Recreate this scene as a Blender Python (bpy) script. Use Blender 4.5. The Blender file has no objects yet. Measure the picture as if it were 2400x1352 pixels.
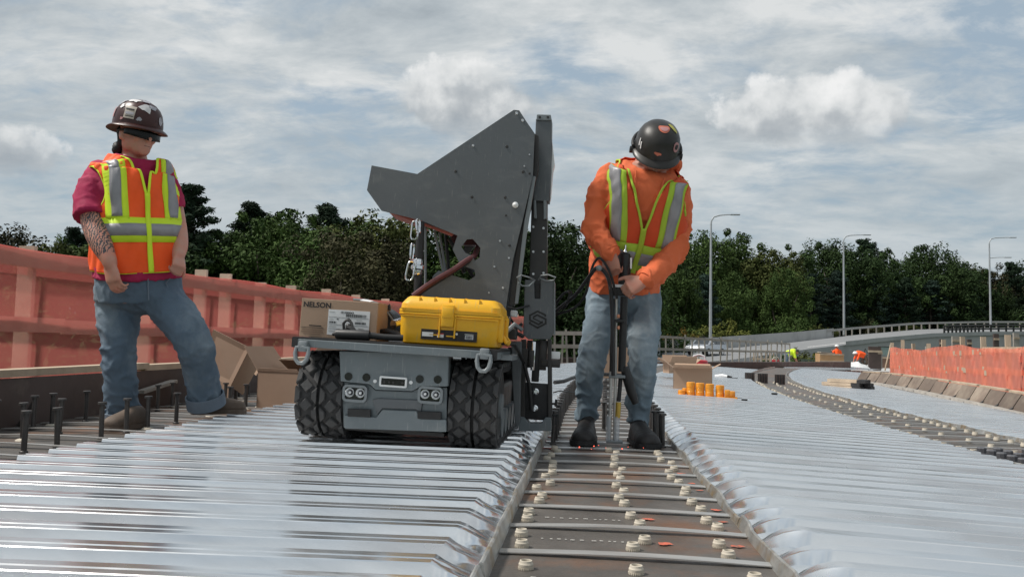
import bpy, bmesh, math, random
import numpy as np
from mathutils import Vector, Matrix, noise as mnoise
R = math.radians
random.seed(7)
scene = bpy.context.scene
COL = scene.collection

# ------------------------------------------------------------------ camera
FPX, CX, CY = 1900.0, 1200.0, 676.0            # focal length and centre for a 2400 px wide frame
CAM = Vector((0, 0, 0.42))
YAW, PIT, ROL = R(5.35), math.atan(128 / 1900), math.atan(0.022)
_f = Vector((-math.sin(YAW) * math.cos(PIT), math.cos(YAW) * math.cos(PIT), math.sin(PIT)))
_r0 = Vector((math.cos(YAW), math.sin(YAW), 0)); _u0 = _r0.cross(_f)
_r = _r0 * math.cos(ROL) + _u0 * math.sin(ROL)
_u = _u0 * math.cos(ROL) - _r0 * math.sin(ROL)
cam_d = bpy.data.cameras.new('camera'); cam = bpy.data.objects.new('camera', cam_d); COL.objects.link(cam)
cam_d.sensor_width = 36; cam_d.lens = 36 * FPX / 2400; cam_d.clip_start = 0.05; cam_d.clip_end = 5000
m3 = Matrix((_r, _u, -_f)).transposed()
cam.matrix_world = Matrix.Translation(CAM) @ m3.to_4x4()
scene.camera = cam

# ------------------------------------------------------------------ light and exposure
scene.view_settings.view_transform = 'Standard'; scene.view_settings.look = 'None'
scene.view_settings.gamma = 1; scene.view_settings.exposure = 0.66
SUN_EL, SUN_AZ = R(54), R(-98)                  # azimuth from +Y towards +X
sd = bpy.data.lights.new('sun', 'SUN'); sun = bpy.data.objects.new('sun', sd); COL.objects.link(sun)
sd.energy = 2.7; sd.angle = R(10); sd.color = (1, .95, .88)
_sdir = Vector((math.sin(SUN_AZ) * math.cos(SUN_EL), math.cos(SUN_AZ) * math.cos(SUN_EL), math.sin(SUN_EL)))
sun.rotation_euler = (-_sdir).to_track_quat('-Z', 'Y').to_euler()
sun.location = (-20, -4, 40)

world = bpy.data.worlds.new('World'); scene.world = world; world.use_nodes = True
def build_world():
    nt = world.node_tree; N = nt.nodes; L = nt.links
    N.clear()
    def nd(t, **k):
        n = N.new(t)
        for a, b in k.items(): setattr(n, a, b)
        return n
    def mth(op, a, b=None, c=None, clamp=False):
        n = nd('ShaderNodeMath', operation=op, use_clamp=clamp)
        for i, v in enumerate((a, b, c)):
            if v is None: continue
            if isinstance(v, (int, float)): n.inputs[i].default_value = v
            else: L.new(v, n.inputs[i])
        return n.outputs[0]
    def ramp(v, pts):
        n = nd('ShaderNodeValToRGB'); e = n.color_ramp.elements
        while len(e) < len(pts): e.new(0.5)
        for i, (p, c) in enumerate(pts):
            e[i].position = p; e[i].color = (*c, 1) if isinstance(c, tuple) else (c, c, c, 1)
        L.new(v, n.inputs[0]); return n.outputs[0]
    def mix(f, a, b, bt='MIX'):
        n = nd('ShaderNodeMix', data_type='RGBA', blend_type=bt)
        if isinstance(f, (int, float)): n.inputs[0].default_value = f
        else: L.new(f, n.inputs[0])
        for i, v in ((6, a), (7, b)):
            if isinstance(v, tuple): n.inputs[i].default_value = (*v, 1)
            else: L.new(v, n.inputs[i])
        return n.outputs[2]
    tc = nd('ShaderNodeTexCoord'); sep = nd('ShaderNodeSeparateXYZ'); L.new(tc.outputs['Generated'], sep.inputs[0])
    x, y, z = sep.outputs
    zz = mth('MAXIMUM', z, 0.0)
    den = mth('ADD', zz, 0.20)
    px = mth('DIVIDE', x, den); py = mth('DIVIDE', y, den)
    cmb = nd('ShaderNodeCombineXYZ'); L.new(px, cmb.inputs[0]); L.new(py, cmb.inputs[1])
    def noise(vec, scale, detail=6, rough=.55, dist=0.0, off=(0, 0, 0), sc=(1, 1, 1)):
        mp = nd('ShaderNodeMapping'); mp.inputs['Location'].default_value = off; mp.inputs['Scale'].default_value = sc
        L.new(vec, mp.inputs[0])
        n = nd('ShaderNodeTexNoise'); n.inputs['Scale'].default_value = scale; n.inputs['Detail'].default_value = detail
        n.inputs['Roughness'].default_value = rough; n.inputs['Distortion'].default_value = dist
        L.new(mp.outputs[0], n.inputs['Vector']); return n.outputs[0]
    sky = nd('ShaderNodeTexSky', sky_type='NISHITA'); sky.sun_disc = False
    sky.sun_elevation = SUN_EL; sky.sun_rotation = SUN_AZ
    sky.air_density = 1.0; sky.dust_density = 2.0
    # high broken layer
    n1 = noise(cmb.outputs[0], 1.7, 11, .60, .55, (3.1, 1.7, 0), (.8, 1.0, 1))
    n2 = noise(cmb.outputs[0], 6.5, 9, .62, .3, (0.3, 4.7, 0), (.8, 1.1, 1))
    lay = mth('ADD', mth('MULTIPLY', n1, .62), mth('MULTIPLY', n2, .38))
    cov = ramp(lay, [(.40, 0.02), (.46, .6), (.53, 1.0)])
    sh_n = mth('ADD', mth('MULTIPLY', noise(cmb.outputs[0], 1.9, 10, .62, .5, (7.3, 2.2, 0), (.7, 1.0, 1)), .72), mth('MULTIPLY', n2, .28))
    shade = ramp(sh_n, [(.37, (2.0, 2.28, 2.5)), (.455, (2.6, 2.88, 3.07)), (.52, (3.15, 3.38, 3.5)), (.60, (4.0, 4.12, 4.15))])
    base = mix(1.0, sky.outputs[0], (.9, .95, 1.0), 'MULTIPLY')
    base = mix(.85, base, (2.0, 2.48, 2.85))
    c = mix(cov, base, shade)
    # paler, greyer towards the horizon
    hz = ramp(zz, [(0.0, .9), (.12, .7), (.28, 0.0)])
    c = mix(hz, c, mix(cov, (2.0, 2.5, 2.85), (2.75, 3.1, 3.3)))
    # heaped clouds
    nv = nd('ShaderNodeTexNoise'); nv.inputs['Scale'].default_value = 9; nv.inputs['Detail'].default_value = 8; nv.inputs['Roughness'].default_value = .6
    L.new(tc.outputs['Generated'], nv.inputs['Vector'])
    nvo = mth('SUBTRACT', nv.outputs[0], .5)
    nb = nd('ShaderNodeTexNoise'); nb.inputs['Scale'].default_value = 24; nb.inputs['Detail'].default_value = 6
    L.new(tc.outputs['Generated'], nb.inputs['Vector']); nbo = mth('SUBTRACT', nb.outputs[0], .5)
    for (qx, qy, rx, ry, s) in CUMULUS:
        d = (_f + (qx - CX) / FPX * _r + (CY - qy) / FPX * _u).normalized()
        rt = Vector((d.y, -d.x, 0)).normalized(); up = rt.cross(d)
        def dot(v):
            n = nd('ShaderNodeVectorMath', operation='DOT_PRODUCT'); n.inputs[1].default_value = v
            L.new(tc.outputs['Generated'], n.inputs[0]); return n.outputs['Value']
        a = mth('DIVIDE', dot(rt), rx); b = mth('DIVIDE', dot(up), ry)
        fr = mth('GREATER_THAN', dot(d), 0.5)
        bdn = mth('MULTIPLY', mth('MINIMUM', b, 0), 1.1)
        bup = mth('MAXIMUM', b, 0)
        r2 = mth('ADD', mth('ADD', mth('MULTIPLY', a, a), mth('MULTIPLY', bup, bup)), mth('MULTIPLY', bdn, bdn))
        e = mth('ADD', mth('SUBTRACT', 1.0, r2), mth('ADD', mth('MULTIPLY', nvo, 3.2), mth('MULTIPLY', nbo, 1.1)))
        hard = ramp(e, [(.0, 0.0), (.28, .85), (.65, 1.0)])
        soft = ramp(b, [(.0, 0.0), (.35, 1.0)])      # flat hazy underside (b is clamped at 0)
        bsh = ramp(mth('ADD', mth('MULTIPLY', b, .42), mth('ADD', .5, mth('ADD', mth('MULTIPLY', nvo, 1.2), mth('MULTIPLY', nbo, 1.3)))),
                   [(.12, (1.95, 2.15, 2.35)), (.40, (2.75, 2.92, 3.05)), (.62, (4.0, 4.1, 4.12)), (.9, (5.1, 5.1, 5.07))])
        under = ramp(mth('ADD', mth('MULTIPLY', b, .5), .5), [(.0, 0.0), (.35, 1.0)])
        m = mth('MULTIPLY', mth('MULTIPLY', mth('MULTIPLY', hard, under), fr), s)
        c = mix(m, c, bsh)
    bg = nd('ShaderNodeBackground'); bg.inputs[1].default_value = 0.113
    L.new(c, bg.inputs[0])
    out = nd('ShaderNodeOutputWorld'); L.new(bg.outputs[0], out.inputs[0])
# direction (photo px), half width, half height, strength of the heaped clouds in view
CUMULUS = [(1100, 240, .096, .058, .9), (1905, 262, .104, .050, .9), (20, 350, .06, .036, .8)]
build_world()

# ------------------------------------------------------------------ pixel helpers: a ray of the photograph met at a real depth or surface
def ray(px, py): return _f + (px - CX) / FPX * _r + (CY - py) / FPX * _u
def P(px, py, D): return CAM + D * ray(px, py)
def G(px, py, z):
    d = ray(px, py); t = (z - CAM.z) / d.z; return CAM + t * d
def U(px, py, u):
    d = ray(px, py); t = (u - CAM.x) / d.x; return CAM + t * d

# ------------------------------------------------------------------ materials
def nodes_of(m):
    m.use_nodes = True; return m.node_tree.nodes, m.node_tree.links
MATS = {}
def mat(name, col, rough=.6, metal=0.0, var=.12, vscale=8.0, bump=0.0, bscale=40.0, col2=None, c2=(.5, .62), c2scale=4.0, stretch=(1, 1, 1), spec=.5, rvar=.1, coat=0, det=5, alpha=None, trans=0.0, rnd=0.0, emis=None, scr=None):
    """Procedural surface: base colour with mottling, an optional second colour in patches, roughness variation and fine relief."""
    if name in MATS: return MATS[name]
    m = bpy.data.materials.new(name); N, L = nodes_of(m); b = N['Principled BSDF']
    tc = N.new('ShaderNodeTexCoord'); mp = N.new('ShaderNodeMapping'); mp.inputs['Scale'].default_value = stretch
    L.new(tc.outputs['Object'], mp.inputs[0])
    def noi(s, d=5, r=.6):
        n = N.new('ShaderNodeTexNoise'); n.inputs['Scale'].default_value = s; n.inputs['Detail'].default_value = d; n.inputs['Roughness'].default_value = r
        L.new(mp.outputs[0], n.inputs['Vector']); return n
    n1 = noi(vscale, det)
    mr = N.new('ShaderNodeMapRange'); mr.inputs[1].default_value = .25; mr.inputs[2].default_value = .75
    mr.inputs[3].default_value = 1 - var; mr.inputs[4].default_value = 1 + var; L.new(n1.outputs[0], mr.inputs[0])
    mx = N.new('ShaderNodeMix'); mx.data_type = 'RGBA'; mx.blend_type = 'MULTIPLY'; mx.inputs[0].default_value = 1
    src = None
    if col2 is not None:
        n2 = noi(c2scale, 6, .65); rp = N.new('ShaderNodeMapRange'); rp.inputs[1].default_value = c2[0]; rp.inputs[2].default_value = c2[1]
        L.new(n2.outputs[0], rp.inputs[0])
        m2 = N.new('ShaderNodeMix'); m2.data_type = 'RGBA'; m2.inputs[6].default_value = (*col, 1); m2.inputs[7].default_value = (*col2, 1)
        L.new(rp.outputs[0], m2.inputs[0]); L.new(m2.outputs[2], mx.inputs[6])
    else: mx.inputs[6].default_value = (*col, 1)
    if rnd:
        oi = N.new('ShaderNodeObjectInfo'); r2 = N.new('ShaderNodeMapRange'); r2.inputs[3].default_value = 1 - rnd; r2.inputs[4].default_value = 1 + rnd
        L.new(oi.outputs['Random'], r2.inputs[0]); mm = N.new('ShaderNodeMath'); mm.operation = 'MULTIPLY'
        L.new(r2.outputs[0], mm.inputs[0]); L.new(mr.outputs[0], mm.inputs[1]); L.new(mm.outputs[0], mx.inputs[7])
    else: L.new(mr.outputs[0], mx.inputs[7])
    res = mx.outputs[2]
    if scr:                                                          # fine scratches and dusty rubs showing a paler tone
        for (sc_, st_, lo, hi, amt) in ((28, (5, 1, .5), .63, .70, .7), (9, (1, 1, 2.2), .58, .75, .35)):
            mp2 = N.new('ShaderNodeMapping'); mp2.inputs['Scale'].default_value = st_; mp2.inputs['Rotation'].default_value = (0, .5, 0); L.new(tc.outputs['Object'], mp2.inputs[0])
            ns = N.new('ShaderNodeTexNoise'); ns.inputs['Scale'].default_value = sc_; ns.inputs['Detail'].default_value = 3; L.new(mp2.outputs[0], ns.inputs['Vector'])
            rs_ = N.new('ShaderNodeMapRange'); rs_.inputs[1].default_value = lo; rs_.inputs[2].default_value = hi; rs_.inputs[4].default_value = amt; L.new(ns.outputs[0], rs_.inputs[0])
            ms = N.new('ShaderNodeMix'); ms.data_type = 'RGBA'; ms.inputs[7].default_value = (*scr, 1); L.new(rs_.outputs[0], ms.inputs[0]); L.new(res, ms.inputs[6]); res = ms.outputs[2]
    L.new(res, b.inputs['Base Color'])
    if rvar:
        n3 = noi(vscale * 1.7, 4); m3_ = N.new('ShaderNodeMapRange'); m3_.inputs[1].default_value = .3; m3_.inputs[2].default_value = .7
        m3_.inputs[3].default_value = max(.02, rough - rvar); m3_.inputs[4].default_value = min(1, rough + rvar)
        L.new(n3.outputs[0], m3_.inputs[0]); L.new(m3_.outputs[0], b.inputs['Roughness'])
    else: b.inputs['Roughness'].default_value = rough
    b.inputs['Metallic'].default_value = metal; b.inputs['Specular IOR Level'].default_value = spec
    b.inputs['Coat Weight'].default_value = coat
    if trans: b.inputs['Transmission Weight'].default_value = trans
    if alpha is not None: b.inputs['Alpha'].default_value = alpha
    if emis: b.inputs['Emission Color'].default_value = (*emis[0], 1); b.inputs['Emission Strength'].default_value = emis[1]
    if bump:
        n4 = noi(bscale, 6); bp = N.new('ShaderNodeBump'); bp.inputs['Strength'].default_value = bump; bp.inputs['Distance'].default_value = .01
        L.new(n4.outputs[0], bp.inputs['Height']); L.new(bp.outputs[0], b.inputs['Normal'])
    MATS[name] = m; return m

# ------------------------------------------------------------------ mesh builder
MW = {}                                         # world matrix of every root
class MB:
    def __init__(s): s.v = []; s.f = []; s.mi = []; s.cur = 0
    def add(s, vs, fs):
        o = len(s.v); s.v += [Vector(p) for p in vs]
        for f in fs: s.f.append([i + o for i in f]); s.mi.append(s.cur)
    def box(s, c, d, rot=None, bev=0.0):
        c = Vector(c); hx, hy, hz = d[0] / 2, d[1] / 2, d[2] / 2
        if bev <= 0:
            vs = [Vector((x, y, z)) for x in (-hx, hx) for y in (-hy, hy) for z in (-hz, hz)]
            fs = [(0, 1, 3, 2), (4, 6, 7, 5), (0, 4, 5, 1), (2, 3, 7, 6), (0, 2, 6, 4), (1, 5, 7, 3)]
        else:
            bm = bmesh.new(); bmesh.ops.create_cube(bm, size=1)
            bmesh.ops.scale(bm, vec=d, verts=bm.verts)
            bmesh.ops.bevel(bm, geom=list(bm.edges), offset=bev, segments=2, affect='EDGES', profile=.5)
            vs = [v.co.copy() for v in bm.verts]; bm.verts.index_update(); fs = [[v.index for v in f.verts] for f in bm.faces]; bm.free()
        if rot is not None: vs = [rot @ v for v in vs]
        s.add([c + v for v in vs], fs); return s
    def beam(s, a, b, w, h, up=(0, 0, 1)):
        a, b = Vector(a), Vector(b); d = (b - a); l = d.length; d.normalize()
        x = d.cross(Vector(up));
        if x.length < 1e-4: x = d.cross(Vector((0, 1, 0)))
        x.normalize(); z = x.cross(d)
        rot = Matrix((x, d, z)).transposed()
        return s.box((a + b) / 2, (w, l, h), rot)
    def ring(s, c, ax, n, r, ry=None, x=None, e=2.0):
        ax = Vector(ax).normalized()
        if x is None: x = ax.orthogonal().normalized()
        y = ax.cross(x); ry = r if ry is None else ry
        out = []
        for i in range(n):
            t = 2 * math.pi * i / n; ct, st = math.cos(t), math.sin(t)
            out.append(Vector(c) + x * (math.copysign(abs(ct) ** (2 / e), ct) * r) + y * (math.copysign(abs(st) ** (2 / e), st) * ry))
        return out
    def loft(s, rings, cap=True, closed=False):
        n = len(rings[0]); o = len(s.v)
        for r_ in rings: s.v += [Vector(p) for p in r_]
        m = len(rings)
        for i in range(m if closed else m - 1):
            j = (i + 1) % m
            for k in range(n):
                s.f.append([o + i * n + k, o + i * n + (k + 1) % n, o + j * n + (k + 1) % n, o + j * n + k]); s.mi.append(s.cur)
        if cap and not closed:
            s.f.append([o + k for k in range(n)][::-1]); s.mi.append(s.cur)
            s.f.append([o + (m - 1) * n + k for k in range(n)]); s.mi.append(s.cur)
        return s
    def cyl(s, a, b, r, r2=None, n=14, cap=True):
        a, b = Vector(a), Vector(b); ax = b - a; x = ax.normalized().orthogonal().normalized()
        return s.loft([s.ring(a, ax, n, r, x=x), s.ring(b, ax, n, r if r2 is None else r2, x=x)], cap)
    def tube(s, pts, r, n=8, closed=False):
        pts = [Vector(p) for p in pts]; m = len(pts); rs = r if isinstance(r, (list, tuple)) else [r] * m
        x = None; rings = []
        for i in range(m):
            a = pts[(i - 1) % m] if (closed or i > 0) else pts[i]; b = pts[(i + 1) % m] if (closed or i < m - 1) else pts[i]
            t = (b - a).normalized()
            if x is None: x = t.orthogonal().normalized()
            else:
                x = x - t * x.dot(t)
                x = x.normalized() if x.length > 1e-5 else t.orthogonal().normalized()
            rings.append(s.ring(pts[i], t, n, rs[i], x=x))
        return s.loft(rings, True, closed)
    def lathe(s, c, prof, n=20, ax=(0, 0, 1), x=None):
        ax = Vector(ax).normalized(); c = Vector(c); x = x or ax.orthogonal().normalized()
        return s.loft([s.ring(c + ax * h, ax, n, max(r, 1e-4), x=x) for r, h in prof], True)
    def prism(s, poly, depth, axis=1):
        """extrude a polygon of 3-d points along an axis vector"""
        d = Vector(depth); n = len(poly); vs = [Vector(p) for p in poly] + [Vector(p) + d for p in poly]
        fs = [list(range(n))[::-1], list(range(n, 2 * n))] + [(i, (i + 1) % n, (i + 1) % n + n, i + n) for i in range(n)]
        s.add(vs, fs); return s
    def sphere(s, c, r, n=14, m=9, rot=None, e=None):
        r = Vector(r) if not isinstance(r, (int, float)) else Vector((r, r, r)); c = Vector(c); rings = []
        for i in range(1, m):
            ph = math.pi * i / m; ring = []
            for k in range(n):
                t = 2 * math.pi * k / n; p = Vector((math.sin(ph) * math.cos(t) * r.x, math.sin(ph) * math.sin(t) * r.y, -math.cos(ph) * r.z))
                ring.append(c + (rot @ p if rot is not None else p))
            rings.append(ring)
        return s.loft(rings, True)
    def grid(s, fn, us, vs_, flip=False):
        o = len(s.v); nv = len(vs_)
        for u in us:
            for v in vs_: s.v.append(Vector(fn(u, v)))
        for i in range(len(us) - 1):
            for j in range(nv - 1):
                q = [o + i * nv + j, o + (i + 1) * nv + j, o + (i + 1) * nv + j + 1, o + i * nv + j + 1]
                s.f.append(q[::-1] if flip else q); s.mi.append(s.cur)
        return s
    def mesh(s, name, mats, inv=None, smooth=False, ang=None):
        me = bpy.data.meshes.new(name)
        vs = [(inv @ p) for p in s.v] if inv is not None else s.v
        me.from_pydata([tuple(p) for p in vs], [], s.f)
        for m in (mats if isinstance(mats, (list, tuple)) else [mats]): me.materials.append(m)
        if any(s.mi): me.polygons.foreach_set('material_index', s.mi)
        if smooth: me.polygons.foreach_set('use_smooth', [True] * len(me.polygons))
        me.validate(); me.update()
        if smooth and ang: me.set_sharp_from_angle(angle=R(ang))
        return me
    def build(s, name, mats, parent=None, local=False, smooth=False, ang=40, solid=0.0, soffset=0):
        inv = None
        if parent is not None and not local:
            inv = MW[root_of(parent).name].inverted()
        me = s.mesh(name, mats, inv, smooth, ang)
        o = bpy.data.objects.new(name, me); COL.objects.link(o)
        if parent is not None: o.parent = parent
        else: MW[o.name] = Matrix.Identity(4)
        if solid:
            md = o.modifiers.new('Solidify', 'SOLIDIFY'); md.thickness = solid; md.offset = soffset
        return o
def root_of(o):
    while o.parent is not None: o = o.parent
    return o
def tag(o, label, cat, group=None):
    o['label'] = label; o['category'] = cat
    if group: o['group'] = group
    return o
def thing(name, label, cat, loc=(0, 0, 0), rot=(0, 0, 0), group=None):
    o = bpy.data.objects.new(name, None); COL.objects.link(o); o.empty_display_size = .1
    o.location = loc; o.rotation_euler = rot
    from mathutils import Euler
    MW[o.name] = Matrix.Translation(Vector(loc)) @ Euler(rot).to_matrix().to_4x4()
    return tag(o, label, cat, group)
def struct(name, loc=None):
    o = bpy.data.objects.new(name, None); COL.objects.link(o); o['kind'] = 'structure'; MW[o.name] = Matrix.Identity(4)
    return o
def inst(name, me, parent, mw):
    """a part sharing mesh data, placed by a matrix in the space of its root"""
    o = bpy.data.objects.new(name, me); COL.objects.link(o); o.parent = parent; o.matrix_local = mw
    return o
def single(name, mb, mats, label, cat, group=None, **k):
    o = mb.build(name, mats, None, **k); return tag(o, label, cat, group)
def recentre(o):
    """move the origin of a top-level mesh to the middle of its base"""
    me = o.data; n = len(me.vertices); a = np.empty(n * 3); me.vertices.foreach_get('co', a); a = a.reshape(-1, 3)
    c = np.array([(a[:, 0].min() + a[:, 0].max()) / 2, (a[:, 1].min() + a[:, 1].max()) / 2, a[:, 2].min()])
    me.vertices.foreach_set('co', (a - c).ravel()); me.update(); o.location = c; return o
def blob(name, mb, mats, parent, voxel=.008, smooth=4, fn=None, local=False):
    """melt overlapping closed shapes into one continuous skin"""
    inv = None if local else MW[root_of(parent).name].inverted()
    me = mb.mesh('tmp', [], inv)
    o = bpy.data.objects.new('tmp', me); COL.objects.link(o)
    rm = o.modifiers.new('r', 'REMESH'); rm.mode = 'VOXEL'; rm.voxel_size = voxel
    if smooth:
        sm = o.modifiers.new('s', 'SMOOTH'); sm.factor = .5; sm.iterations = smooth
    dg = bpy.context.evaluated_depsgraph_get(); dg.update()
    me2 = bpy.data.meshes.new_from_object(o.evaluated_get(dg)); me2.name = name
    bpy.data.objects.remove(o); bpy.data.meshes.remove(me)
    if fn:
        n = len(me2.vertices); co = np.empty(n * 3, np.float32); me2.vertices.foreach_get('co', co); co = co.reshape(-1, 3)
        no = np.empty(n * 3, np.float32); me2.vertices.foreach_get('normal', no); no = no.reshape(-1, 3)
        co = co + no * fn(co)[:, None]; me2.vertices.foreach_set('co', co.astype(np.float32).ravel()); me2.update()
    me2.materials.clear()
    for m in (mats if isinstance(mats, (list, tuple)) else [mats]): me2.materials.append(m)
    me2.polygons.foreach_set('use_smooth', [True] * len(me2.polygons)); me2.update()
    ob = bpy.data.objects.new(name, me2); COL.objects.link(ob); ob.parent = parent
    return ob
def text_mesh(s, size, mat_, name='lettering', extrude=.0004, align='LEFT', bold=0.0):
    cu = bpy.data.curves.new(name, 'FONT'); cu.body = s; cu.size = size; cu.extrude = extrude; cu.align_x = align; cu.resolution_u = 3; cu.offset = size * bold
    o = bpy.data.objects.new('tmp', cu); COL.objects.link(o)
    dg = bpy.context.evaluated_depsgraph_get(); dg.update()
    me = bpy.data.meshes.new_from_object(o.evaluated_get(dg)); me.name = name
    bpy.data.objects.remove(o); me.materials.clear(); me.materials.append(mat_); return me
ORD = ['first', 'second', 'third', 'fourth', 'fifth', 'sixth', 'seventh', 'eighth', 'ninth', 'tenth', 'eleventh', 'twelfth', 'thirteenth', 'fourteenth', 'fifteenth', 'sixteenth', 'seventeenth', 'eighteenth', 'nineteenth', 'twentieth', 'twenty-first', 'twenty-second', 'twenty-third', 'twenty-fourth', 'twenty-fifth', 'twenty-sixth', 'twenty-seventh', 'twenty-eighth', 'twenty-ninth', 'thirtieth', 'thirty-first', 'thirty-second', 'thirty-third', 'thirty-fourth', 'thirty-fifth', 'thirty-sixth', 'thirty-seventh', 'thirty-eighth', 'thirty-ninth', 'fortieth']
# ------------------------------------------------------------------ common materials
def deck_mat(name, c, r0, r1, seed, streak=.08):
    m = bpy.data.materials.new(name); N, L = nodes_of(m); b = N['Principled BSDF']
    tc = N.new('ShaderNodeTexCoord')
    def noi(scale, sc, d=5, off=0):
        mp = N.new('ShaderNodeMapping'); mp.inputs['Scale'].default_value = sc; mp.inputs['Location'].default_value = (seed + off, seed * 2.3, off)
        L.new(tc.outputs['Object'], mp.inputs[0]); n = N.new('ShaderNodeTexNoise'); n.inputs['Scale'].default_value = scale; n.inputs['Detail'].default_value = d
        L.new(mp.outputs[0], n.inputs['Vector']); return n.outputs[0]
    def rng(v, a, b_, c_, d):
        n = N.new('ShaderNodeMapRange'); n.inputs[1].default_value = a; n.inputs[2].default_value = b_; n.inputs[3].default_value = c_; n.inputs[4].default_value = d
        L.new(v, n.inputs[0]); return n.outputs[0]
    sp = noi(9, (1, 1, 1), 6); st = noi(5, (.35, 14, 1), 5, 3.1); di = noi(3.2, (.5, 1.6, 1), 6, 7.7)
    mx = N.new('ShaderNodeMix'); mx.data_type = 'RGBA'; mx.inputs[6].default_value = (*c, 1); mx.inputs[7].default_value = (c[0] * .62, c[1] * .58, c[2] * .56, 1)
    L.new(rng(di, .5, .72, 0, .75), mx.inputs[0])
    mu = N.new('ShaderNodeMix'); mu.data_type = 'RGBA'; mu.blend_type = 'MULTIPLY'; mu.inputs[0].default_value = 1
    L.new(mx.outputs[2], mu.inputs[6]); L.new(rng(st, .3, .7, 1 - streak, 1 + streak), mu.inputs[7]); L.new(mu.outputs[2], b.inputs['Base Color'])
    ad = N.new('ShaderNodeMath'); ad.operation = 'ADD'; L.new(rng(sp, .3, .7, r0, r1), ad.inputs[0]); L.new(rng(di, .45, .7, 0, .15), ad.inputs[1])
    L.new(ad.outputs[0], b.inputs['Roughness']); b.inputs['Metallic'].default_value = .92
    bp = N.new('ShaderNodeBump'); bp.inputs['Strength'].default_value = .12; bp.inputs['Distance'].default_value = .01
    L.new(noi(6, (1, 2, 1), 3, 9), bp.inputs['Height']); L.new(bp.outputs[0], b.inputs['Normal'])
    return m
M_DECK = deck_mat('galvanised_steel', (.78, .80, .82), .12, .20, 1.0)
M_DECK2 = deck_mat('galvanised_steel_dull', (.80, .82, .84), .16, .23, 5.0, .02)
M_RAIL = mat('galvanised_angle', (.50, .50, .48), .42, .8, .3, 14, .25, 45, (.36, .27, .16), (.5, .66), 9)
M_FLANGE = mat('rusty_mill_scale', (.105, .094, .084), .5, .25, .3, 7, .3, 50, (.185, .092, .05), (.50, .70), 2.6)
M_STRAP = mat('bare_strap_steel', (.50, .49, .47), .42, .75, .18, 7, .05, 40, stretch=(.4, 3, 1))
M_STUD = mat('dark_stud_steel', (.085, .08, .078), .45, .6, .2, 20, rnd=.2)
M_FERR = mat('cream_ceramic', (.50, .45, .37), .75, 0, .1, 30, .1, 200, rnd=.06)
M_FASCIA = mat('brown_painted_steel', (.075, .052, .046), .55, .1, .25, 3, .15, 20, (.14, .11, .09), (.58, .72), 2.2)
M_WOOD = mat('weathered_lumber', (.42, .33, .24), .8, 0, .25, 5, .3, 60, stretch=(1, 1, .25), rnd=.12)
M_WOODG = mat('grey_lumber', (.30, .275, .245), .85, 0, .22, 5, .3, 60, rnd=.15)
M_CONC = mat('pale_concrete', (.40, .40, .39), .85, 0, .1, .6, .15, 9, (.31, .31, .30), (.52, .7), .35)
M_BLACK = mat('black_rubber', (.018, .018, .019), .65, 0, .2, 20)
M_PAINT = mat('orange_marking_paint', (.55, .12, .07), .75, 0, .3, 60, 0, 40, (.20, .10, .07), (.45, .62), 45)

def off(s): return .0097 * max(0., s - 5.) ** 2 if s < 24 else .0097 * 361 + (s - 24) * .3686
def B(u, s, z): return Vector((u + off(s), s, z))        # bridge coordinates: across, along, height
def zl(u): return .018 * (-.25 - u)                      # deck surface left bay
def zr(u): return -.045 * (u - .45)                      # right bays

# ------------------------------------------------------------------ ground
mb = MB(); mb.grid(lambda a, b: (a, b, -5.2), [-2500, -400, -60, 60, 400, 2500], [-2500, -300, -20, 60, 200, 600, 2500])
gr = mb.build('ground', mat('grass_ground', (.05, .07, .028), .95, 0, .4, .05, .3, 2)); gr['kind'] = 'structure'

# ------------------------------------------------------------------ corrugated decking, sheet by sheet
PITCH = .152
def sheet(parent, u0, u1, s0, n, ztop, m, skew, lend, rend, prof, hgt, fine=True, seed=0):
    """one sheet of n ribs; lend / rend = length of the pressed-down rib end on that side (0 = plain cut)"""
    us = []
    def seg(a, b, k): return [a + (b - a) * i / k for i in range(k)]
    k = 5 if fine else 3
    a, b = u0 + lend, u1 - rend
    if lend: us += seg(u0, a, k)
    us += seg(a, b, 6 if fine else 3)
    us += seg(b, u1, k) if rend else []
    us.append(u1)
    ts = []
    for i in range(n):
        for (t, h) in prof: ts.append((i * PITCH + t, h, i))
    ts.append((n * PITCH, prof[0][1], n - 1))
    rr = random.Random(seed); jit = [[rr.uniform(-1, 1) for _ in range(n + 1)] for _ in range(4)]
    bow = [rr.uniform(-.0012, .0012) for _ in range(n + 1)]
    def fn(ti, u):
        t, h, i = ts[ti]
        fl = 1.0; tw = 0; w = 0
        if lend and u < a: w = (a - u) / lend
        if rend and u > b: w = (u - b) / rend
        if w > 0:
            fl = ((1 - w ** 2.2) if lend else (1 - w) ** 1.05) if w < .98 else 0
            fl = max(0, fl * (1 + .12 * jit[0][i]))
            # the press flattens the rib: the crest narrows, folds over and a lip is left
            c = (prof[4][0] + prof[9][0]) / 2 + i * PITCH
            tw = (c - t) * (.62 if lend else .35) * h * w + (.026 if lend else .018) * w * h + .006 * jit[1][i] * w
        z = ztop(u) - hgt + hgt * h * fl + (.010 * math.sin(w * math.pi) * (1 - h) if w > 0 else 0) + bow[i] * h
        s = s0 + t + tw + skew * (u - u0)
        return B(u, s, z)
    mbx = MB(); mbx.grid(fn, list(range(len(ts))), us)
    return mbx.build('deck_sheet', m, parent, smooth=True, ang=28)
PROF_L = [(0, 0), (.040, 0), (.0415, .05), (.053, .96), (.0555, 1.0), (.0800, 1.0), (.0825, .93), (.0885, .93), (.0910, 1.0), (.1185, 1.0), (.1205, .96), (.138, .04)]
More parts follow.
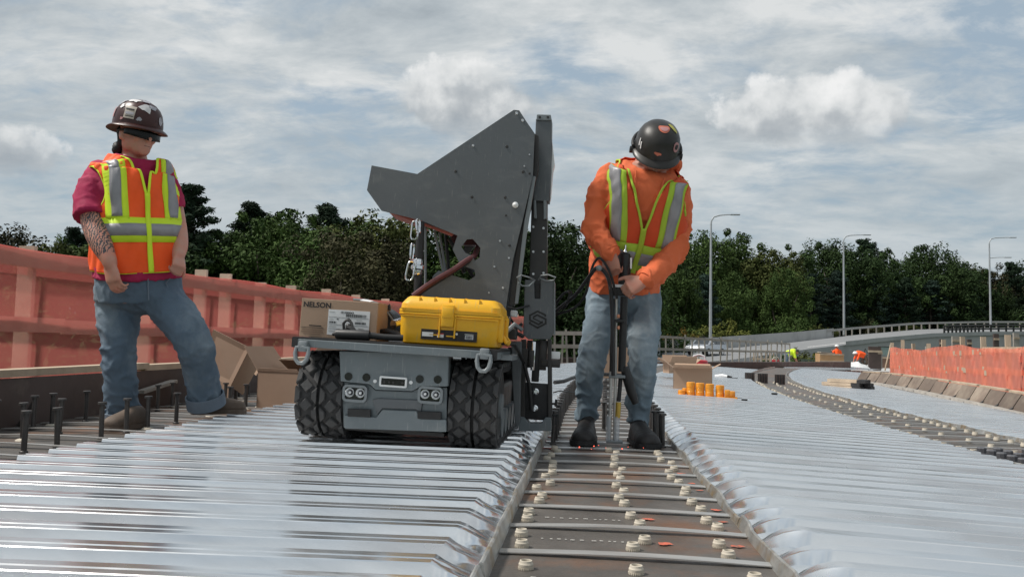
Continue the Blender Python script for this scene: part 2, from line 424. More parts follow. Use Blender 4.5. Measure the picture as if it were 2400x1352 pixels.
PROF_R = [(0, 0), (.050, 0), (.0515, .05), (.063, .96), (.0655, 1.0), (.0800, 1.0), (.0830, 1.0), (.0900, 1.0), (.0930, 1.0), (.1185, 1.0), (.1205, .96), (.136, .04)]
NR = 4
deckL = struct('metal_deck'); deckL['label'] = 'shiny corrugated metal decking under the tracked robot'
deckR = struct('metal_deck'); deckR['label'] = 'pale corrugated metal decking right of the middle girder'
deckO = struct('metal_deck'); deckO['label'] = 'pale corrugated metal decking beyond the far right girder'
i = 0
s = .9
while s < 19.5:
    fine = s < 7
    sheet(deckL, -1.81, -.205, s, NR, zl, M_DECK, .0936, 0, .085, PROF_L, .044, fine, i)
    sheet(deckR, .425, 1.95, s - .05, NR, zr, M_DECK2, 0.0, .115, 0, PROF_R, .045, fine, i + 500)
    i += 1; s += NR * PITCH - (.0007)
s = 2.6
while s < 23:
    sheet(deckO, 2.66, 4.35, s, NR, zr, M_DECK2, 0.0, .10, 0, PROF_R, .045, s < 8, i + 900)
    i += 1; s += NR * PITCH

# ------------------------------------------------------------------ girders
def girder(name, label, ua, ub, z, s0, s1, web=True):
    g = thing(name, label, 'girder')
    ss = [s0 + (s1 - s0) * k / 40 for k in range(41)]
    mb = MB()
    for (dz0, dz1, a, b) in ((-.03, 0, ua, ub), (-1.2, -.03, (ua + ub) / 2 - .012, (ua + ub) / 2 + .012), (-1.24, -1.2, ua, ub)):
        rings = [[B(a, q, z + dz0), B(b, q, z + dz0), B(b, q, z + dz1), B(a, q, z + dz1)] for q in ss]
        mb.loft(rings)
        if dz0 == -.03: mb.build('top_flange', M_FLANGE, g); mb = MB()
    mb.build('web', M_FLANGE, g)
    return g
def angle(name, g, u, z0, z1, s0, s1, w=.018, lean=0.0, foot=0.0):
    """thin bent angle in lengths, each a little out of line with the next"""
    rr = random.Random(int(abs(u) * 1000)); q = s0
    while q < s1:
        l = rr.uniform(.55, .95) if q < 8 else 2.5; n = 10; mb = MB(); rings = []; d0, d1, dz = rr.uniform(-.004, .004), rr.uniform(-.004, .004), rr.uniform(-.006, .006)
        for k in range(n + 1):
            t = k / n; y = q + (l - .004) * t; j = d0 + (d1 - d0) * t; b = rr.uniform(-.0018, .0018) + .003 * math.sin(t * 9 + dz * 900)
            rings.append([B(u - w / 2, y, z0), B(u + w / 2, y, z0), B(u + w * .28 + lean + j + b, y, z1 + dz * .6 + b), B(u + lean + j + b, y, z1 + dz * .6 + b + .002), B(u - w * .28 + lean + j + b, y, z1 + dz * .6 + b)])
        mb.loft(rings); mb.build(name, M_RAIL, g, smooth=True, ang=40); q += l
def stud_mesh(h, r=.0105):
    mb = MB(); mb.lathe((0, 0, 0), [(r * 1.5, 0), (r * 1.45, .006), (r, .009), (r, h - .011), (r * 1.75, h - .010), (r * 1.75, h - .001), (r * 1.6, h)], 14)
    return mb.mesh('stud', M_STUD, smooth=True, ang=35)
STUD = stud_mesh(.158); STUD_B = stud_mesh(.150, .0098)
def put_stud(g, u, s, z, me=STUD):
    rr = random.Random(int(u * 991 + s * 7919))
    p = B(u, s, z); rot = Matrix.Rotation(rr.uniform(-.03, .03), 4, 'X') @ Matrix.Rotation(rr.uniform(-.03, .03), 4, 'Y')
    return inst('stud', me, g, Matrix.Translation(p) @ rot)
FL_Z = -.05
gm = girder('steel_girder', 'rusty brown steel girder with white ferrules running between the two decks', -.26, .48, FL_Z, .8, 20)
angle('support_angle', gm, -.197, FL_Z, -.012, .85, 20, .016, -.004)
angle('support_angle', gm, .410, FL_Z, -.026, .85, 20, .014, .004)
# straps tying the two angles together, sprung up a little in the middle
ST = [1.607, 1.84, 2.106, 2.356, 2.575, 2.81, 3.03, 3.255, 3.48, 3.69]
while ST[-1] < 9: ST.append(ST[-1] + .225)
for k, q in enumerate(ST):
    rr = random.Random(k + 40); mb = MB(); rings = []; sk = rr.uniform(-.022, .004)
    for t in range(13):
        x = -.187 + (.590) * t / 12; arch = (.004 + .002 * ((k * 7) % 3)) * math.sin(math.pi * t / 12) + .003
        y = q + sk * (t / 12 - .5) * 1.2
        rings.append([B(x, y - .013, FL_Z + arch), B(x, y + .013, FL_Z + arch + .002), B(x, y + .013, FL_Z + arch + .0045), B(x, y - .013, FL_Z + arch + .0025)])
    mb.loft(rings); mb.build('strap', M_STRAP, gm, smooth=True, ang=30)
# spray marks beside some ferrules, and dashed chalk lines
def splat(g, u, s, z, r, seed, m=M_PAINT, name='paint_mark'):
    rr = random.Random(seed); mb = MB(); n = 14; vs = [B(u, s, z)]
    for k in range(n):
        t = 2 * math.pi * k / n; q = r * rr.uniform(.6, 1.25)
        vs.append(B(u + 1.5 * q * math.cos(t), s + q * math.sin(t), z))
    mb.add(vs, [(0, k + 1, (k + 1) % n + 1) for k in range(n)]); return mb.build(name, m, g)
COLS = (('left', -.135), ('middle', .125), ('right', .315))
ferr = []
mb = MB(); mb.lathe((0, 0, 0), [(.0145, 0), (.0155, .002), (.0155, .011), (.0147, .0115), (.0135, .015), (.013, .0175), (.0106, .018), (.0100, .016), (.0098, .002)], 22)
for k in range(22):   # vent notches round the foot read as a fine serration
    t = 2 * math.pi * k / 22; mb.box((.0152 * math.cos(t), .0152 * math.sin(t), .002), (.0028, .0026, .0042), Matrix.Rotation(t, 3, 'Z'))
FERR = mb.mesh('ceramic_ferrule', M_FERR, smooth=True, ang=40)
rows = []
for k in range(len(ST) - 1):
    a, b = ST[k], ST[k + 1]
    if a > 3.7: break
    rows += [a + .115] if k == 0 else [a + .075, a + .17]
rows = [q for q in rows if q < 3.75]
for ri, q in enumerate(rows):
    for ci, (cn, u) in enumerate(COLS):
        rr = random.Random(ri * 7 + ci)
        o = bpy.data.objects.new('ceramic_ferrule', FERR); COL.objects.link(o)
        o.location = B(u + rr.uniform(-.022, .022) + (.01 if ci == 2 else 0), q + rr.uniform(-.012, .012) - .02 * (ci == 2), FL_Z + .0005)
        o.rotation_euler = (0, 0, rr.uniform(0, 6))
        tag(o, f'cream ceramic ferrule in the {cn} line on the rusty girder, {ORD[ri]} from the camera' if ri else f'cream ceramic ferrule in the {cn} line on the rusty girder, nearest the camera', 'ferrule', 'ferrules set out on the rusty girder')
        if ci == 2 and ri in (0, 2, 4, 5, 8, 9, 11) or (ci == 1 and ri in (2, 4)):
            splat(gm, o.location.x + .045, q - .012 + rr.uniform(-.01, .01), FL_Z + .0035, rr.uniform(.009, .014), ri * 31 + ci)
for (a, q) in ((0, 1.66), (1, 1.99), (2, 2.23)):
    rr = random.Random(a); mb = MB(); x = -.10
    while x < .10:
        l = rr.uniform(.004, .012); mb.box(B(x, q + rr.uniform(-.002, .002), FL_Z + .003), (l, .003, .001)); x += l + rr.uniform(.006, .02)
    ch = mb.build('chalk_line', mat('chalk', (.6, .58, .54), .9), gm)
for q in (3.7, 3.95, 4.15): splat(gm, -.165, q, FL_Z + .0035, .03, int(q * 100), m=mat('red_marking_paint', (.42, .07, .05), .7))
# studs already welded beyond the operator
for k in range(24):
    q = 4.02 + k * .215
    for u in ((-.145, .365) if k < 3 else (-.145, .12, .365)): put_stud(gm, u, q + random.uniform(-.02, .02), FL_Z)
for u, q in ((-.152, 3.86), (.36, 3.88), (.335, 4.02), (.13, 4.5), (.10, 4.55)): put_stud(gm, u, q, FL_Z)

# left edge girder
gl = girder('steel_girder', 'left edge girder with upright studs under the left worker', -2.72, -1.80, -.03, 1.6, 20)
SROW = [2.45, 2.68, 2.9, 3.1, 3.33, 3.55, 3.78]
while SROW[-1] < 12: SROW.append(SROW[-1] + .225)
for k, q in enumerate(SROW):
    for ci, u in enumerate((-2.1, -2.33, -2.57)):
        if (k, ci) in ((6, 1), (8, 0), (7, 1), (8, 1), (9, 1), (5, 1)): continue
        rr = random.Random(k * 5 + ci); uu, qq = u + rr.uniform(-.03, .03), q + rr.uniform(-.05, .05) + (0, .12, .02)[ci]
        put_stud(gl, uu, qq, -.03)
        if rr.random() < .45:
            mb = MB(); mb.lathe(B(uu, qq, -.0298), [(.03, 0), (.026, .004), (.018, .008), (.012, .009)], 9); mb.build('weld_splatter', M_FERR, gl)
for k, q in enumerate([2.2 + .27 * j for j in range(26)]):
    mb = MB(); rings = []
    for t in range(7):
        x = -1.84 - .84 * t / 6; z = -.026 + .012 * math.sin(math.pi * t / 6)
        rings.append([B(x, q - .013, z), B(x, q + .013, z), B(x, q + .013, z + .004), B(x, q - .013, z + .004)])
    mb.loft(rings); mb.build('strap', M_STRAP, gl)
angle('support_angle', gl, -1.822, -.03, .0, 1.6, 20, .012)

# brown edge plate with lumber on top
ep = thing('edge_form', 'brown steel edge form along the left side topped with lumber', 'formwork')
mb = MB(); ss = [1.5 + .4 * k for k in range(46)]
mb.loft([[B(-2.74, q, -.06), B(-2.725, q, -.06), B(-2.725, q, .20), B(-2.74, q, .20)] for q in ss]); mb.build('plate', M_FASCIA, ep)
q = 2.0
k = 0
while q < 18:
    l = random.uniform(1.0, 2.2); z = .222 if k % 2 else .217
    mb = MB(); mb.beam(B(-2.78 - .02 * (k % 2), q, z), B(-2.76, q + l, z + .008), .1, .036); mb.build('plank', M_WOOD, ep); q += l * .98 + .01; k += 1
mb = MB(); mb.box(B(-2.68, 4.9, .1), (.05, .4, .02), Matrix.Rotation(.12, 3, 'X')); mb.build('brace', M_WOODG, ep)
for q in (3.7, 4.6, 5.6, 6.7, 7.9, 9.1):
    mb = MB(); mb.tube([B(-2.715, q, -.03), B(-2.66, q - .02, .03), B(-2.62, q - .03, .09)], .011, 6); mb.build('hook_bolt', M_STUD, ep)

# far right girder
gf = girder('steel_girder', 'far right steel girder with long rows of small ferrules', 1.9, 2.72, -.118, 2.2, 24)
for q in [3.0 + .3 * k for k in range(30)]:
    mb = MB(); mb.loft([[B(1.96 + .68 * t / 5, q - .012, -.117 + .012 * math.sin(math.pi * t / 5)), B(1.96 + .68 * t / 5, q + .012, -.117 + .012 * math.sin(math.pi * t / 5)), B(1.96 + .68 * t / 5, q + .012, -.112 + .012 * math.sin(math.pi * t / 5)), B(1.96 + .68 * t / 5, q - .012, -.112 + .012 * math.sin(math.pi * t / 5))] for t in range(6)])
    mb.build('strap', M_STRAP, gf)
angle('support_angle', gf, 1.958, -.118, -.075, 2.4, 23, .012); angle('support_angle', gf, 2.652, -.118, -.095, 2.4, 23, .012)
FERR2 = mb = MB(); mb.lathe((0, 0, 0), [(.018, 0), (.018, .012), (.0155, .016), (.0155, .022), (.011, .022), (.011, .004)], 10)
FERR2 = mb.mesh('ceramic_ferrule', M_FERR, smooth=True, ang=40)
for k in range(60):
    q = 4.6 + k * .15
    for ci, u in enumerate((2.06, 2.3, 2.55)):
        if ci == 1 and k % 2: continue
        rr = random.Random(k * 9 + ci); o = bpy.data.objects.new('ceramic_ferrule', FERR2); COL.objects.link(o)
        o.location = B(u + rr.uniform(-.02, .02), q + rr.uniform(-.02, .02), -.115)
        tag(o, 'small cream ferrule in the long rows on the far right girder', 'ferrule', 'ferrules on the far right girder')
# dark bolts where the far girder is spliced
bolt = MB(); bolt.lathe((0, 0, 0), [(.034, 0), (.034, .01), (.024, .012), (.024, .035), (.02, .04)], 8)
BOLT = bolt.mesh('bolt', mat('splice_bolt', (.12, .12, .13), .5, .6), smooth=True, ang=30)
mb = MB(); mb.loft([[B(1.98, q, -.118), B(2.62, q, -.118), B(2.62, q, -.1), B(1.98, q, -.1)] for q in (3.55, 3.9, 4.25, 4.5)]); mb.build('splice_plate', M_FASCIA, gf)
for k in range(9):
    for u in (2.03, 2.11, 2.25, 2.36, 2.49, 2.57): inst('bolt', BOLT, gf, Matrix.Translation(B(u, 3.62 + k * .1, -.1)))

# dark end-stop plates where the far girder turns
for k, (u, q, lab) in enumerate(((1.93, 13.4, 'leftmost'), (2.12, 13.1, 'middle'), (2.36, 12.8, 'rightmost'))):
    t = thing('form_plate', f'{lab} of three dark upright form plates across the far girder', 'form plate', B(u, q, -.118), group='dark form plates on the far girder')
    mb = MB(); mb.box((0, 0, .075), (.15, .03, .15)); mb.build('plate', M_STUD, t, local=True)
    for d in (-.055, -.015, .025, .06):
        mb = MB(); mb.box((d, -.02, .075), (.012, .02, .14)); mb.build('rib', M_FASCIA, t, local=True)
# ------------------------------------------------------------------ netted guard fences
def net_mat(name, col, a, tcol):
    m = bpy.data.materials.new(name); N, L = nodes_of(m); N.remove(N['Principled BSDF'])
    d = N.new('ShaderNodeBsdfDiffuse'); tl = N.new('ShaderNodeBsdfTranslucent'); t = N.new('ShaderNodeBsdfTransparent'); tc = N.new('ShaderNodeTexCoord')
    no = N.new('ShaderNodeTexNoise'); no.inputs['Scale'].default_value = 2.2; no.inputs['Detail'].default_value = 6; L.new(tc.outputs['Object'], no.inputs['Vector'])
    rp = N.new('ShaderNodeMapRange'); rp.inputs[1].default_value = .3; rp.inputs[2].default_value = .7; rp.inputs[3].default_value = a - .025; rp.inputs[4].default_value = a + .025; L.new(no.outputs[0], rp.inputs[0])
    d.inputs[0].default_value = (*col, 1); tl.inputs[0].default_value = (*tcol, 1)
    s = N.new('ShaderNodeMixShader'); s.inputs[0].default_value = .5; L.new(d.outputs[0], s.inputs[1]); L.new(tl.outputs[0], s.inputs[2])
    s2 = N.new('ShaderNodeMixShader'); L.new(rp.outputs[0], s2.inputs[0]); L.new(t.outputs[0], s2.inputs[1]); L.new(s.outputs[0], s2.inputs[2])
    L.new(s2.outputs[0], N['Material Output'].inputs[0]); return m
M_NET = net_mat('red_debris_net', (.64, .19, .17), .54, (.66, .185, .16))
M_NET2 = net_mat('orange_debris_net', (.95, .30, .21), .68, (.95, .30, .20))
M_WOODF = mat('pale_fence_lumber', (.60, .48, .37), .8, 0, .2, 5, .3, 60, rnd=.1)
gfn = thing('guard_fence', 'long timber guard fence wrapped in red netting along the left edge', 'fence')
# line of the fence in bridge coordinates
FU = lambda s: -4.70 + .045 * max(0, s - 6)
FZT = lambda s: 1.10 - .004 * max(0, s - 6)
def FPt(s, z): return Vector((FU(s) + off(s) * .9, s, z))
posts = [2.6, 3.85, 5.2, 6.42, 7.55, 8.05, 9.0, 9.55, 10.35, 11.15, 12.2, 13.2, 14.3, 15.4, 16.6, 18, 19.5, 21]
for k, q in enumerate(posts):
    rr = random.Random(k); p = FPt(q, 0); ht = 1.13 + rr.uniform(.0, .08) if k % 3 != 1 else 1.19
    le = rr.uniform(-.03, .06) if k in (6, 9, 12) else rr.uniform(-.015, .015)
    mb = MB(); mb.beam((p.x - .06, p.y, -.5), (p.x - .06, p.y + le, ht), .042, .14, up=(1, 0, 0))
    mb.build('post', M_WOODF, gfn)
def railing(z, h, seed):
    q = 2.0
    rr = random.Random(seed)
    while q < 21:
        l = rr.choice((2.4, 3.0, 3.6)); a, b = FPt(q, z + rr.uniform(-.01, .01)), FPt(min(q + l, 22), z + rr.uniform(-.015, .015))
        mb = MB(); mb.beam(a, b, .04, h); mb.build('rail', M_WOODF, gfn); q += l + .004
railing(1.03, .135, 1); railing(.48, .125, 2)
railing(-.03, .13, 3)
def netf(q, z):
    w = .012 * math.sin(q * 3.1 + z * 4) + .01 * math.sin(q * 7.7) - (.04 if False else 0)
    bulge = .022 * math.sin((z - .05) * math.pi / .5) ** 2 * math.sin(q * 2.1)
    p = FPt(q, z); return (p.x + .068 + abs(w) * .5 + bulge * .4, p.y, z + .012 * math.sin(q * 2.7) * (1 if z > 1 else 0))
mb = MB(); qs = [2.0 + .12 * k for k in range(166)]; mb.grid(netf, qs, [-.35, -.1, .05, .2, .35, .5, .65, .8, .95, 1.06, 1.115])
# fold over the top rail
mb.grid(lambda q, j: (FPt(q, 0).x + (.066, -.03, -.035)[j], q, (1.115 + .012 * math.sin(q * 2.7), 1.12 + .012 * math.sin(q * 2.7), .9)[j]), qs, [0, 1, 2])
mb.build('netting', M_NET, gfn, smooth=True)

# right fence in orange netting, sagging
gfr = thing('guard_fence', 'orange netting sagging over timber guard rails on the right', 'fence')
A = [P(2092, 890, 31), P(2160, 898, 26.5), P(2260, 910, 22), P(2400, 930, 17.6), P(2520, 948, 15.4)]
def polyp(A, t):
    t = t * (len(A) - 1); i = min(int(t), len(A) - 2); return A[i].lerp(A[i + 1], t - i)
NP = 11
for k in range(NP):
    rr = random.Random(k + 5); p = polyp(A, k / (NP - 1)); hh = 1.25 + rr.uniform(-.05, .3)
    mb = MB(); mb.beam(p - Vector((0, 0, .5)), p + Vector((rr.uniform(-.03, .03), .06, hh)), .12, .05); mb.build('post', M_WOOD, gfr)
for z, tl in ((.98, .05), (.5, -.06), (.06, .02)):
    for k in range(0, NP - 1, 2):
        rr = random.Random(int(z * 100) + k); a, b = polyp(A, k / (NP - 1)), polyp(A, min(1, (k + 2.35) / (NP - 1)))
        a = a + Vector((-.06, -.05, z + rr.uniform(-.06, .06))); b = b + Vector((-.06, -.05, z + rr.uniform(-.06, .06)))
        mb = MB(); mb.beam(a, b, .04, .13); mb.build('rail', M_WOOD, gfr)
def net2(t, z):
    p = polyp(A, t); sag = (.05 * math.sin(t * 15 + 1) + .018 * math.sin(t * 41)) * z + .10 * z * (1 - t)
    n = .05 * math.sin(t * 60 + z * 5) + .05 * math.sin(t * 190 + z * 9) + .03 * math.sin(t * 330 - z * 14)
    return (p.x - .12 + n * .6, p.y - .1 + n, p.z + z * 1.12 + sag - .10)
mb = MB(); mb.grid(net2, [k / 420 for k in range(421)], [0, .12, .25, .4, .5, .62, .75, .88, 1.0, 1.04]); mb.build('netting', M_NET2, gfr, smooth=True)
a = polyp(A, 0); d = Vector((1.6, 1.2, 0))
mb = MB(); mb.grid(lambda t, z: (a.x - .12 + d.x * t, a.y - .1 + d.y * t + .05 * math.sin(t * 14 + z * 3), a.z - .08 + z * 1.06 - .05 * math.sin(t * 6) * z), [k / 14 for k in range(15)], [0, .25, .5, .75, 1]); mb.build('netting', M_NET2, gfr, smooth=True)

# concrete-stained form panels leaning along the right edge
ef = thing('edge_form', 'row of brown plywood form panels leaning along the right deck edge', 'formwork')
E0, E1 = [], []
pts = [(2005, 893, 15.5), (2060, 898, 14.2), (2120, 908, 12.6), (2185, 921, 11.2), (2260, 937, 9.9), (2340, 955, 8.85), (2430, 976, 7.9), (2560, 1006, 6.9)]
base = [P(*p) for p in pts]
M_FORM = mat('stained_form_ply', (.14, .105, .082), .8, 0, .25, 3, .2, 30, (.25, .205, .16), (.5, .68), 1.6, rnd=.28)
npan = 17
for k in range(npan):
    a, b = polyp(base, k / npan + .002), polyp(base, (k + 1) / npan - .002)
    dx = (b - a).normalized(); nrm = Vector((dx.y, -dx.x, 0)); nrm = nrm if nrm.x > 0 else -nrm
    rr = random.Random(k); h = .17 + rr.uniform(-.008, .008)
    tilt = nrm * (.10 + rr.uniform(-.012, .012))
    mb = MB(); quad = [a, b, b + tilt + Vector((0, 0, h)), a + tilt + Vector((0, 0, h))]
    mb.prism(quad, nrm * .022); mb.build('form_panel', M_FORM, ef)
    mb = MB(); mb.beam(a - nrm * .05 + Vector((0, 0, -.02)), a + nrm * .02 + Vector((0, 0, .03)), .03, .02); mb.build('bracket', M_STUD, ef)
for k in range(0, npan - 1, 2):
    a, b = polyp(base, k / npan), polyp(base, (k + 1.8) / npan)
    mb = MB(); mb.beam(a + Vector((.16, 0, .18)), b + Vector((.16, 0, .185)), .05, .025); mb.build('ledger', M_WOOD, ef)
mb = MB(); mb.loft([[p + Vector((-.05, 0, -.03)), p + Vector((0, 0, -.03)), p + Vector((0, 0, .012)), p + Vector((-.05, 0, .012))] for p in base]); mb.build('kerb_strip', M_WOODG, ef)

# stack of lumber with black end plate
t = thing('lumber_stack', 'short stack of weathered boards with black ends on the far right decking', 'lumber', G(1975, 913, -.17))
L0 = G(1975, 913, -.17); ax = Vector((-.75, .6, 0)).normalized()
for k in range(6):
    rr = random.Random(k); c = L0 + Vector((0, 0, .035 + .05 * (k // 2))) + Vector((.11 * (k % 2), .12 * (k % 2), 0)) + ax * rr.uniform(-.06, .06)
    mb = MB(); mb.beam(c - ax * .20, c + ax * .24, .13, .045); mb.build('board', M_WOODG if k % 2 else M_WOOD, t)
    mb = MB(); mb.beam(c - ax * .33, c - ax * .202, .14, .05); mb.build('board_end', M_BLACK, t)

# dark far cross frames and beams at the end of the decks
fb = thing('cross_beam', 'dark steel cross beam with short studs at the far end of the deck', 'beam')
a, b = P(1535, 863, 21.5), P(1985, 858, 31)
mb = MB(); mb.beam(a, b, .3, .34); mb.build('beam', M_FASCIA, fb)
for k in range(34):
    c = a.lerp(b, k / 33) + Vector((0, -.18, -.05)); mb = MB(); mb.box(c, (.07, .03, .26)); mb.build('stiffener', M_STRAP if k % 3 else M_FERR, fb)
fb2 = thing('cross_beam', 'curved dark steel beam with pale tabs behind the white far deck', 'beam')
pp = [P(1800, 872, 20), P(1900, 870, 22.5), P(2000, 868, 26), P(2080, 872, 30)]
mb = MB(); mb.loft([[p + Vector((0, 0, -.2)), p + Vector((.1, .1, -.2)), p + Vector((.1, .1, .0)), p + Vector((0, 0, 0))] for p in pp]); mb.build('beam', M_FASCIA, fb2)
for k in range(26):
    c = polyp(pp, k / 25) + Vector((0, -.04, -.06)); mb = MB(); mb.box(c, (.05, .03, .12)); mb.build('tab', M_STRAP, fb2)
# far deck strip in between
mb = MB(); mb.add([P(1830, 868, 21), P(2070, 866, 31), P(1960, 856, 34), P(1840, 858, 28)], [(0, 1, 2, 3)]); fd = mb.build('far_deck', M_DECK2); fd['kind'] = 'structure'

# grey timber picket guard rails
def picket(name, label, pa, pb, n, h, seed, lean=0.1):
    t = thing(name, label, 'fence'); rr = random.Random(seed)
    for k in range(n):
        c = pa.lerp(pb, k / (n - 1)); l = rr.uniform(-lean, lean)
        mb = MB(); mb.beam(c - Vector((0, 0, .4)), c + Vector((l, 0, h * rr.uniform(.92, 1.12))), .09, .05); mb.build('post', M_WOODG, t)
    for z in (.5, .95):
        mb = MB(); mb.beam(pa + Vector((0, -.05, h * z)), pb + Vector((0, -.05, h * z)), .04, .10); mb.build('rail', M_WOODG, t)
    return t
picket('picket_fence', 'leaning grey timber guard rail behind the operator\'s left leg', P(1285, 845, 21), P(1410, 846, 21), 9, .75, 3, .08)
picket('picket_fence', 'grey timber guard rail with thin posts behind the open carton', P(1540, 850, 30), P(1850, 848, 44), 22, 1.02, 4)
mb = MB(); mb.beam(P(1150, 850, 21.4), P(1460, 852, 21.4), .3, .30); single('cross_beam', mb, M_FASCIA, 'dark beam below the leaning timber guard rail behind the operator', 'beam')

# ------------------------------------------------------------------ ramp road
M_ASPH = mat('grey_asphalt', (.20, .205, .21), .9, 0, .12, 1.2, .2, 30)
M_WALL = mat('retaining_concrete', (.34, .345, .35), .85, 0, .1, .35, .15, 6, (.27, .275, .28), (.5, .7), .22)
far_e = [P(1440, 838, 72), P(1545, 826, 77), P(1700, 815, 83), P(1868, 800, 97), P(2000, 785, 108), P(2150, 772, 119), P(2300, 768, 127), P(2520, 767, 138)]
near_e = [P(1440, 866, 52), P(1560, 856, 56), P(1720, 842, 64), P(1900, 817, 76), P(2050, 800, 86), P(2180, 788, 95), P(2300, 784, 102), P(2520, 782, 112)]
def sub(A, n): return [polyp(A, k / n) for k in range(n + 1)]
FE, NE = sub(far_e, 28), sub(near_e, 28)
mb = MB(); mb.grid(lambda i, j: FE[i].lerp(NE[i], j), range(29), [0, .25, .5, .75, 1]); rd = mb.build('road', M_ASPH); rd['kind'] = 'structure'
mb = MB(); mb.grid(lambda i, j: FE[i].lerp(NE[i], j) + Vector((0, 0, .012)), range(12, 20), [.80, .825]); mb.build('lane_line', mat('road_paint', (.75, .75, .73), .7), rd)
mb = MB(); mb.grid(lambda i, j: FE[i].lerp(NE[i], j) + Vector((0, 0, .012)), range(22, 27), [.80, .82]); mb.build('lane_line', MATS['road_paint'], rd)
# retaining wall under the near edge
mb = MB(); mb.grid(lambda i, z: NE[i] + Vector((0, -.05, z)), range(29), [.0, -.8, -1.8, -7]); mb.grid(lambda i, w: NE[i] + Vector((0, w, .35)), range(14, 29), [-.05, -.35]); mb.grid(lambda i, z: NE[i] + Vector((0, -.35, z)), range(14, 29), [.35, -.1])
rw = single('retaining_wall', mb, M_WALL, 'long pale concrete retaining wall below the curving ramp road', 'wall')
# embankment behind the far edge, so that the road stands on ground
mb = MB(); mb.grid(lambda i, j: FE[i] + (Vector((0, 0, -.02)), Vector((2, 6, -.4)), Vector((6, 20, -2)), Vector((10, 60, -5.4)))[j], range(29), range(4)); bk = mb.build('terrain', MATS['grass_ground']); bk['kind'] = 'structure'
# far concrete barrier, first half
t = thing('concrete_barrier', 'pale concrete parapet along the far side of the ramp road', 'barrier')
for k in range(0, 15):
    a, b = FE[k], FE[k + 1]; a = a.lerp(b, .004)
    if k == 14: b = a.lerp(b, .5)
    mb = MB(); mb.prism([a, b, b + Vector((0, 0, 1.15)), a + Vector((0, 0, 1.15))], Vector((.1, .4, 0)))
    mb.build('panel', M_CONC, t)
t = thing('guardrail', 'grey steel guardrail curving along the far side of the ramp road', 'guardrail')
M_GR = mat('guardrail_steel', (.33, .32, .30), .5, .5, .15, 2)
mb = MB(); mb.loft([[p + Vector((0, -.05, .75 + d)) for d in (0, .1, .2, .3)] + [p + Vector((0, .05, .75 + d)) for d in (.3, .2, .1, 0)] for p in FE[14:]]); mb.build('rail', M_GR, t)
for k in range(30):
    p = polyp(FE[14:], k / 29); mb = MB(); mb.box(p + Vector((0, .15, .4)), (.15, .15, .9)); mb.build('post', M_WOODG, t)
# black railing on the near wall
t = thing('black_railing', 'black steel railing on top of the retaining wall at the right', 'railing')
ra = [NE[k] + Vector((0, -.2, .37)) for k in range(21, 29)]
for z in (.35, .8):
    mb = MB(); mb.tube([p + Vector((0, 0, z)) for p in ra], .1, 6); mb.build('rail', M_BLACK, t)
for k in range(24):
    p = polyp(ra, k / 23); mb = MB(); mb.box(p + Vector((0, 0, .4)), (.18, .16, .9)); mb.build('post', M_BLACK, t)

# street lamps
M_POLE = mat('galvanised_pole', (.42, .44, .46), .5, .5, .1, 2)
def lamp(px, pyb, pyt, D, label, arm=1, arms=1, sgn=1):
    b = P(px, pyb, D); top = P(px + 3, pyt, D); h = top.z - b.z; sc = D / 1900
    t = thing('street_lamp', label, 'lamp post', b, group='lamp posts along the ramp road')
    mb = MB(); mb.cyl((0, 0, -1.0), (0, 0, h - .9), .17, .10, 10); mb.build('pole', M_POLE, t, local=True, smooth=True)
    for k in range(arms):
        z0 = h - .9 - k * (34 * sc); L_ = arm * (48 if k == 0 else 36) * sc
        pts = [(0, 0, z0), (.04, 0, z0 + .35), (.3, 0, z0 + .75), (.9, 0, z0 + .92), (L_ * .7, 0, z0 + .98), (L_, 0, z0 + 1.02)] if k == 0 else [(0, 0, z0), (L_ * .5, 0, z0 + .12), (L_, 0, z0 + .16)]
        mb = MB(); mb.tube(pts, [.10, .09, .08, .07, .06, .055] if k == 0 else .05, 8); mb.build('arm', M_POLE, t, local=True, smooth=True)
        e = Vector(pts[-1]); mb = MB(); mb.box(e + Vector((.35, 0, -.02)), (1.0, .34, .12), bev=.04); mb.build('lamp_head', M_POLE, t, local=True)
lamp(1665, 795, 502, 84, 'tall curved-arm lamp post just right of the operator in orange')
lamp(1978, 768, 550, 112, 'curved-arm lamp post in the middle of the three on the right')
lamp(2322, 770, 556, 124, 'lamp post with two arms at the far right', arms=2)
lamp(1543, 830, 500, 70, 'lamp post mostly hidden behind the operator in orange')
# deck of the neighbouring ramp that carries the orange fence, and the work platform of the far crew
mb = MB(); mb.grid(lambda t, j: (polyp(base, t) + Vector((.22, .1, -.12)), polyp(base, t).lerp(polyp(A, t), .5) + Vector((0, 0, -.12)), polyp(A, t) + Vector((-.4, -.3, -.12)), polyp(A, t) + Vector((1.6, 1.2, -.10)), polyp(A, t) + Vector((1.6, 1.2, -1.4)))[j], [k / 12 for k in range(13)], range(5))
o = mb.build('ramp_deck', M_CONC); o['kind'] = 'structure'
a, b, c, d = P(1770, 880, 34), P(2120, 880, 34), P(2140, 850, 66), P(1770, 850, 66)
mb = MB(); q = [Vector((v.x, v.y, -.69)) for v in (a, b, c, d)]; mb.prism(q, (0, 0, -1.2)); o = mb.build('work_platform', M_CONC); o['kind'] = 'structure'
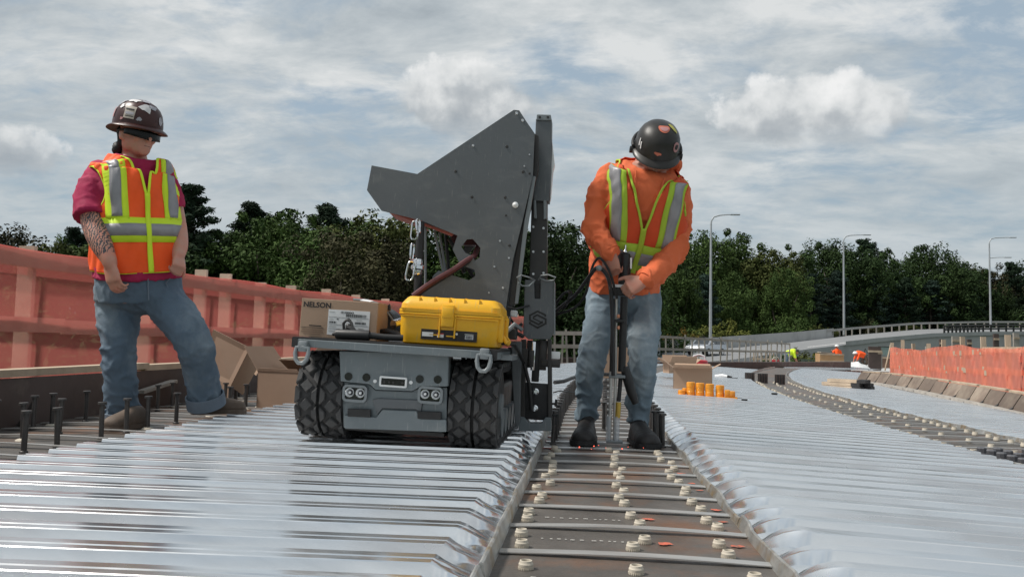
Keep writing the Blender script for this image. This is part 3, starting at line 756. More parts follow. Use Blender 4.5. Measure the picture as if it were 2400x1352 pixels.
# ------------------------------------------------------------------ trees: trunk with limbs, crown of leaf-sized faces in clumps
def leaf_mat(name, c1, c2):
    m = bpy.data.materials.new(name); N, L = nodes_of(m); b = N['Principled BSDF']
    oi = N.new('ShaderNodeObjectInfo'); tc = N.new('ShaderNodeTexCoord'); at = N.new('ShaderNodeAttribute'); at.attribute_name = 'tone'
    no = N.new('ShaderNodeTexNoise'); no.inputs['Scale'].default_value = 5.0; no.inputs['Detail'].default_value = 3; L.new(tc.outputs['Object'], no.inputs['Vector'])
    mx = N.new('ShaderNodeMix'); mx.data_type = 'RGBA'; mx.inputs[6].default_value = (*c1, 1); mx.inputs[7].default_value = (*c2, 1)
    r1 = N.new('ShaderNodeMapRange'); r1.inputs[1].default_value = .3; r1.inputs[2].default_value = .7; L.new(no.outputs[0], r1.inputs[0]); L.new(r1.outputs[0], mx.inputs[0])
    ad = N.new('ShaderNodeMath'); ad.operation = 'MULTIPLY'; r2 = N.new('ShaderNodeMapRange'); r2.inputs[3].default_value = .55; r2.inputs[4].default_value = 1.0; L.new(oi.outputs['Random'], r2.inputs[0])
    L.new(r2.outputs[0], ad.inputs[0]); L.new(at.outputs['Fac'], ad.inputs[1])
    mu = N.new('ShaderNodeMix'); mu.data_type = 'RGBA'; mu.blend_type = 'MULTIPLY'; mu.inputs[0].default_value = 1; L.new(mx.outputs[2], mu.inputs[6]); L.new(ad.outputs[0], mu.inputs[7])
    L.new(mu.outputs[2], b.inputs['Base Color']); b.inputs['Roughness'].default_value = .7; b.inputs['Specular IOR Level'].default_value = .08
    b.inputs['Transmission Weight'].default_value = 0
    return m
M_BARK = mat('bark', (.075, .06, .048), .9, 0, .3, 6, .4, 20)
LM = dict(dark=leaf_mat('leaf_dark', (.030, .056, .020), (.052, .086, .028)), mid=leaf_mat('leaf_mid', (.048, .085, .024), (.082, .128, .036)),
          olive=leaf_mat('leaf_olive', (.075, .095, .030), (.115, .130, .042)), brown=leaf_mat('leaf_brown', (.044, .046, .024), (.068, .062, .030)),
          pine=leaf_mat('needle', (.018, .036, .022), (.034, .056, .030)), lime=leaf_mat('leaf_lime', (.11, .14, .035), (.17, .17, .04)),
          blue=leaf_mat('needle_blue', (.030, .055, .042), (.045, .075, .055)), gold=leaf_mat('leaf_gold', (.16, .12, .03), (.20, .13, .035)))
def leaves(name, centres, radii, per, size, rng, flat=1.0, aspect=.55):
    n = len(centres) * per; c = np.repeat(np.array(centres), per, 0); rad = np.repeat(np.array(radii), per)
    d = rng.normal(size=(n, 3)); d /= np.linalg.norm(d, axis=1)[:, None]
    rr = rad * rng.uniform(.25, 1.0, n) ** .5
    pos = c + d * rr[:, None] * np.array([1, 1, flat])
    a = rng.normal(size=(n, 3)) * .55 + d * 1.1 + np.array([0, 0, .45]); a /= np.linalg.norm(a, axis=1)[:, None]
    b = np.cross(a, rng.normal(size=(n, 3))); b /= np.linalg.norm(b, axis=1)[:, None]; t = np.cross(a, b)
    sz = size * rng.uniform(.6, 1.35, n)
    b *= (sz * aspect)[:, None]; t *= sz[:, None]
    v = np.stack([pos - t, pos + b * .9 - t * .1, pos + t, pos - b * .9 - t * .1], 1).reshape(-1, 3).astype(np.float32)
    me = bpy.data.meshes.new(name); me.vertices.add(n * 4); me.vertices.foreach_set('co', v.ravel())
    me.loops.add(n * 4); me.loops.foreach_set('vertex_index', np.arange(n * 4, dtype=np.int32))
    me.polygons.add(n); me.polygons.foreach_set('loop_start', np.arange(0, n * 4, 4, dtype=np.int32))
    tone = np.repeat(np.repeat(rng.uniform(.82, 1.18, len(centres)), per) * rng.uniform(.9, 1.1, n), 4).astype(np.float32)
    at = me.attributes.new('tone', 'FLOAT', 'POINT'); at.data.foreach_set('value', tone)
    me.update(calc_edges=True); me.validate(); return me
def proto_broad(seed, w=.36, base=.12, N=250, per=95, size=.0105):
    """unit-height broadleaf tree"""
    rng = np.random.default_rng(seed); cs, rs = [], []
    lobes = [(rng.uniform(-.5, .5) * w, rng.uniform(-.5, .5) * w, rng.uniform(.42, .80), rng.uniform(.45, .7) * w) for _ in range(9)] + [(0, 0, .84, w * .5), (0, 0, .4, w * .85)]
    lobes += [(w * .7 * math.cos(a), w * .7 * math.sin(a), rng.uniform(.2, .38), w * .5) for a in rng.uniform(0, 6.28, 6)]
    while len(cs) < N:
        l = lobes[rng.integers(len(lobes))]; d = rng.normal(size=3); d /= np.linalg.norm(d)
        p = np.array(l[:3]) + d * l[3] * rng.uniform(.72, 1.05) * np.array([1, 1, .8])
        if p[2] < base: continue
        cs.append(p); rs.append(rng.uniform(.035, .075))
    # loose sprigs break the outline
    for _ in range(16):
        l = lobes[rng.integers(len(lobes))]; d = rng.normal(size=3); d[2] = abs(d[2]); d /= np.linalg.norm(d)
        cs.append(np.array(l[:3]) + d * l[3] * .97); rs.append(.03)
    for l in lobes:                                                  # inner leaves close the crown
        for _ in range(7):
            d = rng.normal(size=3); d /= np.linalg.norm(d); cs.append(np.array(l[:3]) + d * l[3] * .45); rs.append(l[3] * .42)
    me = leaves('crown', cs, rs, per, size, rng)
    mb = MB(); mb.cyl((0, 0, 0), (0, 0, .5), .022, .012, 9)
    for k in range(9):
        l = lobes[k]; z0 = rng.uniform(.15, .42); mid = Vector((l[0] * .5, l[1] * .5, (z0 + l[2]) / 2 - .02)); mb.tube([(0, 0, z0), mid, l[:3]], [.011, .008, .003], 6)
    return me, mb.mesh('trunk', M_BARK, smooth=True)
def proto_pine(seed, w=.2, N=44, per=130, size=.011, base=.1):
    rng = np.random.default_rng(seed); cs, rs = [], []; mb = MB(); mb.cyl((0, 0, 0), (0, 0, .97), .018, .003, 9)
    for k in range(N):
        z = base + (1 - base - .03) * (k / N) ** .85; reach = w * (1.0 - .85 * ((z - base) / (1 - base)) ** 1.5) * rng.uniform(.55, 1.15)
        if z > .9: reach *= .7
        for _ in range(3):
            a = rng.uniform(0, 6.28); tip = np.array([math.cos(a) * reach, math.sin(a) * reach, z + .02 + reach * .12])
            for t in (.45, .72, 1.0):
                cs.append(np.array([0, 0, z]) * (1 - t) + tip * t); rs.append(.030 * (1.25 - .35 * t))
            mb.tube([(0, 0, z - .01), tuple(tip)], [.004, .0015], 4)
    cs.append(np.array([0, 0, .985])); rs.append(.02)
    return leaves('crown', cs, rs, per // 3, size, rng, .6, .35), mb.mesh('trunk', M_BARK, smooth=True)
def proto_bush(seed, w=.6):
    rng = np.random.default_rng(seed); cs, rs = [], []
    for _ in range(70):
        a = rng.uniform(0, 6.28); q = rng.uniform(0, 1) ** .5; z = rng.uniform(.1, .95) * (1 - .5 * q)
        cs.append(np.array([math.cos(a) * q * w, math.sin(a) * q * w, z])); rs.append(rng.uniform(.08, .15))
    mb = MB()
    for k in range(7): mb.tube([(0, 0, 0), tuple(cs[k] * .6), tuple(cs[k])], [.02, .012, .005], 5)
    return leaves('crown', cs, rs, 45, .034, rng), mb.mesh('trunk', M_BARK)
PB = [proto_broad(11), proto_broad(12, .42, .08), proto_broad(13, .30, .10), proto_broad(14, .38, .05), proto_broad(15, .34, .1, 230, 95)]
PP = [proto_pine(21), proto_pine(22, .26, 36), proto_pine(23, .23, 40, base=.25)]
PU = [proto_bush(31), proto_bush(32, .75)]
_mc = {}
def coloured(proto, key):
    k = (proto[0].name, key)
    if k not in _mc:
        me = proto[0].copy(); me.materials.clear(); me.materials.append(LM[key]); _mc[k] = me
    return _mc[k]
def tree(px, top, D, proto, key, label, wf=1.0, zb=-5.2, name='tree', cat='tree', group='trees behind the bridge', rot=None):
    tp = P(px, top, D); h = tp.z - zb; rr = random.Random(px * 13 + top)
    t = thing(name, label, cat, (tp.x, tp.y, zb), (0, 0, rr.uniform(0, 6.28) if rot is None else rot), group)
    t.scale = (h * wf, h * wf, h)
    c = bpy.data.objects.new('crown', coloured(proto, key)); COL.objects.link(c); c.parent = t
    k = bpy.data.objects.new('trunk', proto[1]); COL.objects.link(k); k.parent = t
    return t
KN = dict(dark='dark green leafy', mid='mid green leafy', olive='olive green leafy', brown='brownish leafy', pine='dark pine', lime='yellow-green', blue='bluish green pine', gold='golden leafy')
LEFT = [ # px of the trunk, py of the tip, depth, prototype, colour, width
 (-40, 530, 62, PB[0], 'brown', 1), (45, 538, 60, PB[1], 'brown', 1), (128, 556, 58, PB[2], 'olive', .9), (182, 530, 70, PP[1], 'pine', 1), (250, 560, 60, PB[3], 'mid', 1),
 (330, 540, 62, PB[4], 'dark', 1), (390, 520, 60, PB[0], 'dark', 1), (447, 430, 58, PP[1], 'pine', 1.25), (500, 548, 60, PB[1], 'dark', 1), (545, 530, 64, PB[2], 'dark', 1),
 (598, 472, 66, PP[2], 'pine', 1.1), (640, 500, 60, PB[3], 'mid', 1), (690, 488, 62, PB[4], 'dark', 1), (728, 520, 58, PB[0], 'mid', 1), (768, 474, 66, PP[0], 'pine', 1.3),
 (815, 552, 52, PB[1], 'brown', 1), (850, 494, 64, PB[2], 'mid', 1.1), (905, 505, 62, PB[3], 'olive', 1), (930, 560, 54, PB[0], 'brown', 1), (985, 500, 64, PB[1], 'mid', 1),
 (1050, 510, 62, PB[4], 'dark', 1), (1120, 520, 64, PB[0], 'mid', 1), (1180, 540, 62, PB[2], 'dark', 1), (1240, 530, 66, PB[3], 'dark', 1), (1285, 528, 64, PB[1], 'dark', 1), (1345, 550, 68, PB[4], 'mid', 1),
 (1410, 560, 74, PB[0], 'dark', 1), (1475, 555, 80, PB[2], 'mid', 1)]
for k, (px, top, D, pr, key, wf) in enumerate(LEFT):
    kind = 'tree' if key not in ('pine', 'blue') else 'pine'
    tree(px, top, D, pr, key, f'{KN[key]} {kind} behind the left fence, {ORD[k]} along the tree line from the left'.replace('pine pine', 'pine'), wf, group='trees behind the left fence')
RIGHT = [(1560, 565, 118, PB[1], 'dark', .9), (1628, 548, 122, PB[3], 'mid', .9), (1690, 541, 128, PB[0], 'mid', 1), (1745, 546, 130, PB[4], 'mid', .9), (1800, 578, 126, PB[2], 'olive', 1), (1868, 580, 130, PB[0], 'dark', .9),
 (1925, 566, 138, PB[1], 'dark', .85), (1985, 570, 134, PB[3], 'dark', .9), (2032, 557, 150, PP[1], 'pine', 1.2), (2085, 588, 140, PB[4], 'dark', .9), (2140, 586, 150, PB[0], 'dark', .9), (2200, 578, 144, PB[1], 'dark', .95),
 (2252, 600, 150, PB[2], 'dark', 1), (2310, 622, 160, PB[3], 'brown', .9), (2372, 612, 156, PP[2], 'pine', 1), (2430, 590, 165, PB[4], 'dark', 1),
 (1590, 620, 104, PB[2], 'mid', .9), (1650, 640, 108, PP[0], 'blue', 1.2), (1720, 635, 112, PB[4], 'mid', .8), (1830, 632, 118, PB[1], 'mid', .75), (1900, 640, 122, PP[1], 'blue', 1.1), (1960, 632, 124, PP[0], 'blue', 1.2), (2055, 640, 132, PP[1], 'blue', 1.2), (2120, 648, 134, PP[0], 'pine', 1.2), (2180, 655, 138, PP[2], 'blue', 1.3), (2260, 660, 142, PP[1], 'pine', 1.2), (2350, 668, 148, PB[0], 'dark', .8)]
for k, (px, top, D, pr, key, wf) in enumerate(sorted(RIGHT, key=lambda q: q[0])):
    kind = 'tree' if key not in ('pine', 'blue') else 'pine'
    tree(px, top, D, pr, key, f'{KN[key]} {kind} beyond the ramp road, {ORD[k]} from the operator rightwards'.replace('pine pine', 'pine'), wf, zb=-4, group='trees beyond the ramp road')
for k, (px, top, D, key, zb, lab) in enumerate(((1583, 745, 90, 'gold', -1.5, 'golden autumn bush beside the operator below the trees'), (1700, 735, 95, 'lime', .2, 'round yellow-green bush right of the tall lamp post'), (1862, 728, 108, 'mid', .8, 'bright green bush behind the end of the concrete parapet'),
        (1925, 752, 106, 'olive', 1.2, 'olive scrub left of the middle lamp post'), (2040, 742, 122, 'brown', 2.4, 'brownish scrub right of the middle lamp post'), (2130, 748, 128, 'olive', 3.0, 'low scrub behind the guardrail, right of the brownish scrub'), (1640, 762, 92, 'lime', -.6, 'small lime bush left of the tall lamp post'))):
    tree(px, top, D, PU[k % 2], key, lab, 1.0, zb, 'bush', 'bush', 'bushes beside the ramp road')
for k, (px, top, D, key) in enumerate(((1795, 828, 48, 'olive'), (1835, 822, 50, 'mid'), (1880, 806, 52, 'olive'), (1905, 815, 53, 'lime'))):
    tree(px, top, D, PU[k % 2], key, f'green shrub in front of the retaining wall, {ORD[k]} of four from the left', 1.3, -1.4, 'bush', 'bush', 'shrubs at the foot of the wall')
# dense underwood between the trunks
rng = np.random.default_rng(5); cs, rs = [], []
for k in range(420):
    px = rng.uniform(-60, 1560); D = rng.uniform(50, 72) if px < 1340 else rng.uniform(70, 95); p = P(px, 700, D); cs.append(np.array([p.x, p.y, rng.uniform(-5, .8)])); rs.append(rng.uniform(.9, 1.7))
for k in range(420):
    px = rng.uniform(1500, 2460); D = rng.uniform(128, 165) + (px - 1900) * .02; p = P(px, 700, D); cs.append(np.array([p.x, p.y, rng.uniform(-3, 9)])); rs.append(rng.uniform(1.6, 3.2))
uw = leaves('underwood', cs, rs, 46, .42, rng); uw.materials.append(LM['dark'])
o = bpy.data.objects.new('underwood', uw); COL.objects.link(o); o['kind'] = 'stuff'; o['label'] = 'dark green underwood between the trunks of the tree line'; o['category'] = 'undergrowth'
# ------------------------------------------------------------------ tracked robot
M_RG = mat('robot_grey_paint', (.145, .17, .182), .45, .1, .10, 5, .05, 90, (.155, .17, .175), (.52, .75), 3, scr=(.25, .26, .255))
M_RG2 = mat('robot_plate_grey', (.108, .118, .126), .48, .2, .10, 2.5, .05, 60, (.135, .142, .146), (.5, .75), 1.8, scr=(.19, .195, .195))
M_RGL = mat('robot_light_grey', (.20, .22, .23), .45, .2, .06, 5)
M_RD = mat('robot_dark_metal', (.045, .043, .042), .45, .4, .12, 6)
M_TR = mat('track_rubber', (.030, .030, .031), .8, 0, .25, 14, .2, 60, (.055, .052, .05), (.5, .7), 6)
M_LUG = mat('tread_lug_rubber', (.050, .050, .051), .75, 0, .22, 16, .15, 80, (.075, .07, .066), (.5, .72), 9)
M_BOLT = mat('bright_bolt', (.55, .56, .57), .35, .9, .05, 10)
M_CHROME = mat('chrome', (.75, .76, .78), .18, 1.0, .05, 10)
M_WHITE = mat('white_plastic', (.72, .73, .73), .45, 0, .05, 10)
M_GLASS = mat('dark_glass', (.015, .015, .018), .1, 0, 0, 5, spec=.8)
M_HOSE = mat('black_hose', (.014, .014, .015), .5, 0, .1, 20)
M_REDH = mat('dark_red_hose', (.085, .018, .02), .55, 0, .1, 20)
M_RUND = mat('orange_red_panel', (.33, .085, .06), .5, .1, .1, 4)  # plain orange-red for the under panel and the strip beside it
_c = P(924, 900, 3.12)
RX, RY = _c.x, _c.y
robot = thing('tracked_robot', 'grey tracked robot with tall angular plate and tool mast on the metal deck', 'robot', (RX, RY, zl(RX) + .002), (0, .042, 0))
RM = MW[robot.name]; RI = RM.inverted()
def RP(px, py, ly):
    o = RI @ CAM; d = RI.to_3x3() @ ray(px, py); t = (ly - o.y) / d.y; return o + t * d
def lb(mb, name, m, parent=robot, **k): return mb.build(name, m, parent, local=True, **k)

TR, TW, TL = .172, .192, .86                         # drum radius, width, distance between drum centres
def loop_pts(r):                                     # outline of the track from the side, (y, z, tangent angle), length parameter
    out = []; per = 2 * TL + 2 * math.pi * r
    return per
def on_loop(t, r):
    """point and outward normal angle at fraction t, starting at the front bottom and running up the front"""
    arc = math.pi * TR; tot = 2 * arc + 2 * TL; d = (t % 1) * tot
    y0, z0 = .02 + TR, TR
    if d < arc:
        a = -math.pi / 2 - d / TR; return Vector((0, y0 + r * math.cos(a), z0 + r * math.sin(a))), a
    d -= arc
    if d < TL: return Vector((0, y0 + d, z0 + r)), math.pi / 2
    d -= TL
    if d < arc:
        a = math.pi / 2 - d / TR; return Vector((0, y0 + TL + r * math.cos(a), z0 + r * math.sin(a))), a
    d -= arc; return Vector((0, y0 + TL - d, z0 - r)), -math.pi / 2
PER = 2 * math.pi * TR + 2 * TL
# a lug is a chamfered diamond, and a half diamond for the shoulders
def lug_mesh(kind):
    mb = MB(); h = .013
    if kind == 'd': o = [(-.0275, 0), (0, -.0275), (.0275, 0), (0, .0275)]
    elif kind == 't': o = [(0, -.034), (.021, -.014), (.021, .014), (0, .034)]
    else: o = [(0, .034), (-.021, .014), (-.021, -.014), (0, -.034)]
    lo = [Vector((x, y, -.004)) for x, y in o]; mid = [Vector((x * .97, y * .97, h * .7)) for x, y in o]; hi = [Vector((x * .84, y * .84, h)) for x, y in o]
    mb.loft([lo, mid, hi]); return mb.mesh('tread_lug', M_LUG)
LUGS = {k: lug_mesh(k) for k in 'dtu'}
def track(side):
    xc = RP(743, 950, .02).x if side < 0 else RP(1107, 950, .02).x
    band = MB(); rings = []
    for k in range(90):
        p, a = on_loop(k / 90, TR - .012); nrm = Vector((0, math.cos(a), math.sin(a)))
        ri = []
        for (x, d) in ((-TW / 2, -.012), (-TW / 2 + .012, 0), (-.014, 0), (-.008, -.014), (.008, -.014), (.014, 0), (TW / 2 - .012, 0), (TW / 2, -.012), (TW / 2 - .01, -.03), (-TW / 2 + .01, -.03)):
            ri.append(p + nrm * d + Vector((xc + x, 0, 0)))
        rings.append(ri)
    band.loft(rings, closed=True); tk = lb(band, 'track', M_TR, smooth=True, ang=30)
    n = 36; rest = MB()
    for k in range(n):
        for hf in (-1, 1):
            hx = xc + hf * (TW / 4 + .002)
            for (kind, dx, dt) in (('d', 0, 0), ('t', -.043, .5), ('u', .043, .5)):
                t = (k + dt) / n; p, a = on_loop(t, TR - .013)
                M = Matrix.Translation(p + Vector((hx + dx, 0, 0))) @ Matrix.Rotation(a - math.pi / 2, 4, 'X')
                if t < .23 or t > .985:
                    inst('tread_lug', LUGS[kind], tk, M)
                else:
                    me = LUGS[kind]; rest.add([M @ v.co for v in me.vertices], [list(f.vertices) for f in me.polygons])
    r = rest.build('tread_lugs', M_LUG, tk, local=True); r['kind'] = 'stuff'
    # wheels, side frame with toothed rail seen on the outer face
    for k, yy in enumerate((.02 + TR, .02 + TR + TL)):
        mb = MB(); mb.cyl((xc - TW / 2 + .008, yy, TR), (xc + TW / 2 - .008, yy, TR), TR - .032, n=28); w = lb(mb, 'drum', M_RD)
        mb = MB(); mb.cyl((xc - TW / 2 - .003, yy, TR), (xc + TW / 2 + .003, yy, TR), .05, n=16); lb(mb, 'hub', M_RGL, w)
    mb = MB(); mb.box((xc, .02 + TR + TL / 2, TR), (TW - .05, TL - .1, .15), bev=.02); lb(mb, 'side_frame', M_RD)
    for k in range(5):
        mb = MB(); yy = .02 + TR + .14 + k * .145; mb.cyl((xc - TW / 2 + .004, yy, .088), (xc + TW / 2 - .004, yy, .088), .055, n=18); lb(mb, 'road_wheel', M_RGL)
    mb = MB()
    for k in range(46):
        p, a = on_loop((k + .5) / 46, TR - .05); mb.box(p + Vector((xc, 0, 0)), (.03, .03, .02), Matrix.Rotation(a - math.pi / 2, 3, 'X'))
    g = lb(mb, 'drive_teeth', M_TR, tk); g['kind'] = 'stuff'
    return xc
xl, xr = track(-1), track(1)
# body: front shell with bumper, lamps, grille slots
yb = .055
bl, br = RP(797, 950, yb).x, RP(1050, 950, yb).x
zt, zmid, zlow, zbot = RP(925, 829, yb).z, RP(925, 893, yb).z, RP(925, 955, yb).z, RP(925, 1008, yb).z
mb = MB(); mb.box(((bl + br) / 2, yb + .5, (zt + zbot) / 2 - .012), (br - bl - .012, .94, zt - zbot - .02), bev=.02); lb(mb, 'chassis', M_RG, smooth=True, ang=35)
def fpoly(pts, ly, d, m, name, parent=robot, **k):
    """plate cut to an outline measured on the front plane"""
    poly = [RP(x, y, ly) for x, y in pts]; mb = MB(); mb.prism(poly, (0, d, 0))
    o = lb(mb, name, m, parent, **k)
    if k.pop('bev', True):
        bv = o.modifiers.new('Bevel', 'BEVEL'); bv.width = .003; bv.segments = 2; bv.limit_method = 'ANGLE'
    return o
fpoly([(795, 822), (1052, 828), (1050, 905), (985, 905), (966, 916), (880, 913), (866, 900), (798, 893)], yb - .035, .045, M_RG, 'upper_fascia')
fpoly([(801, 893), (864, 899), (880, 914), (966, 917), (986, 906), (1048, 908), (1047, 1010), (805, 1002)], yb - .012, .03, M_RG, 'lower_fascia')
fpoly([(806, 972), (882, 978), (896, 960), (976, 963), (986, 981), (1046, 983), (1046, 1012), (808, 1004)], yb - .03, .04, M_RG, 'bumper')
fpoly([(872, 936), (888, 933), (980, 937), (990, 942), (986, 972), (974, 960), (896, 957), (884, 973)], yb - .022, .022, M_RG2, 'bumper_recess')
for pts in (((814, 957), (869, 959), (868, 978), (814, 976)), ((978, 963), (1034, 965), (1034, 983), (978, 981))): fpoly(pts, yb - .034, .012, M_BLACK, 'grille_slot')
for (px, py) in ((817, 882), (859, 884), (984, 888), (1026, 889)):
    c = RP(px, py, yb - .035); mb = MB(); mb.cyl(c + Vector((0, .004, 0)), c + Vector((0, -.003, 0)), .0155, n=20); lb(mb, 'sensor', M_GLASS)
for (px, py) in ((879, 893), (963, 896)):
    c = RP(px, py, yb - .037); mb = MB(); mb.cyl(c + Vector((0, .004, 0)), c + Vector((0, -.002, 0)), .007, n=14); lb(mb, 'indicator', M_WHITE)
def rrect(c, w, h, r, ly=None, n=5):
    pts = []
    for sx, sz, a0 in ((1, 1, 0), (-1, 1, 90), (-1, -1, 180), (1, -1, 270)):
        for k in range(n + 1):
            a = R(a0 + 90 * k / n); pts.append(Vector((c.x + sx * (w / 2 - r) + r * math.cos(a), c.y, c.z + sz * (h / 2 - r) + r * math.sin(a))))
    return pts
def frame(name, m, c, w, h, th, r, d, parent=robot):
    mb = MB(); a, b = rrect(c, w, h, r), rrect(c, w - 2 * th, h - 2 * th, max(.002, r - th)); D = Vector((0, d, 0))
    mb.loft([[p + D for p in a], a, b, [p + D for p in b]], cap=False); return lb(mb, name, m, parent, smooth=True, ang=40)
c = RP(921, 895, yb - .047); fr = frame('camera_bezel', M_WHITE, c, .108, .040, .007, .006, .014)
mb = MB(); mb.prism(rrect(c + Vector((0, .004, 0)), .098, .030, .003), (0, .006, 0)); lb(mb, 'camera_window', M_GLASS, fr)
for dx in (-.036, -.016, .0, .036):
    mb = MB(); mb.cyl(c + Vector((dx, .0045, -.002)), c + Vector((dx, .0025, -.002)), .0045, n=12); lb(mb, 'lens', M_RD, fr)
for (px, py) in ((831, 922), (1008, 926)):
    c = RP(px, py, yb - .035); h = frame('headlight', M_RGL, c, .098, .066, .010, .018, .03)
    mb = MB(); mb.prism(rrect(c + Vector((0, .012, 0)), .086, .054, .012), (0, .006, 0)); lb(mb, 'housing', M_GLASS, h)
    for dx in (-.021, .021):
        cc = c + Vector((dx, .008, .003)); mb = MB(); mb.lathe(cc, [(.006, .006), (.0165, -.006), (.018, -.006), (.012, .004)], 20, ax=(0, 1, 0)); lb(mb, 'reflector', M_CHROME, h, smooth=True)
        mb = MB(); mb.sphere(cc + Vector((0, -.001, 0)), .006); lb(mb, 'bulb', M_WHITE, h, smooth=True)
# belly shadow plate
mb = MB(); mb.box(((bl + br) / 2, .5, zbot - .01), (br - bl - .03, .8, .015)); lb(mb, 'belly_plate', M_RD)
# tray
ty = -.01
tl, tr_ = RP(686, 812, ty), RP(1166, 826, ty); ztop = RP(920, 803, ty).z; zb2 = RP(920, 829, ty).z
tw = tr_.x - tl.x; tcx = (tl.x + tr_.x) / 2
mb = MB(); mb.box((tcx, ty + .42, ztop - .006), (tw, .86, .010)); lb(mb, 'tray_top', M_BLACK)
mb = MB(); mb.box((tcx, ty - .004, (ztop + zb2) / 2 - .002), (tw - .03, .022, ztop - zb2 - .012), bev=.003); lb(mb, 'tray_front_rail', M_RG)
for sx in (-1, 1):
    mb = MB(); mb.box((tcx + sx * (tw / 2 - .011), ty + .43, (ztop + zb2) / 2 - .004), (.02, .86, ztop - zb2 - .014)); lb(mb, 'tray_side_rail', M_RG)
    e = Vector((tcx + sx * (tw / 2 - .012), ty - .004, (ztop + zb2) / 2 - .002)); mb = MB(); mb.box(e, (.022, .026, ztop - zb2 - .006)); lb(mb, 'end_cap', M_BLACK)
mb = MB(); mb.box((tcx, ty + .3, zb2 - .012), (.3, .4, .02)); lb(mb, 'tray_support', M_RD)
# D rings
for (px, py) in ((709, 815), (1135, 833)):
    c = RP(px, py, ty - .03); mb = MB(); mb.box(c + Vector((0, .008, .006)), (.036, .03, .042), bev=.006); d = lb(mb, 'ring_bracket', M_RGL, smooth=True, ang=40)
    pts = [c + Vector((-.024, 0, 0)), c + Vector((-.026, -.004, -.022)), c + Vector((-.021, -.006, -.045)), c + Vector((-.009, -.007, -.058)), c + Vector((.009, -.007, -.058)), c + Vector((.021, -.006, -.045)), c + Vector((.026, -.004, -.022)), c + Vector((.024, 0, 0)), c + Vector((0, 0, .004))]
    mb = MB(); mb.tube(pts, .0085, 8, closed=True); lb(mb, 'tie_ring', M_RGL, d, smooth=True)

# tall angular plate
py0 = .50
PLATE = [(871, 388), (978, 408), (1204, 258), (1217, 259), (1233, 284), (1242, 297), (1253, 313), (1249, 411), (1224, 520), (1202, 610), (1186, 720), (1182, 792), (978, 792), (978, 686), (1012, 661), (1014, 647), (1028, 634), (1054, 643), (1099, 657), (1114, 647), (1112, 632), (1079, 621), (1061, 585), (1072, 552), (985, 516), (894, 494), (860, 446)]
HOLE = [(1081, 578), (1094, 561), (1108, 560), (1126, 581), (1124, 603), (1112, 612), (1108, 600), (1090, 592)]
def plate_mesh(ly, th, hole=True):
    bm = bmesh.new(); vs = [bm.verts.new(RP(x, y, ly)) for x, y in PLATE]; es = [bm.edges.new((vs[i], vs[(i + 1) % len(vs)])) for i in range(len(vs))]
    if hole:
        hs = [bm.verts.new(RP(x, y, ly)) for x, y in HOLE]; es += [bm.edges.new((hs[i], hs[(i + 1) % len(hs)])) for i in range(len(hs))]
    bmesh.ops.triangle_fill(bm, edges=es, use_beauty=True, use_dissolve=False)
    for f in bm.faces:
        f.normal_update()
        if f.normal.y > 0: f.normal_flip()
    r = bmesh.ops.extrude_face_region(bm, geom=list(bm.faces)); bmesh.ops.translate(bm, verts=[v for v in r['geom'] if isinstance(v, bmesh.types.BMVert)], vec=(0, th, 0))
    bmesh.ops.recalc_face_normals(bm, faces=bm.faces)
    me = bpy.data.meshes.new('plate'); bm.to_mesh(me); bm.free(); me.materials.append(M_RG2); return me
o = bpy.data.objects.new('mast_plate', plate_mesh(py0, .007)); COL.objects.link(o); o.parent = robot
mp = o
# rear twin of the plate, same real outline
me2 = o.data.copy(); o2 = bpy.data.objects.new('mast_plate', me2); COL.objects.link(o2); o2.parent = robot; o2.location = (0, .26, 0)
# top and under panels closing the nose between the two plates
def span(a, b, m, name, inset=.004):
    A_, B_ = RP(*a, py0), RP(*b, py0); n = Vector((-(B_.z - A_.z), 0, B_.x - A_.x)).normalized() * inset
    mb = MB(); mb.prism([A_ + Vector((0, .0075, 0)) - n, B_ + Vector((0, .0075, 0)) - n, B_ + Vector((0, .259, 0)) - n, A_ + Vector((0, .259, 0)) - n], n * .8); lb(mb, name, m)
span((978, 410), (1204, 260), M_RG2, 'top_panel', .006); span((872, 390), (976, 410), M_RG2, 'nose_panel', .006)
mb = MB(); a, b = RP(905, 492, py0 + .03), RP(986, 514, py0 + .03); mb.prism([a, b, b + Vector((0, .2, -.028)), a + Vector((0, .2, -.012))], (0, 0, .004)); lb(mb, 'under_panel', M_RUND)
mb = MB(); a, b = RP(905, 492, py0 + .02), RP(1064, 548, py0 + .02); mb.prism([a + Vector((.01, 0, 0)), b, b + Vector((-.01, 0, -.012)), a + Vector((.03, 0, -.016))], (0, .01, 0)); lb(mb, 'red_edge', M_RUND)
for (px, py, r_, m) in ((1109, 342, .006, M_BOLT), (1188, 344, .0065, M_RD), (1068, 402, .0065, M_RD), (1106, 462, .0065, M_RD), (1184, 463, .0065, M_RD), (1241, 363, .004, M_BOLT), (1229, 390, .004, M_BOLT), (1226, 403, .007, M_RD), (1241, 407, .005, M_RD), (1186, 505, .005, M_RD),
        (1172, 565, .005, M_BOLT), (1194, 575, .006, M_RD), (1193, 605, .005, M_BOLT), (1159, 625, .005, M_BOLT), (1179, 675, .0055, M_BOLT), (1146, 686, .0045, M_BOLT), (1211, 266, .007, M_BOLT), (1225, 283, .007, M_BOLT)):
    c = RP(px, py, py0); mb = MB(); mb.lathe(c + Vector((0, .002, 0)), [(r_, 0), (r_, -.004), (r_ * .75, -.006)], 10, ax=(0, 1, 0)); lb(mb, 'bolt', m, mp)
c = RP(1208, 481, py0); mb = MB(); mb.lathe(c, [(.0135, 0), (.0135, -.009), (.008, -.011), (.004, -.015)], 20, ax=(0, 1, 0)); lb(mb, 'pivot_pin', M_WHITE, mp, smooth=True, ang=30)
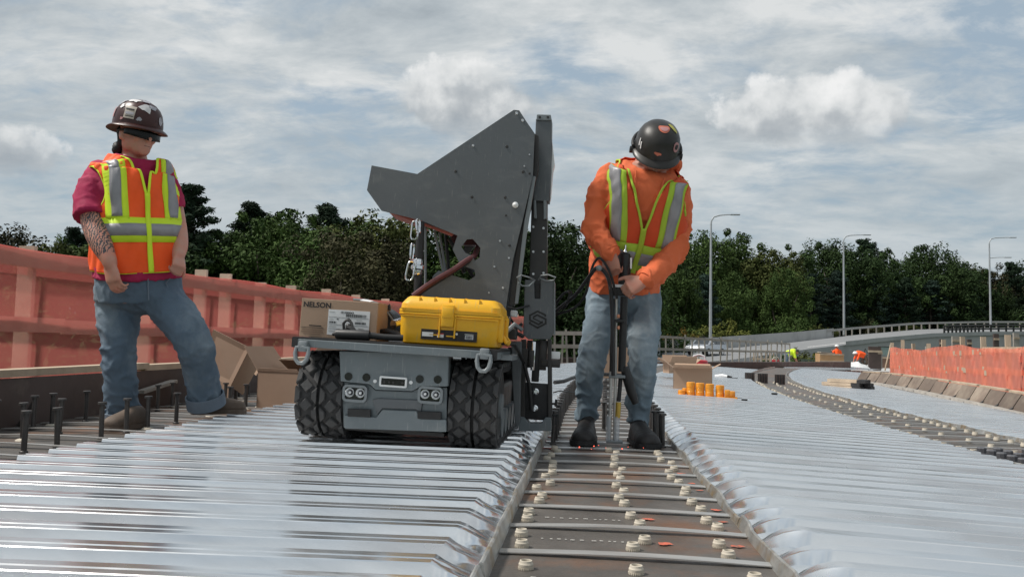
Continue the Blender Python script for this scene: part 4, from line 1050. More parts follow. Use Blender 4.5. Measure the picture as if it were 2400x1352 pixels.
# braces and struts behind the cut-outs
for (a, b, dy, r_) in (((1018, 540), (1040, 642), .1, .006), ((1030, 545), (1046, 645), .13, .006), ((1045, 550), (1052, 640), .16, .008), ((1052, 560), (1110, 650), .1, .009), ((1060, 552), (1088, 640), .18, .009), ((997, 530), (997, 690), .05, .006)):
    mb = MB(); mb.cyl(RP(*a, py0 + dy), RP(*b, py0 + dy), r_, n=8); lb(mb, 'strut', M_HOSE if r_ != .006 else M_RGL, smooth=True)
mb = MB(); mb.box((RP(1090, 560, py0 + .18)), (.12, .05, .06)); lb(mb, 'actuator', M_REDH)
# black lifting post with chrome collar, chain
mb = MB(); a, b = RP(986, 520, .46), RP(974, 800, .46); mb.cyl(a, b, .018, n=16); post = lb(mb, 'lift_post', M_HOSE, smooth=True)
cm = RP(979, 626, .455); up = (a - b).normalized()
mb = MB(); mb.lathe(cm - up * .035, [(.019, 0), (.021, .004), (.021, .02), (.03, .026), (.03, .04), (.021, .046), (.021, .066), (.019, .07)], 18, ax=up); lb(mb, 'collar', M_CHROME, post, smooth=True, ang=30)
def link(c, h, w, tilt, yaw, m=M_CHROME):
    pts = []
    for k in range(20):
        t = 2 * math.pi * k / 20; x, z = math.cos(t) * w, math.sin(t) * (h - w) + math.copysign(0, 1)
        x = max(-w, min(w, math.cos(t) * w * 1.35)); z = math.copysign(min(1, abs(math.sin(t)) * 1.1), math.sin(t)) * h
        pts.append(c + Matrix.Rotation(tilt, 3, 'Y') @ (Matrix.Rotation(yaw, 3, 'Z') @ Vector((x, 0, z))))
    mb = MB(); mb.tube(pts, .0042, 6, closed=True); return mb
for (px, py, h, w, ti, ya) in ((972, 540, .040, .015, .05, .2), (966, 590, .036, .012, .0, 1.2), (962, 635, .042, .016, .15, .3), (980, 530, .03, .011, -.1, 1.0)):
    lb(link(RP(px, py, .41), h, w, ti, ya), 'chain_link', M_CHROME, smooth=True)
mb = MB(); mb.tube([RP(968, 694, .40), RP(1000, 670, .41), RP(1030, 651, .45), RP(1062, 633, .47), RP(1092, 612, .485), RP(1112, 600, .52), RP(1120, 580, .62)], .0125, 8); lb(mb, 'hose', M_REDH, smooth=True)
mb = MB(); mb.tube([RP(968, 697, .41), RP(1003, 674, .42), RP(1034, 655, .46), RP(1064, 636, .48), RP(1094, 616, .49), RP(1110, 604, .53), RP(1118, 584, .62)], .009, 8); lb(mb, 'hose', M_HOSE, smooth=True)

# tool mast on the right
my = .60
def rbox(x0, y0, x1, y1, ly, d, m, name, parent=robot, bev=.004):
    a, b = RP(x0, y0, ly), RP(x1, y1, ly); c = (a + b) / 2
    mb = MB(); mb.box((c.x, ly + d / 2, c.z), (abs(b.x - a.x), d, abs(a.z - b.z)), bev=bev); return lb(mb, name, m, parent, smooth=True, ang=35)
# leaning slender side panels next to the plate
fpoly([(1253, 313), (1262, 318), (1262, 400), (1232, 520), (1206, 716), (1192, 716), (1202, 620), (1224, 520), (1250, 411)], py0 + .03, .03, M_RD, 'mast_edge')
fpoly([(1248, 412), (1256, 414), (1236, 540), (1214, 712), (1206, 712), (1228, 520)], py0 + .012, .012, M_RGL, 'edge_strip')
fpoly([(1256, 278), (1293, 278), (1292, 400), (1287, 472), (1250, 470), (1252, 380)], my, .09, M_RG2, 'mast_head_box')
fpoly([(1258, 268), (1291, 269), (1293, 283), (1257, 282)], my - .006, .1, M_RGL, 'mast_cap')
fpoly([(1294, 330), (1300, 385), (1296, 400), (1291, 460), (1289, 470), (1292, 400)], my + .02, .05, M_WHITE, 'side_shroud')
for px in (1265, 1284):
    c = RP(px, 275, my - .008); mb = MB(); mb.cyl(c, c + Vector((0, .01, 0)), .006, n=10); lb(mb, 'bolt', M_RD)
fpoly([(1246, 466), (1283, 466), (1281, 690), (1240, 690), (1243, 560)], my + .02, .06, M_RD, 'mast_channel')
fpoly([(1250, 470), (1256, 466), (1258, 512), (1251, 512)], my, .02, M_RGL, 'latch'); fpoly([(1273, 466), (1281, 468), (1281, 512), (1274, 514)], my, .02, M_RGL, 'latch')
for px, pys in ((1250, (532, 590, 642)), (1274, (535, 590, 640))):
    for py in pys:
        c = RP(px, py, my + .02); mb = MB(); mb.cyl(c + Vector((0, .002, 0)), c - Vector((0, .004, 0)), .0055, n=10); lb(mb, 'bolt', M_BOLT)
# lower head plate with emblem
hp = fpoly([(1230, 656), (1252, 656), (1253, 700), (1266, 700), (1267, 656), (1296, 656), (1297, 782), (1288, 795), (1238, 795), (1226, 784)], my - .035, .012, M_RG2, 'head_plate')
fpoly([(1252, 664), (1268, 664), (1267, 704), (1253, 704)], my - .02, .01, M_BLACK, 'slot', hp)
fpoly([(1297, 656), (1300, 660), (1300, 784), (1297, 784)], my - .035, .1, M_RGL, 'head_side', hp)
def stroke(pts, w, name='emblem'):
    """thick polyline in the plane of the head plate, photo px; square joints are mitred"""
    ly = my - .0365; q = [RP(x, y, ly) for x, y in pts]; mb = MB(); L_, R_ = [], []
    for i in range(len(q)):
        t0 = (q[i] - q[i - 1]).normalized() if i > 0 else (q[1] - q[0]).normalized(); t1 = (q[i + 1] - q[i]).normalized() if i < len(q) - 1 else t0
        n0, n1 = Vector((-t0.z, 0, t0.x)), Vector((-t1.z, 0, t1.x)); n = (n0 + n1).normalized(); n = n / max(.5, n.dot(n0)); L_.append(q[i] + n * w / 2); R_.append(q[i] - n * w / 2)
    D = Vector((0, .003, 0))
    mb.loft([[a, b, b + D, a + D] for a, b in zip(L_, R_)]); return lb(mb, name, M_BLACK, hp)
# interlocking hexagonal emblem
stroke([(1278, 742), (1278, 738), (1260, 729.5), (1242, 739), (1242, 750), (1262, 760), (1271, 755)], .0085)
stroke([(1242, 754), (1242, 758), (1260, 768), (1279, 758), (1279, 748), (1259, 738), (1250, 743)], .0085)
stroke([(1250, 743.5), (1250, 746), (1271, 756), (1271, 752)], .0055)
# open black tool carriage below the head plate
fpoly([(1222, 795), (1232, 795), (1230, 985), (1215, 985), (1218, 880)], my - .02, .06, M_RD, 'carriage_side')
fpoly([(1283, 795), (1292, 795), (1294, 985), (1284, 985)], my - .02, .06, M_RD, 'carriage_side')
for (x0, x1, y0, y1, dy, m) in ((1236, 1246, 797, 862, 0, M_BLACK), (1251, 1262, 797, 895, .01, M_BLACK), (1266, 1279, 797, 868, 0, M_RD), (1240, 1250, 820, 860, -.02, M_RD), (1247, 1252, 800, 868, -.01, M_CHROME)):
    rbox(x0, y0, x1, y1, my + dy, .03, m, 'guide_rod', bev=.002)
mb = rbox(1268, 842, 1312, 862, my - .01, .05, M_RD, 'control_box'); rbox(1290, 823, 1312, 842, my - .005, .04, M_WHITE, 'white_block')
cb = rbox(1222, 896, 1288, 986, my - .01, .06, M_BLACK, 'tool_block')
for (px, py) in ((1256, 917), (1254, 956)):
    c = RP(px, py, my - .012); mb = MB(); mb.lathe(c + Vector((0, .004, 0)), [(.014, 0), (.014, -.01), (.010, -.012), (.008, -.02)], 14, ax=(0, 1, 0)); lb(mb, 'fitting', M_CHROME, cb, smooth=True, ang=30)
fpoly([(1214, 976), (1228, 977), (1240, 992), (1268, 992), (1278, 978), (1292, 978), (1292, 1010), (1216, 1010)], my - .03, .09, M_RG, 'foot_bracket')
for (px, py, l) in ((1300, 946, 14), (1303, 973, 22)):
    c = RP(px, py, my + .0); mb = MB(); mb.cyl(c - Vector((.03, 0, 0)), c + Vector((.008, 0, 0)), .005, n=8); mb.cyl(c + Vector((.006, 0, -.012)), c + Vector((.006, 0, .02 if l < 20 else .006)), .006, n=8); lb(mb, 'clamp_screw', M_BLACK)
mb = MB(); c = RP(1304, 985, my); mb.box(c, (.014, .02, .04)); lb(mb, 'clamp_jaw', M_BLACK)
# link between chassis and carriage, cables
mb = MB(); mb.box(((RP(1200, 850, my).x + RP(1228, 850, my).x) / 2, my - .02, RP(1200, 845, my).z), (.09, .06, .12)); lb(mb, 'mast_mount', M_RD)
fpoly([(1198, 800), (1222, 800), (1219, 985), (1212, 1005), (1206, 985), (1200, 880)], my - .08, .03, M_RG2, 'mast_guard')
for pts, r_, m in (([RP(1170, 803, .25), RP(1205, 806, .3), RP(1228, 850, .5), RP(1240, 900, .54), RP(1246, 962, .55)], .009, M_HOSE),
        ([RP(1219, 664, .5), RP(1212, 650, .47), RP(1222, 645, .45), RP(1240, 650, .46), RP(1254, 657, .52), RP(1240, 670, .5), RP(1224, 670, .48), RP(1215, 662, .47)], .0035, M_RGL),
        ([RP(1262, 656, .56), RP(1268, 646, .52), RP(1285, 644, .5), RP(1302, 650, .5), RP(1298, 657, .52), RP(1280, 658, .54), RP(1264, 652, .55)], .0035, M_RGL),
        ([RP(1190, 720, .5), RP(1210, 724, .5), RP(1240, 716, .55)], .005, M_HOSE), ([RP(1190, 775, .45), RP(1206, 760, .45), RP(1222, 772, .5)], .01, M_RGL),
        ([RP(1180, 790, .45), RP(1196, 745, .48), RP(1210, 770, .5), RP(1222, 760, .55)], .008, M_HOSE), ([RP(1185, 795, .5), RP(1200, 775, .5), RP(1226, 788, .55)], .01, M_BLACK)):
    mb = MB(); mb.tube(pts, r_, 7); lb(mb, 'cable', m, smooth=True)
mb = MB(); mb.box(RP(1196, 782, .5), (.06, .08, .05), bev=.006); lb(mb, 'junction_box', M_RD)
mb = MB(); mb.box(RP(1205, 735, .56), (.03, .05, .03), bev=.006); lb(mb, 'connector', M_WHITE)
# rear deck machinery seen between tray and right track
for k, px in enumerate((1086, 1098, 1110, 1122)):
    mb = MB(); mb.box(RP(px, 846, .3), (.012, .05, .03)); lb(mb, 'cable_clip', M_BLACK)
mb = MB(); mb.box(RP(1180, 836, .3), (.10, .3, .02)); lb(mb, 'rear_rail', M_RGL)

# ------------------------------------------------------------------ things lying on the robot's tray
TZ = ztop
def on_tray(name, label, cat, px, ly, rz=0.0, dz=0.0):
    a = RP(px, 800, ly); p = RM @ Vector((a.x, ly, TZ + dz)); e = (RM.to_3x3() @ Matrix.Rotation(rz, 3, 'Z')).to_euler()
    return thing(name, label, cat, p, tuple(e))
M_CARD = mat('brown_cardboard', (.36, .245, .17), .85, 0, .08, 4, .1, 120)
M_CARDD = mat('brown_cardboard_shaded', (.25, .165, .115), .9, 0, .08, 4)  # darker brown: shade painted into carton insides and shaded walls; also faint print
M_INK = mat('dark_print', (.02, .018, .018), .7, 0, 0, 5)
M_LAB = mat('white_paper_label', (.70, .70, .70), .7, 0, .04, 8)
def put_text(s, size, m, parent, c, name='lettering', sx=1.0, bold=0.0):
    """lettering on a face looking towards -y in the space of its root"""
    o = bpy.data.objects.new(name, text_mesh(s, size, m, name, bold=bold)); COL.objects.link(o); o.parent = parent
    o.matrix_local = Matrix.Translation(c) @ Matrix.Rotation(R(90), 4, 'X') @ Matrix.Scale(sx, 4, (1, 0, 0)); return o
s1 = (RP(800, 800, .16) - RP(799, 800, .16)).x                       # metres per photo px on that plane
W, H = 180 * s1, 88 * s1
bx = on_tray('cardboard_box', 'closed brown cardboard box with NELSON print on the robot tray', 'box', 790, .16, .02)
mb = MB(); mb.box((0, .12, H / 2), (W, .24, H), bev=.002); body = lb(mb, 'carton', M_CARD, bx)
mb = MB(); mb.box((0, .12, H + .0006), (W - .004, .05, .0012)); lb(mb, 'tape', mat('packing_tape', (.40, .30, .21), .3, 0, .05, 5), body)
put_text('NELSON', .030, M_INK, body, Vector((-W / 2 + .008, -.001, H * .78)), sx=1.02, bold=.028)
mb = MB(); mb.box((W * .13, -.0006, H * .42), (W * .54, .0012, H * .66)); lab = lb(mb, 'label', M_LAB, body)
lx0 = W * .13 - W * .27
def bars(parent, x, z, w, h, seed, m=M_INK, y=-.0016):
    rr = random.Random(seed); mb = MB(); q = 0
    while q < w:
        b = rr.choice((.0012, .002, .003)); mb.box((x + q, y, z), (b, .0006, h)); q += b + rr.choice((.0012, .002))
    return lb(mb, 'barcode', m, parent)
put_text('101050043', .0125, M_INK, lab, Vector((lx0 + .05, -.0016, H * .66)), bold=.015); put_text('40', .009, M_INK, lab, Vector((lx0 + .036, -.0016, H * .49)))
for (x, z, w_) in ((.016, .69, .022), (.014, .50, .018), (.13, .51, .024), (.02, .31, .03), (.14, .29, .022), (.018, .19, .024), (.05, .15, .04)):
    mb = MB(); mb.box((lx0 + x, -.0016, H * z), (w_, .0006, .0028)); lb(mb, 'small_print', M_STRAP, lab)
bars(lab, lx0 + .075, H * .615, .085, .012, 3); bars(lab, lx0 + .006, H * .42, .03, .008, 4); bars(lab, lx0 + .115, H * .43, .045, .009, 5)
for zf in (.555, .36, .25): mb = MB(); mb.box((W * .13, -.0016, H * zf), (W * .52, .0006, .0008)); lb(mb, 'rule', M_INK, lab)
for k in range(5):
    mb = MB(); mb.box((-W * .30 + (.0 if k == 0 else -.012), -.0008, H * (.30 - .055 * k)), (W * (.16, .3, .26, .28, .22)[k], .0014, .004 if k != 1 else .0012)); lb(mb, 'small_print', M_CARDD if k > 1 else M_INK, body)

# yellow case
M_YEL = mat('yellow_plastic', (.80, .42, .012), .42, 0, .08, 6, .06, 200, scr=(.62, .40, .08))
s2 = (RP(1060, 800, .10) - RP(1059, 800, .10)).x
CW, CH = 246 * s2, 112 * s2
cs_ = on_tray('tool_case', 'bright yellow hard plastic case with black sticker on the robot tray', 'case', 1048, .10, -.02)
def rr_ring(w, d, r, z, cy, n=6):
    out = []
    for sx, sy, a0 in ((1, 1, 0), (-1, 1, 90), (-1, -1, 180), (1, -1, 270)):
        for k in range(n + 1):
            a = R(a0 + 90 * k / n); out.append(Vector((sx * (w / 2 - r) + r * math.cos(a), cy + sy * (d / 2 - r) + r * math.sin(a), z)))
    return out
CD = .26
def stack(prof, cy):  # (shrink, z, radius)
    mb = MB(); mb.loft([rr_ring(CW - 2 * s, CD - 2 * s, r_, z, cy) for s, z, r_ in prof]); return mb
base_h = CH * .66
lb(stack([(.026, .0, .03), (.016, .006, .035), (.008, base_h * .35, .035), (.006, base_h * .93, .035), (.0, base_h * .94, .036), (.0, base_h, .036)], CD / 2), 'base', M_YEL, cs_, smooth=True, ang=32)
lb(stack([(.0, base_h + .002, .036), (.0, base_h + .012, .036), (.005, base_h + .014, .035), (.007, CH * .84, .035), (.026, CH * .97, .03), (.034, CH, .03)], CD / 2), 'lid', M_YEL, cs_, smooth=True, ang=32)
for k in range(5):
    mb = MB(); x = -CW * .30 + k * CW * .145; mb.box((x, CD / 2, CH + .001), (.006, CD - .09, .004)); mb.box((x, .022, CH * .92), (.006, .012, CH * .13)); lb(mb, 'lid_rib', M_YEL, cs_)
mb = MB(); mb.box((-.004, .0, base_h * .94), (.052, .014, CH * .46), bev=.004); mb.box((-.004, -.008, base_h * 1.04), (.044, .006, CH * .22), bev=.002); lb(mb, 'latch', M_YEL, cs_, smooth=True, ang=35)
for sx in (-1, 1):
    for dx in (.02,): mb = MB(); mb.box((sx * .031 - .004, .004, base_h * .62), (.006, .012, CH * .5), bev=.001); lb(mb, 'latch_guide', M_YEL, cs_)
mb = MB(); mb.box((-.0, .001, base_h - .014), (CW * .94, .006, .004)); mb.box((0, .001, base_h + .014), (CW * .94, .006, .004)); lb(mb, 'rim', M_YEL, cs_)
for yy in (.05, .2):
    mb = MB(); mb.box((CW / 2 - .004, yy, base_h * .62), (.02, .05, CH * .55), bev=.005); lb(mb, 'side_latch', M_YEL, cs_, smooth=True, ang=35)
mb = MB(); mb.tube([(CW / 2 + .002, .07, .05), (CW / 2 + .018, .06, .03), (CW / 2 + .02, .10, .022), (CW / 2 + .018, .16, .03), (CW / 2 + .002, .17, .05)], .009, 8); lb(mb, 'handle', M_YEL, cs_, smooth=True)
zl_ = base_h * .33; mb = MB(); mb.box((.004, .0068, zl_), (CW * .54, .0015, CH * .215), bev=.0005); st = lb(mb, 'sticker', M_INK, cs_)
for (x, w, dz, h, m) in ((-.082, .045, .0, .017, M_LAB), (-.030, .026, -.004, .012, M_LAB), (-.030, .026, .0045, .004, mat('sticker_red', (.55, .06, .05), .6)), (.086, .033, -.003, .016, M_LAB), (.008, .03, -.003, .0045, M_YEL), (-.055, .04, -.001, .004, M_YEL)):
    mb = MB(); mb.box((x, .0056, zl_ + dz), (w, .0012, h)); lb(mb, 'sticker_field', m, st)
bars(st, .073, zl_ - .003, .026, .013, 8, y=.0046); mb = MB(); mb.cyl((.035, .0056, zl_ + .007), (.035, .0046, zl_ + .007), .005, n=14); lb(mb, 'seal', M_LAB, st)
mb = MB(); mb.box((.085, .0056, zl_ + .0085), (.036, .0012, .003)); lb(mb, 'small_print', M_STRAP, st)

# black welding handle, ground clamp, bag and cables between box and case
wh = on_tray('weld_lance', 'black tubular weld lance lying along the front of the tray', 'tool', 850, .06, 0)
mb = MB(); o0 = MW[wh.name].inverted() @ RM
def WP(px, py, ly): return o0 @ RP(px, py, ly)
mb.tube([WP(786, 784, .05), WP(790, 783, .05), WP(866, 786, .06)], [.016, .020, .021], 14); lb(mb, 'grip', M_HOSE, wh, smooth=True, ang=40)
mb = MB(); mb.tube([WP(866, 786, .06), WP(900, 790, .07), WP(945, 792, .085)], [.014, .013, .013], 12); lb(mb, 'sleeve', M_BLACK, wh, smooth=True)
mb = MB(); mb.sphere(WP(782, 783, .05), .007); lb(mb, 'knob', M_RD, wh, smooth=True)
cl = on_tray('ground_clamp', 'small dark lever clamp standing against the box label', 'clamp', 830, .09, 0)
o0 = MW[cl.name].inverted() @ RM
mb = MB(); mb.tube([WP(822, 752, .1), WP(812, 750, .1), WP(805, 758, .1), WP(806, 770, .1), WP(818, 776, .1)], .006, 8); mb.tube([WP(816, 748, .1), WP(824, 757, .095), WP(826, 768, .09)], .006, 8); lb(mb, 'jaw', M_RD, cl, smooth=True)
mb = MB(); mb.tube([WP(815, 766, .095), WP(826, 772, .09), WP(840, 783, .085)], [.012, .013, .005], 8); mb.sphere(WP(817, 765, .095), .012); lb(mb, 'lever', M_RD, cl, smooth=True)
bg_ = on_tray('welding_mask', 'black welding shield and gear behind the cardboard box', 'mask', 905, .34, 0)
o0 = MW[bg_.name].inverted() @ RM
mb = MB(); pts = [WP(868, 716, .34), WP(893, 718, .34), WP(914, 730, .35), WP(925, 752, .36), WP(927, 796, .36), WP(872, 796, .34)]; mb.prism(pts, (0, .18, 0)); sh = lb(mb, 'shell', M_HOSE, bg_); bv = sh.modifiers.new('Bevel', 'BEVEL'); bv.width = .012; bv.segments = 3
mb = MB(); mb.tube([WP(828, 702, .33), WP(860, 704, .33), WP(892, 714, .335), WP(912, 722, .34)], .006, 8); mb.tube([WP(884, 722, .325), WP(908, 732, .33), WP(921, 750, .335)], .004, 7); lb(mb, 'strap', M_RGL, bg_, smooth=True)
mb = MB(); mb.prism([WP(903, 724, .33), WP(912, 712, .33), WP(913, 728, .33)], (0, .02, 0)); lb(mb, 'visor', M_BLACK, bg_)
for (px, py, r_) in ((898, 762, .012), (890, 745, .009), (904, 776, .008)):
    mb = MB(); mb.sphere(WP(px, py, .335), r_); lb(mb, 'buckle', M_CHROME, bg_, smooth=True)
tb = on_tray('steel_tube', 'silver tube end lying behind the yellow case', 'tube', 930, .26, 0); o0 = MW[tb.name].inverted() @ RM
mb = MB(); mb.cyl(WP(922, 760, .24), WP(948, 752, .3), .018, n=14); lb(mb, 'tube', M_CHROME, tb, smooth=True, ang=40)
mb = MB(); mb.tube([WP(880, 778, .25), WP(905, 776, .22), WP(930, 782, .2), WP(945, 790, .2)], .012, 8); lb(mb, 'cable', M_HOSE, tb, smooth=True)
tg = on_tray('paper_tag', 'white paper tag on top of the cardboard box', 'tag', 836, .2, 0, H + .002)
mb = MB(); mb.prism([(0, 0, .003), (.045, .0, .0), (.05, .03, .006), (.004, .035, .01)], (0, 0, .0012)); lb(mb, 'paper', M_LAB, tg)
# ------------------------------------------------------------------ cartons and loose things on the decks
def carton(t, c, w, d, h, rz, flaps, m=M_CARD, closed_bottom=True):
    """open cardboard box: four walls, floor and flaps hinged at the rim (name, angle outwards from upright in degrees)"""
    rot = Matrix.Rotation(rz, 3, 'Z'); c = Vector(c); th = .005
    def wp(v): return c + rot @ Vector(v)
    walls = (((-w / 2, -d / 2), (w / 2, -d / 2)), ((w / 2, -d / 2), (w / 2, d / 2)), ((w / 2, d / 2), (-w / 2, d / 2)), ((-w / 2, d / 2), (-w / 2, -d / 2)))
    for k, (a, b) in enumerate(walls):
        a, b = Vector((*a, 0)), Vector((*b, 0)); n = Vector(((b - a).y, -(b - a).x, 0)).normalized()
        mb = MB(); mb.prism([wp(a), wp(b), wp(b + Vector((0, 0, h))), wp(a + Vector((0, 0, h)))], rot @ (-n * th)); mb.build('wall', m, t)
        if k < len(flaps) and flaps[k] is not None:
            ang, fl = flaps[k]; dirn = Vector((0, 0, 1)) * math.cos(R(ang)) + n * math.sin(R(ang)); e = (b - a).normalized()
            a1, b1 = a + Vector((0, 0, h + .001)), b + Vector((0, 0, h + .001))
            nn = (e.cross(dirn)).normalized() * .004
            mb = MB(); mb.prism([wp(a1), wp(b1), wp(b1 + dirn * fl - e * .012), wp(a1 + dirn * fl + e * .012)], rot @ nn); mb.build('flap', m, t)
    mb = MB(); mb.prism([wp((-w / 2 + .006, -d / 2 + .006, .002)), wp((w / 2 - .006, -d / 2 + .006, .002)), wp((w / 2 - .006, d / 2 - .006, .002)), wp((-w / 2 + .006, d / 2 - .006, .002))], (0, 0, .004)); mb.build('floor', M_CARDD, t)
# left: opened cartons on the left girder behind the right boot of the standing worker
g1 = G(615, 962, -.02)
t = thing('cardboard_box', 'opened brown carton with raised flaps beside the left track', 'box', g1)
carton(t, g1 + Vector((.09, .26, 0)), .32, .30, .23, -.32, [(12, .02), (38, .26), (-60, .14), (40, .2)], M_CARDD)  # walls and flaps coloured in the shaded brown
g2 = G(560, 962, -.02)
t = thing('cardboard_box', 'tipped brown carton leaning behind the standing worker\'s jeans', 'box', g2)
a = P(500, 772, 5.45); b = P(585, 815, 5.35); c_ = P(540, 905, 5.3); d_ = P(470, 870, 5.5)
mb = MB(); mb.prism([a, b, c_, d_], Vector((.0, .012, 0))); mb.build('flap', M_CARDD, t)
mb = MB(); mb.prism([b, P(618, 832, 5.6), P(568, 925, 5.5), c_], Vector((0, .012, 0))); mb.build('wall', M_CARD, t)
mb = MB(); mb.prism([d_, c_, P(535, 955, 5.3), P(455, 945, 5.5)], Vector((0, .012, 0))); mb.build('wall', M_CARDD, t)
mb = MB(); mb.prism([P(590, 812, 5.75), P(622, 845, 5.65), P(600, 880, 5.6), P(566, 850, 5.7)], Vector((0, .012, 0))); mb.build('flap', M_CARD, t)
mb = MB(); mb.prism([P(440, 955, 5.4), P(560, 962, 5.4), P(560, 962, 5.4) + Vector((0, .3, 0)), P(440, 955, 5.4) + Vector((0, .3, 0))], Vector((0, 0, .006))); mb.build('floor', M_CARDD, t)

# right: open carton, amber plastic packs
g3 = G(1625, 918, zr(1.4) + .001)
t = thing('cardboard_box', 'open brown carton with wide flaps on the right decking behind the amber packs', 'box', g3)
carton(t, g3 + Vector((.02, .23, 0)), .40, .30, .24, -.12, [(74, .14), (60, .10), (70, .12), (52, .16)])
M_AMB = mat('amber_plastic', (.72, .30, .03), .25, 0, .18, 12, .1, 50, (.50, .19, .02), (.5, .7), 6)
g4 = G(1655, 932, zr(1.5) + .001)
t = thing('amber_pack', 'row of amber plastic tubes on a tray in front of the open carton', 'plastic pack', g4, (0, 0, -.16))
mb = MB(); mb.box((0, 0, .008), (.56, .16, .016), bev=.004); lb(mb, 'tray', M_AMB, t)
mb = MB(); mb.box((.02, .03, .003), (.6, .1, .005)); lb(mb, 'dark_mat', M_BLACK, t)
for k, (x, y, h, r_) in enumerate(((-.14, .02, .125, .040), (-.055, .015, .12, .040), (.032, .005, .115, .039), (.125, .01, .105, .038), (-.22, .0, .05, .034), (-.19, .05, .065, .028))):
    mb = MB(); mb.lathe((x, y, .016), [(r_, 0), (r_, h * .3), (r_ * .93, h * .33), (r_ * .93, h * .62), (r_, h * .65), (r_, h * .96), (r_ * .85, h), (r_ * .5, h)], 16); mb.box((x - r_ * .9, y, .016 + h * .45), (.012, .03, h * .9)); lb(mb, 'tube', M_AMB, t, smooth=True, ang=30)
for k, (x, h) in enumerate(((.19, .065), (.235, .055))):
    mb = MB(); mb.box((x, -.01, .016 + h / 2), (.05, .09, h), bev=.008); lb(mb, 'block', M_AMB, t, smooth=True, ang=35)
# red can and second carton behind
g5 = G(1640, 884, zr(1.5))
t = thing('fuel_can', 'red plastic can with pale handle behind the open carton', 'can', P(1638, 872, 11.5))
c = Vector((0, 0, 0)); mb = MB(); mb.lathe(c, [(.12, -.06), (.135, -.02), (.135, .12), (.12, .15), (.125, .16), (.11, .17), (.05, .175)], 18); lb(mb, 'body', mat('red_plastic', (.42, .02, .03), .4, 0, .08, 8), t, smooth=True, ang=40)
mb = MB(); mb.tube([(-.09, 0, .16), (-.075, 0, .23), (0, 0, .25), (.075, 0, .23), (.09, 0, .16)], .012, 8); lb(mb, 'handle', M_WHITE, t, smooth=True)
t = thing('cardboard_box', 'second carton with crumpled flaps behind the open carton', 'box', P(1600, 872, 11.2)); cc = P(1592, 874, 11.2)
carton(t, cc, .38, .26, .14, .25, [(40, .12), (55, .10), (30, .12), (62, .14)])
for k, (px, py, m, lab) in enumerate(((1600, 852, M_RD, 'dark cloth lump in the second carton'),)):
    mb = MB(); mb.sphere(P(px, py, 11.2), (.09, .08, .05)); recentre(single('rag', mb, m, lab, 'rag'))
mb = MB(); mb.prism([P(1618, 842, 11.7), P(1632, 838, 11.7), P(1634, 858, 11.7), P(1622, 860, 11.7)], (.0, .02, .0)); recentre(single('paper_sheet', mb, M_LAB, 'white paper sheet sticking up beside the red can', 'paper'))
# small bits on the decking
mb = MB(); c = G(1660, 934, zr(1.6)); mb.box(c + Vector((.28, -.25, .012)), (.05, .025, .02), bev=.004); recentre(single('rubber_block', mb, M_BLACK, 'small black block on the right decking nearer the camera than the amber packs', 'block'))
mb = MB(); c = G(1815, 925, zr(2)); mb.box(c + Vector((0, 0, .012)), (.06, .03, .02), bev=.004); recentre(single('rubber_block', mb, M_BLACK, 'small black block lying beside the far right girder', 'block'))
t = thing('hand_tool', 'white hand tool with black tip right of the open carton', 'tool', G(1695, 886, zr(1.9)))
c = Vector((0, 0, .03)); mb = MB(); mb.tube([(-.12, .05, .03), (-.02, .0, .04), (.06, -.04, .03)], [.02, .03, .022], 10); lb(mb, 'body', M_WHITE, t, smooth=True)
mb = MB(); mb.tube([(.06, -.04, .03), (.13, -.06, .02)], [.022, .012], 10); lb(mb, 'tip', M_BLACK, t, smooth=True)
mb = MB(); mb.tube([(-.1, -.05, .01), (.05, -.12, .01), (.2, -.16, .012)], .006, 6); lb(mb, 'cord', M_HOSE, t)
t = thing('power_cable', 'thick dark cable lying across the decking left of the operator\'s leg', 'cable')
mb = MB(); mb.tube([P(1300, 896, 5.6), P(1322, 893, 5.7), P(1340, 886, 5.9), P(1362, 880, 6.1), P(1400, 876, 6.3), P(1470, 880, 6.4)], .014, 8); mb.build('cable', M_HOSE, t, smooth=True)
mb = MB(); mb.tube([P(1296, 920, 4.6), P(1310, 916, 4.6), P(1330, 918, 4.7), P(1352, 920, 4.8)], .004, 6); mb.build('wire', M_HOSE, t, smooth=True)
# box seen between the operator's legs
t = thing('cardboard_box', 'brown carton seen between the operator\'s legs behind the weld tool', 'box', P(1440, 880, 6.9)); carton(t, P(1440, 885, 6.9), .30, .22, .26, .1, [None, (40, .1), None, (40, .1)])

# ------------------------------------------------------------------ far side of the site
wc = P(1944, 862, 48)
t = thing('timber_crate', 'big brown plywood crate by the far workers', 'crate', wc); mb = MB(); mb.box((0, 0, .42), (1.35, 1.0, .84)); lb(mb, 'crate_body', mat('plywood', (.40, .25, .13), .8, 0, .15, 2), t)
for z in (.06, .4, .8): mb = MB(); mb.box((0, -.52, z), (1.38, .04, .08)); lb(mb, 'batten', M_WOOD, t)
mb = MB(); mb.box((-.2, 0, .88), (.8, .8, .06), Matrix.Rotation(.1, 3, 'Y')); lb(mb, 'lid_board', M_WOODG, t)
t = thing('timber_pallets', 'stack of timber frames left of the worker in yellow-green', 'pallet', P(1790, 862, 46))
for k in range(6):
    mb = MB(); mb.box((-.55 + .22 * k, 0, .5), (.06, .06, 1.0)); lb(mb, 'upright', M_WOOD, t)
for z in (.1, .5, .95): mb = MB(); mb.box((0, -.05, z), (1.3, .05, .09)); lb(mb, 'slat', M_WOOD, t)
t = thing('red_bucket', 'red bucket beside the bent worker in yellow-green', 'bucket', P(1818, 860, 44)); mb = MB(); mb.lathe((0, 0, 0), [(.16, 0), (.2, .36), (.21, .36), (.21, .39)], 14); lb(mb, 'pail', MATS['red_plastic'], t, smooth=True, ang=40)
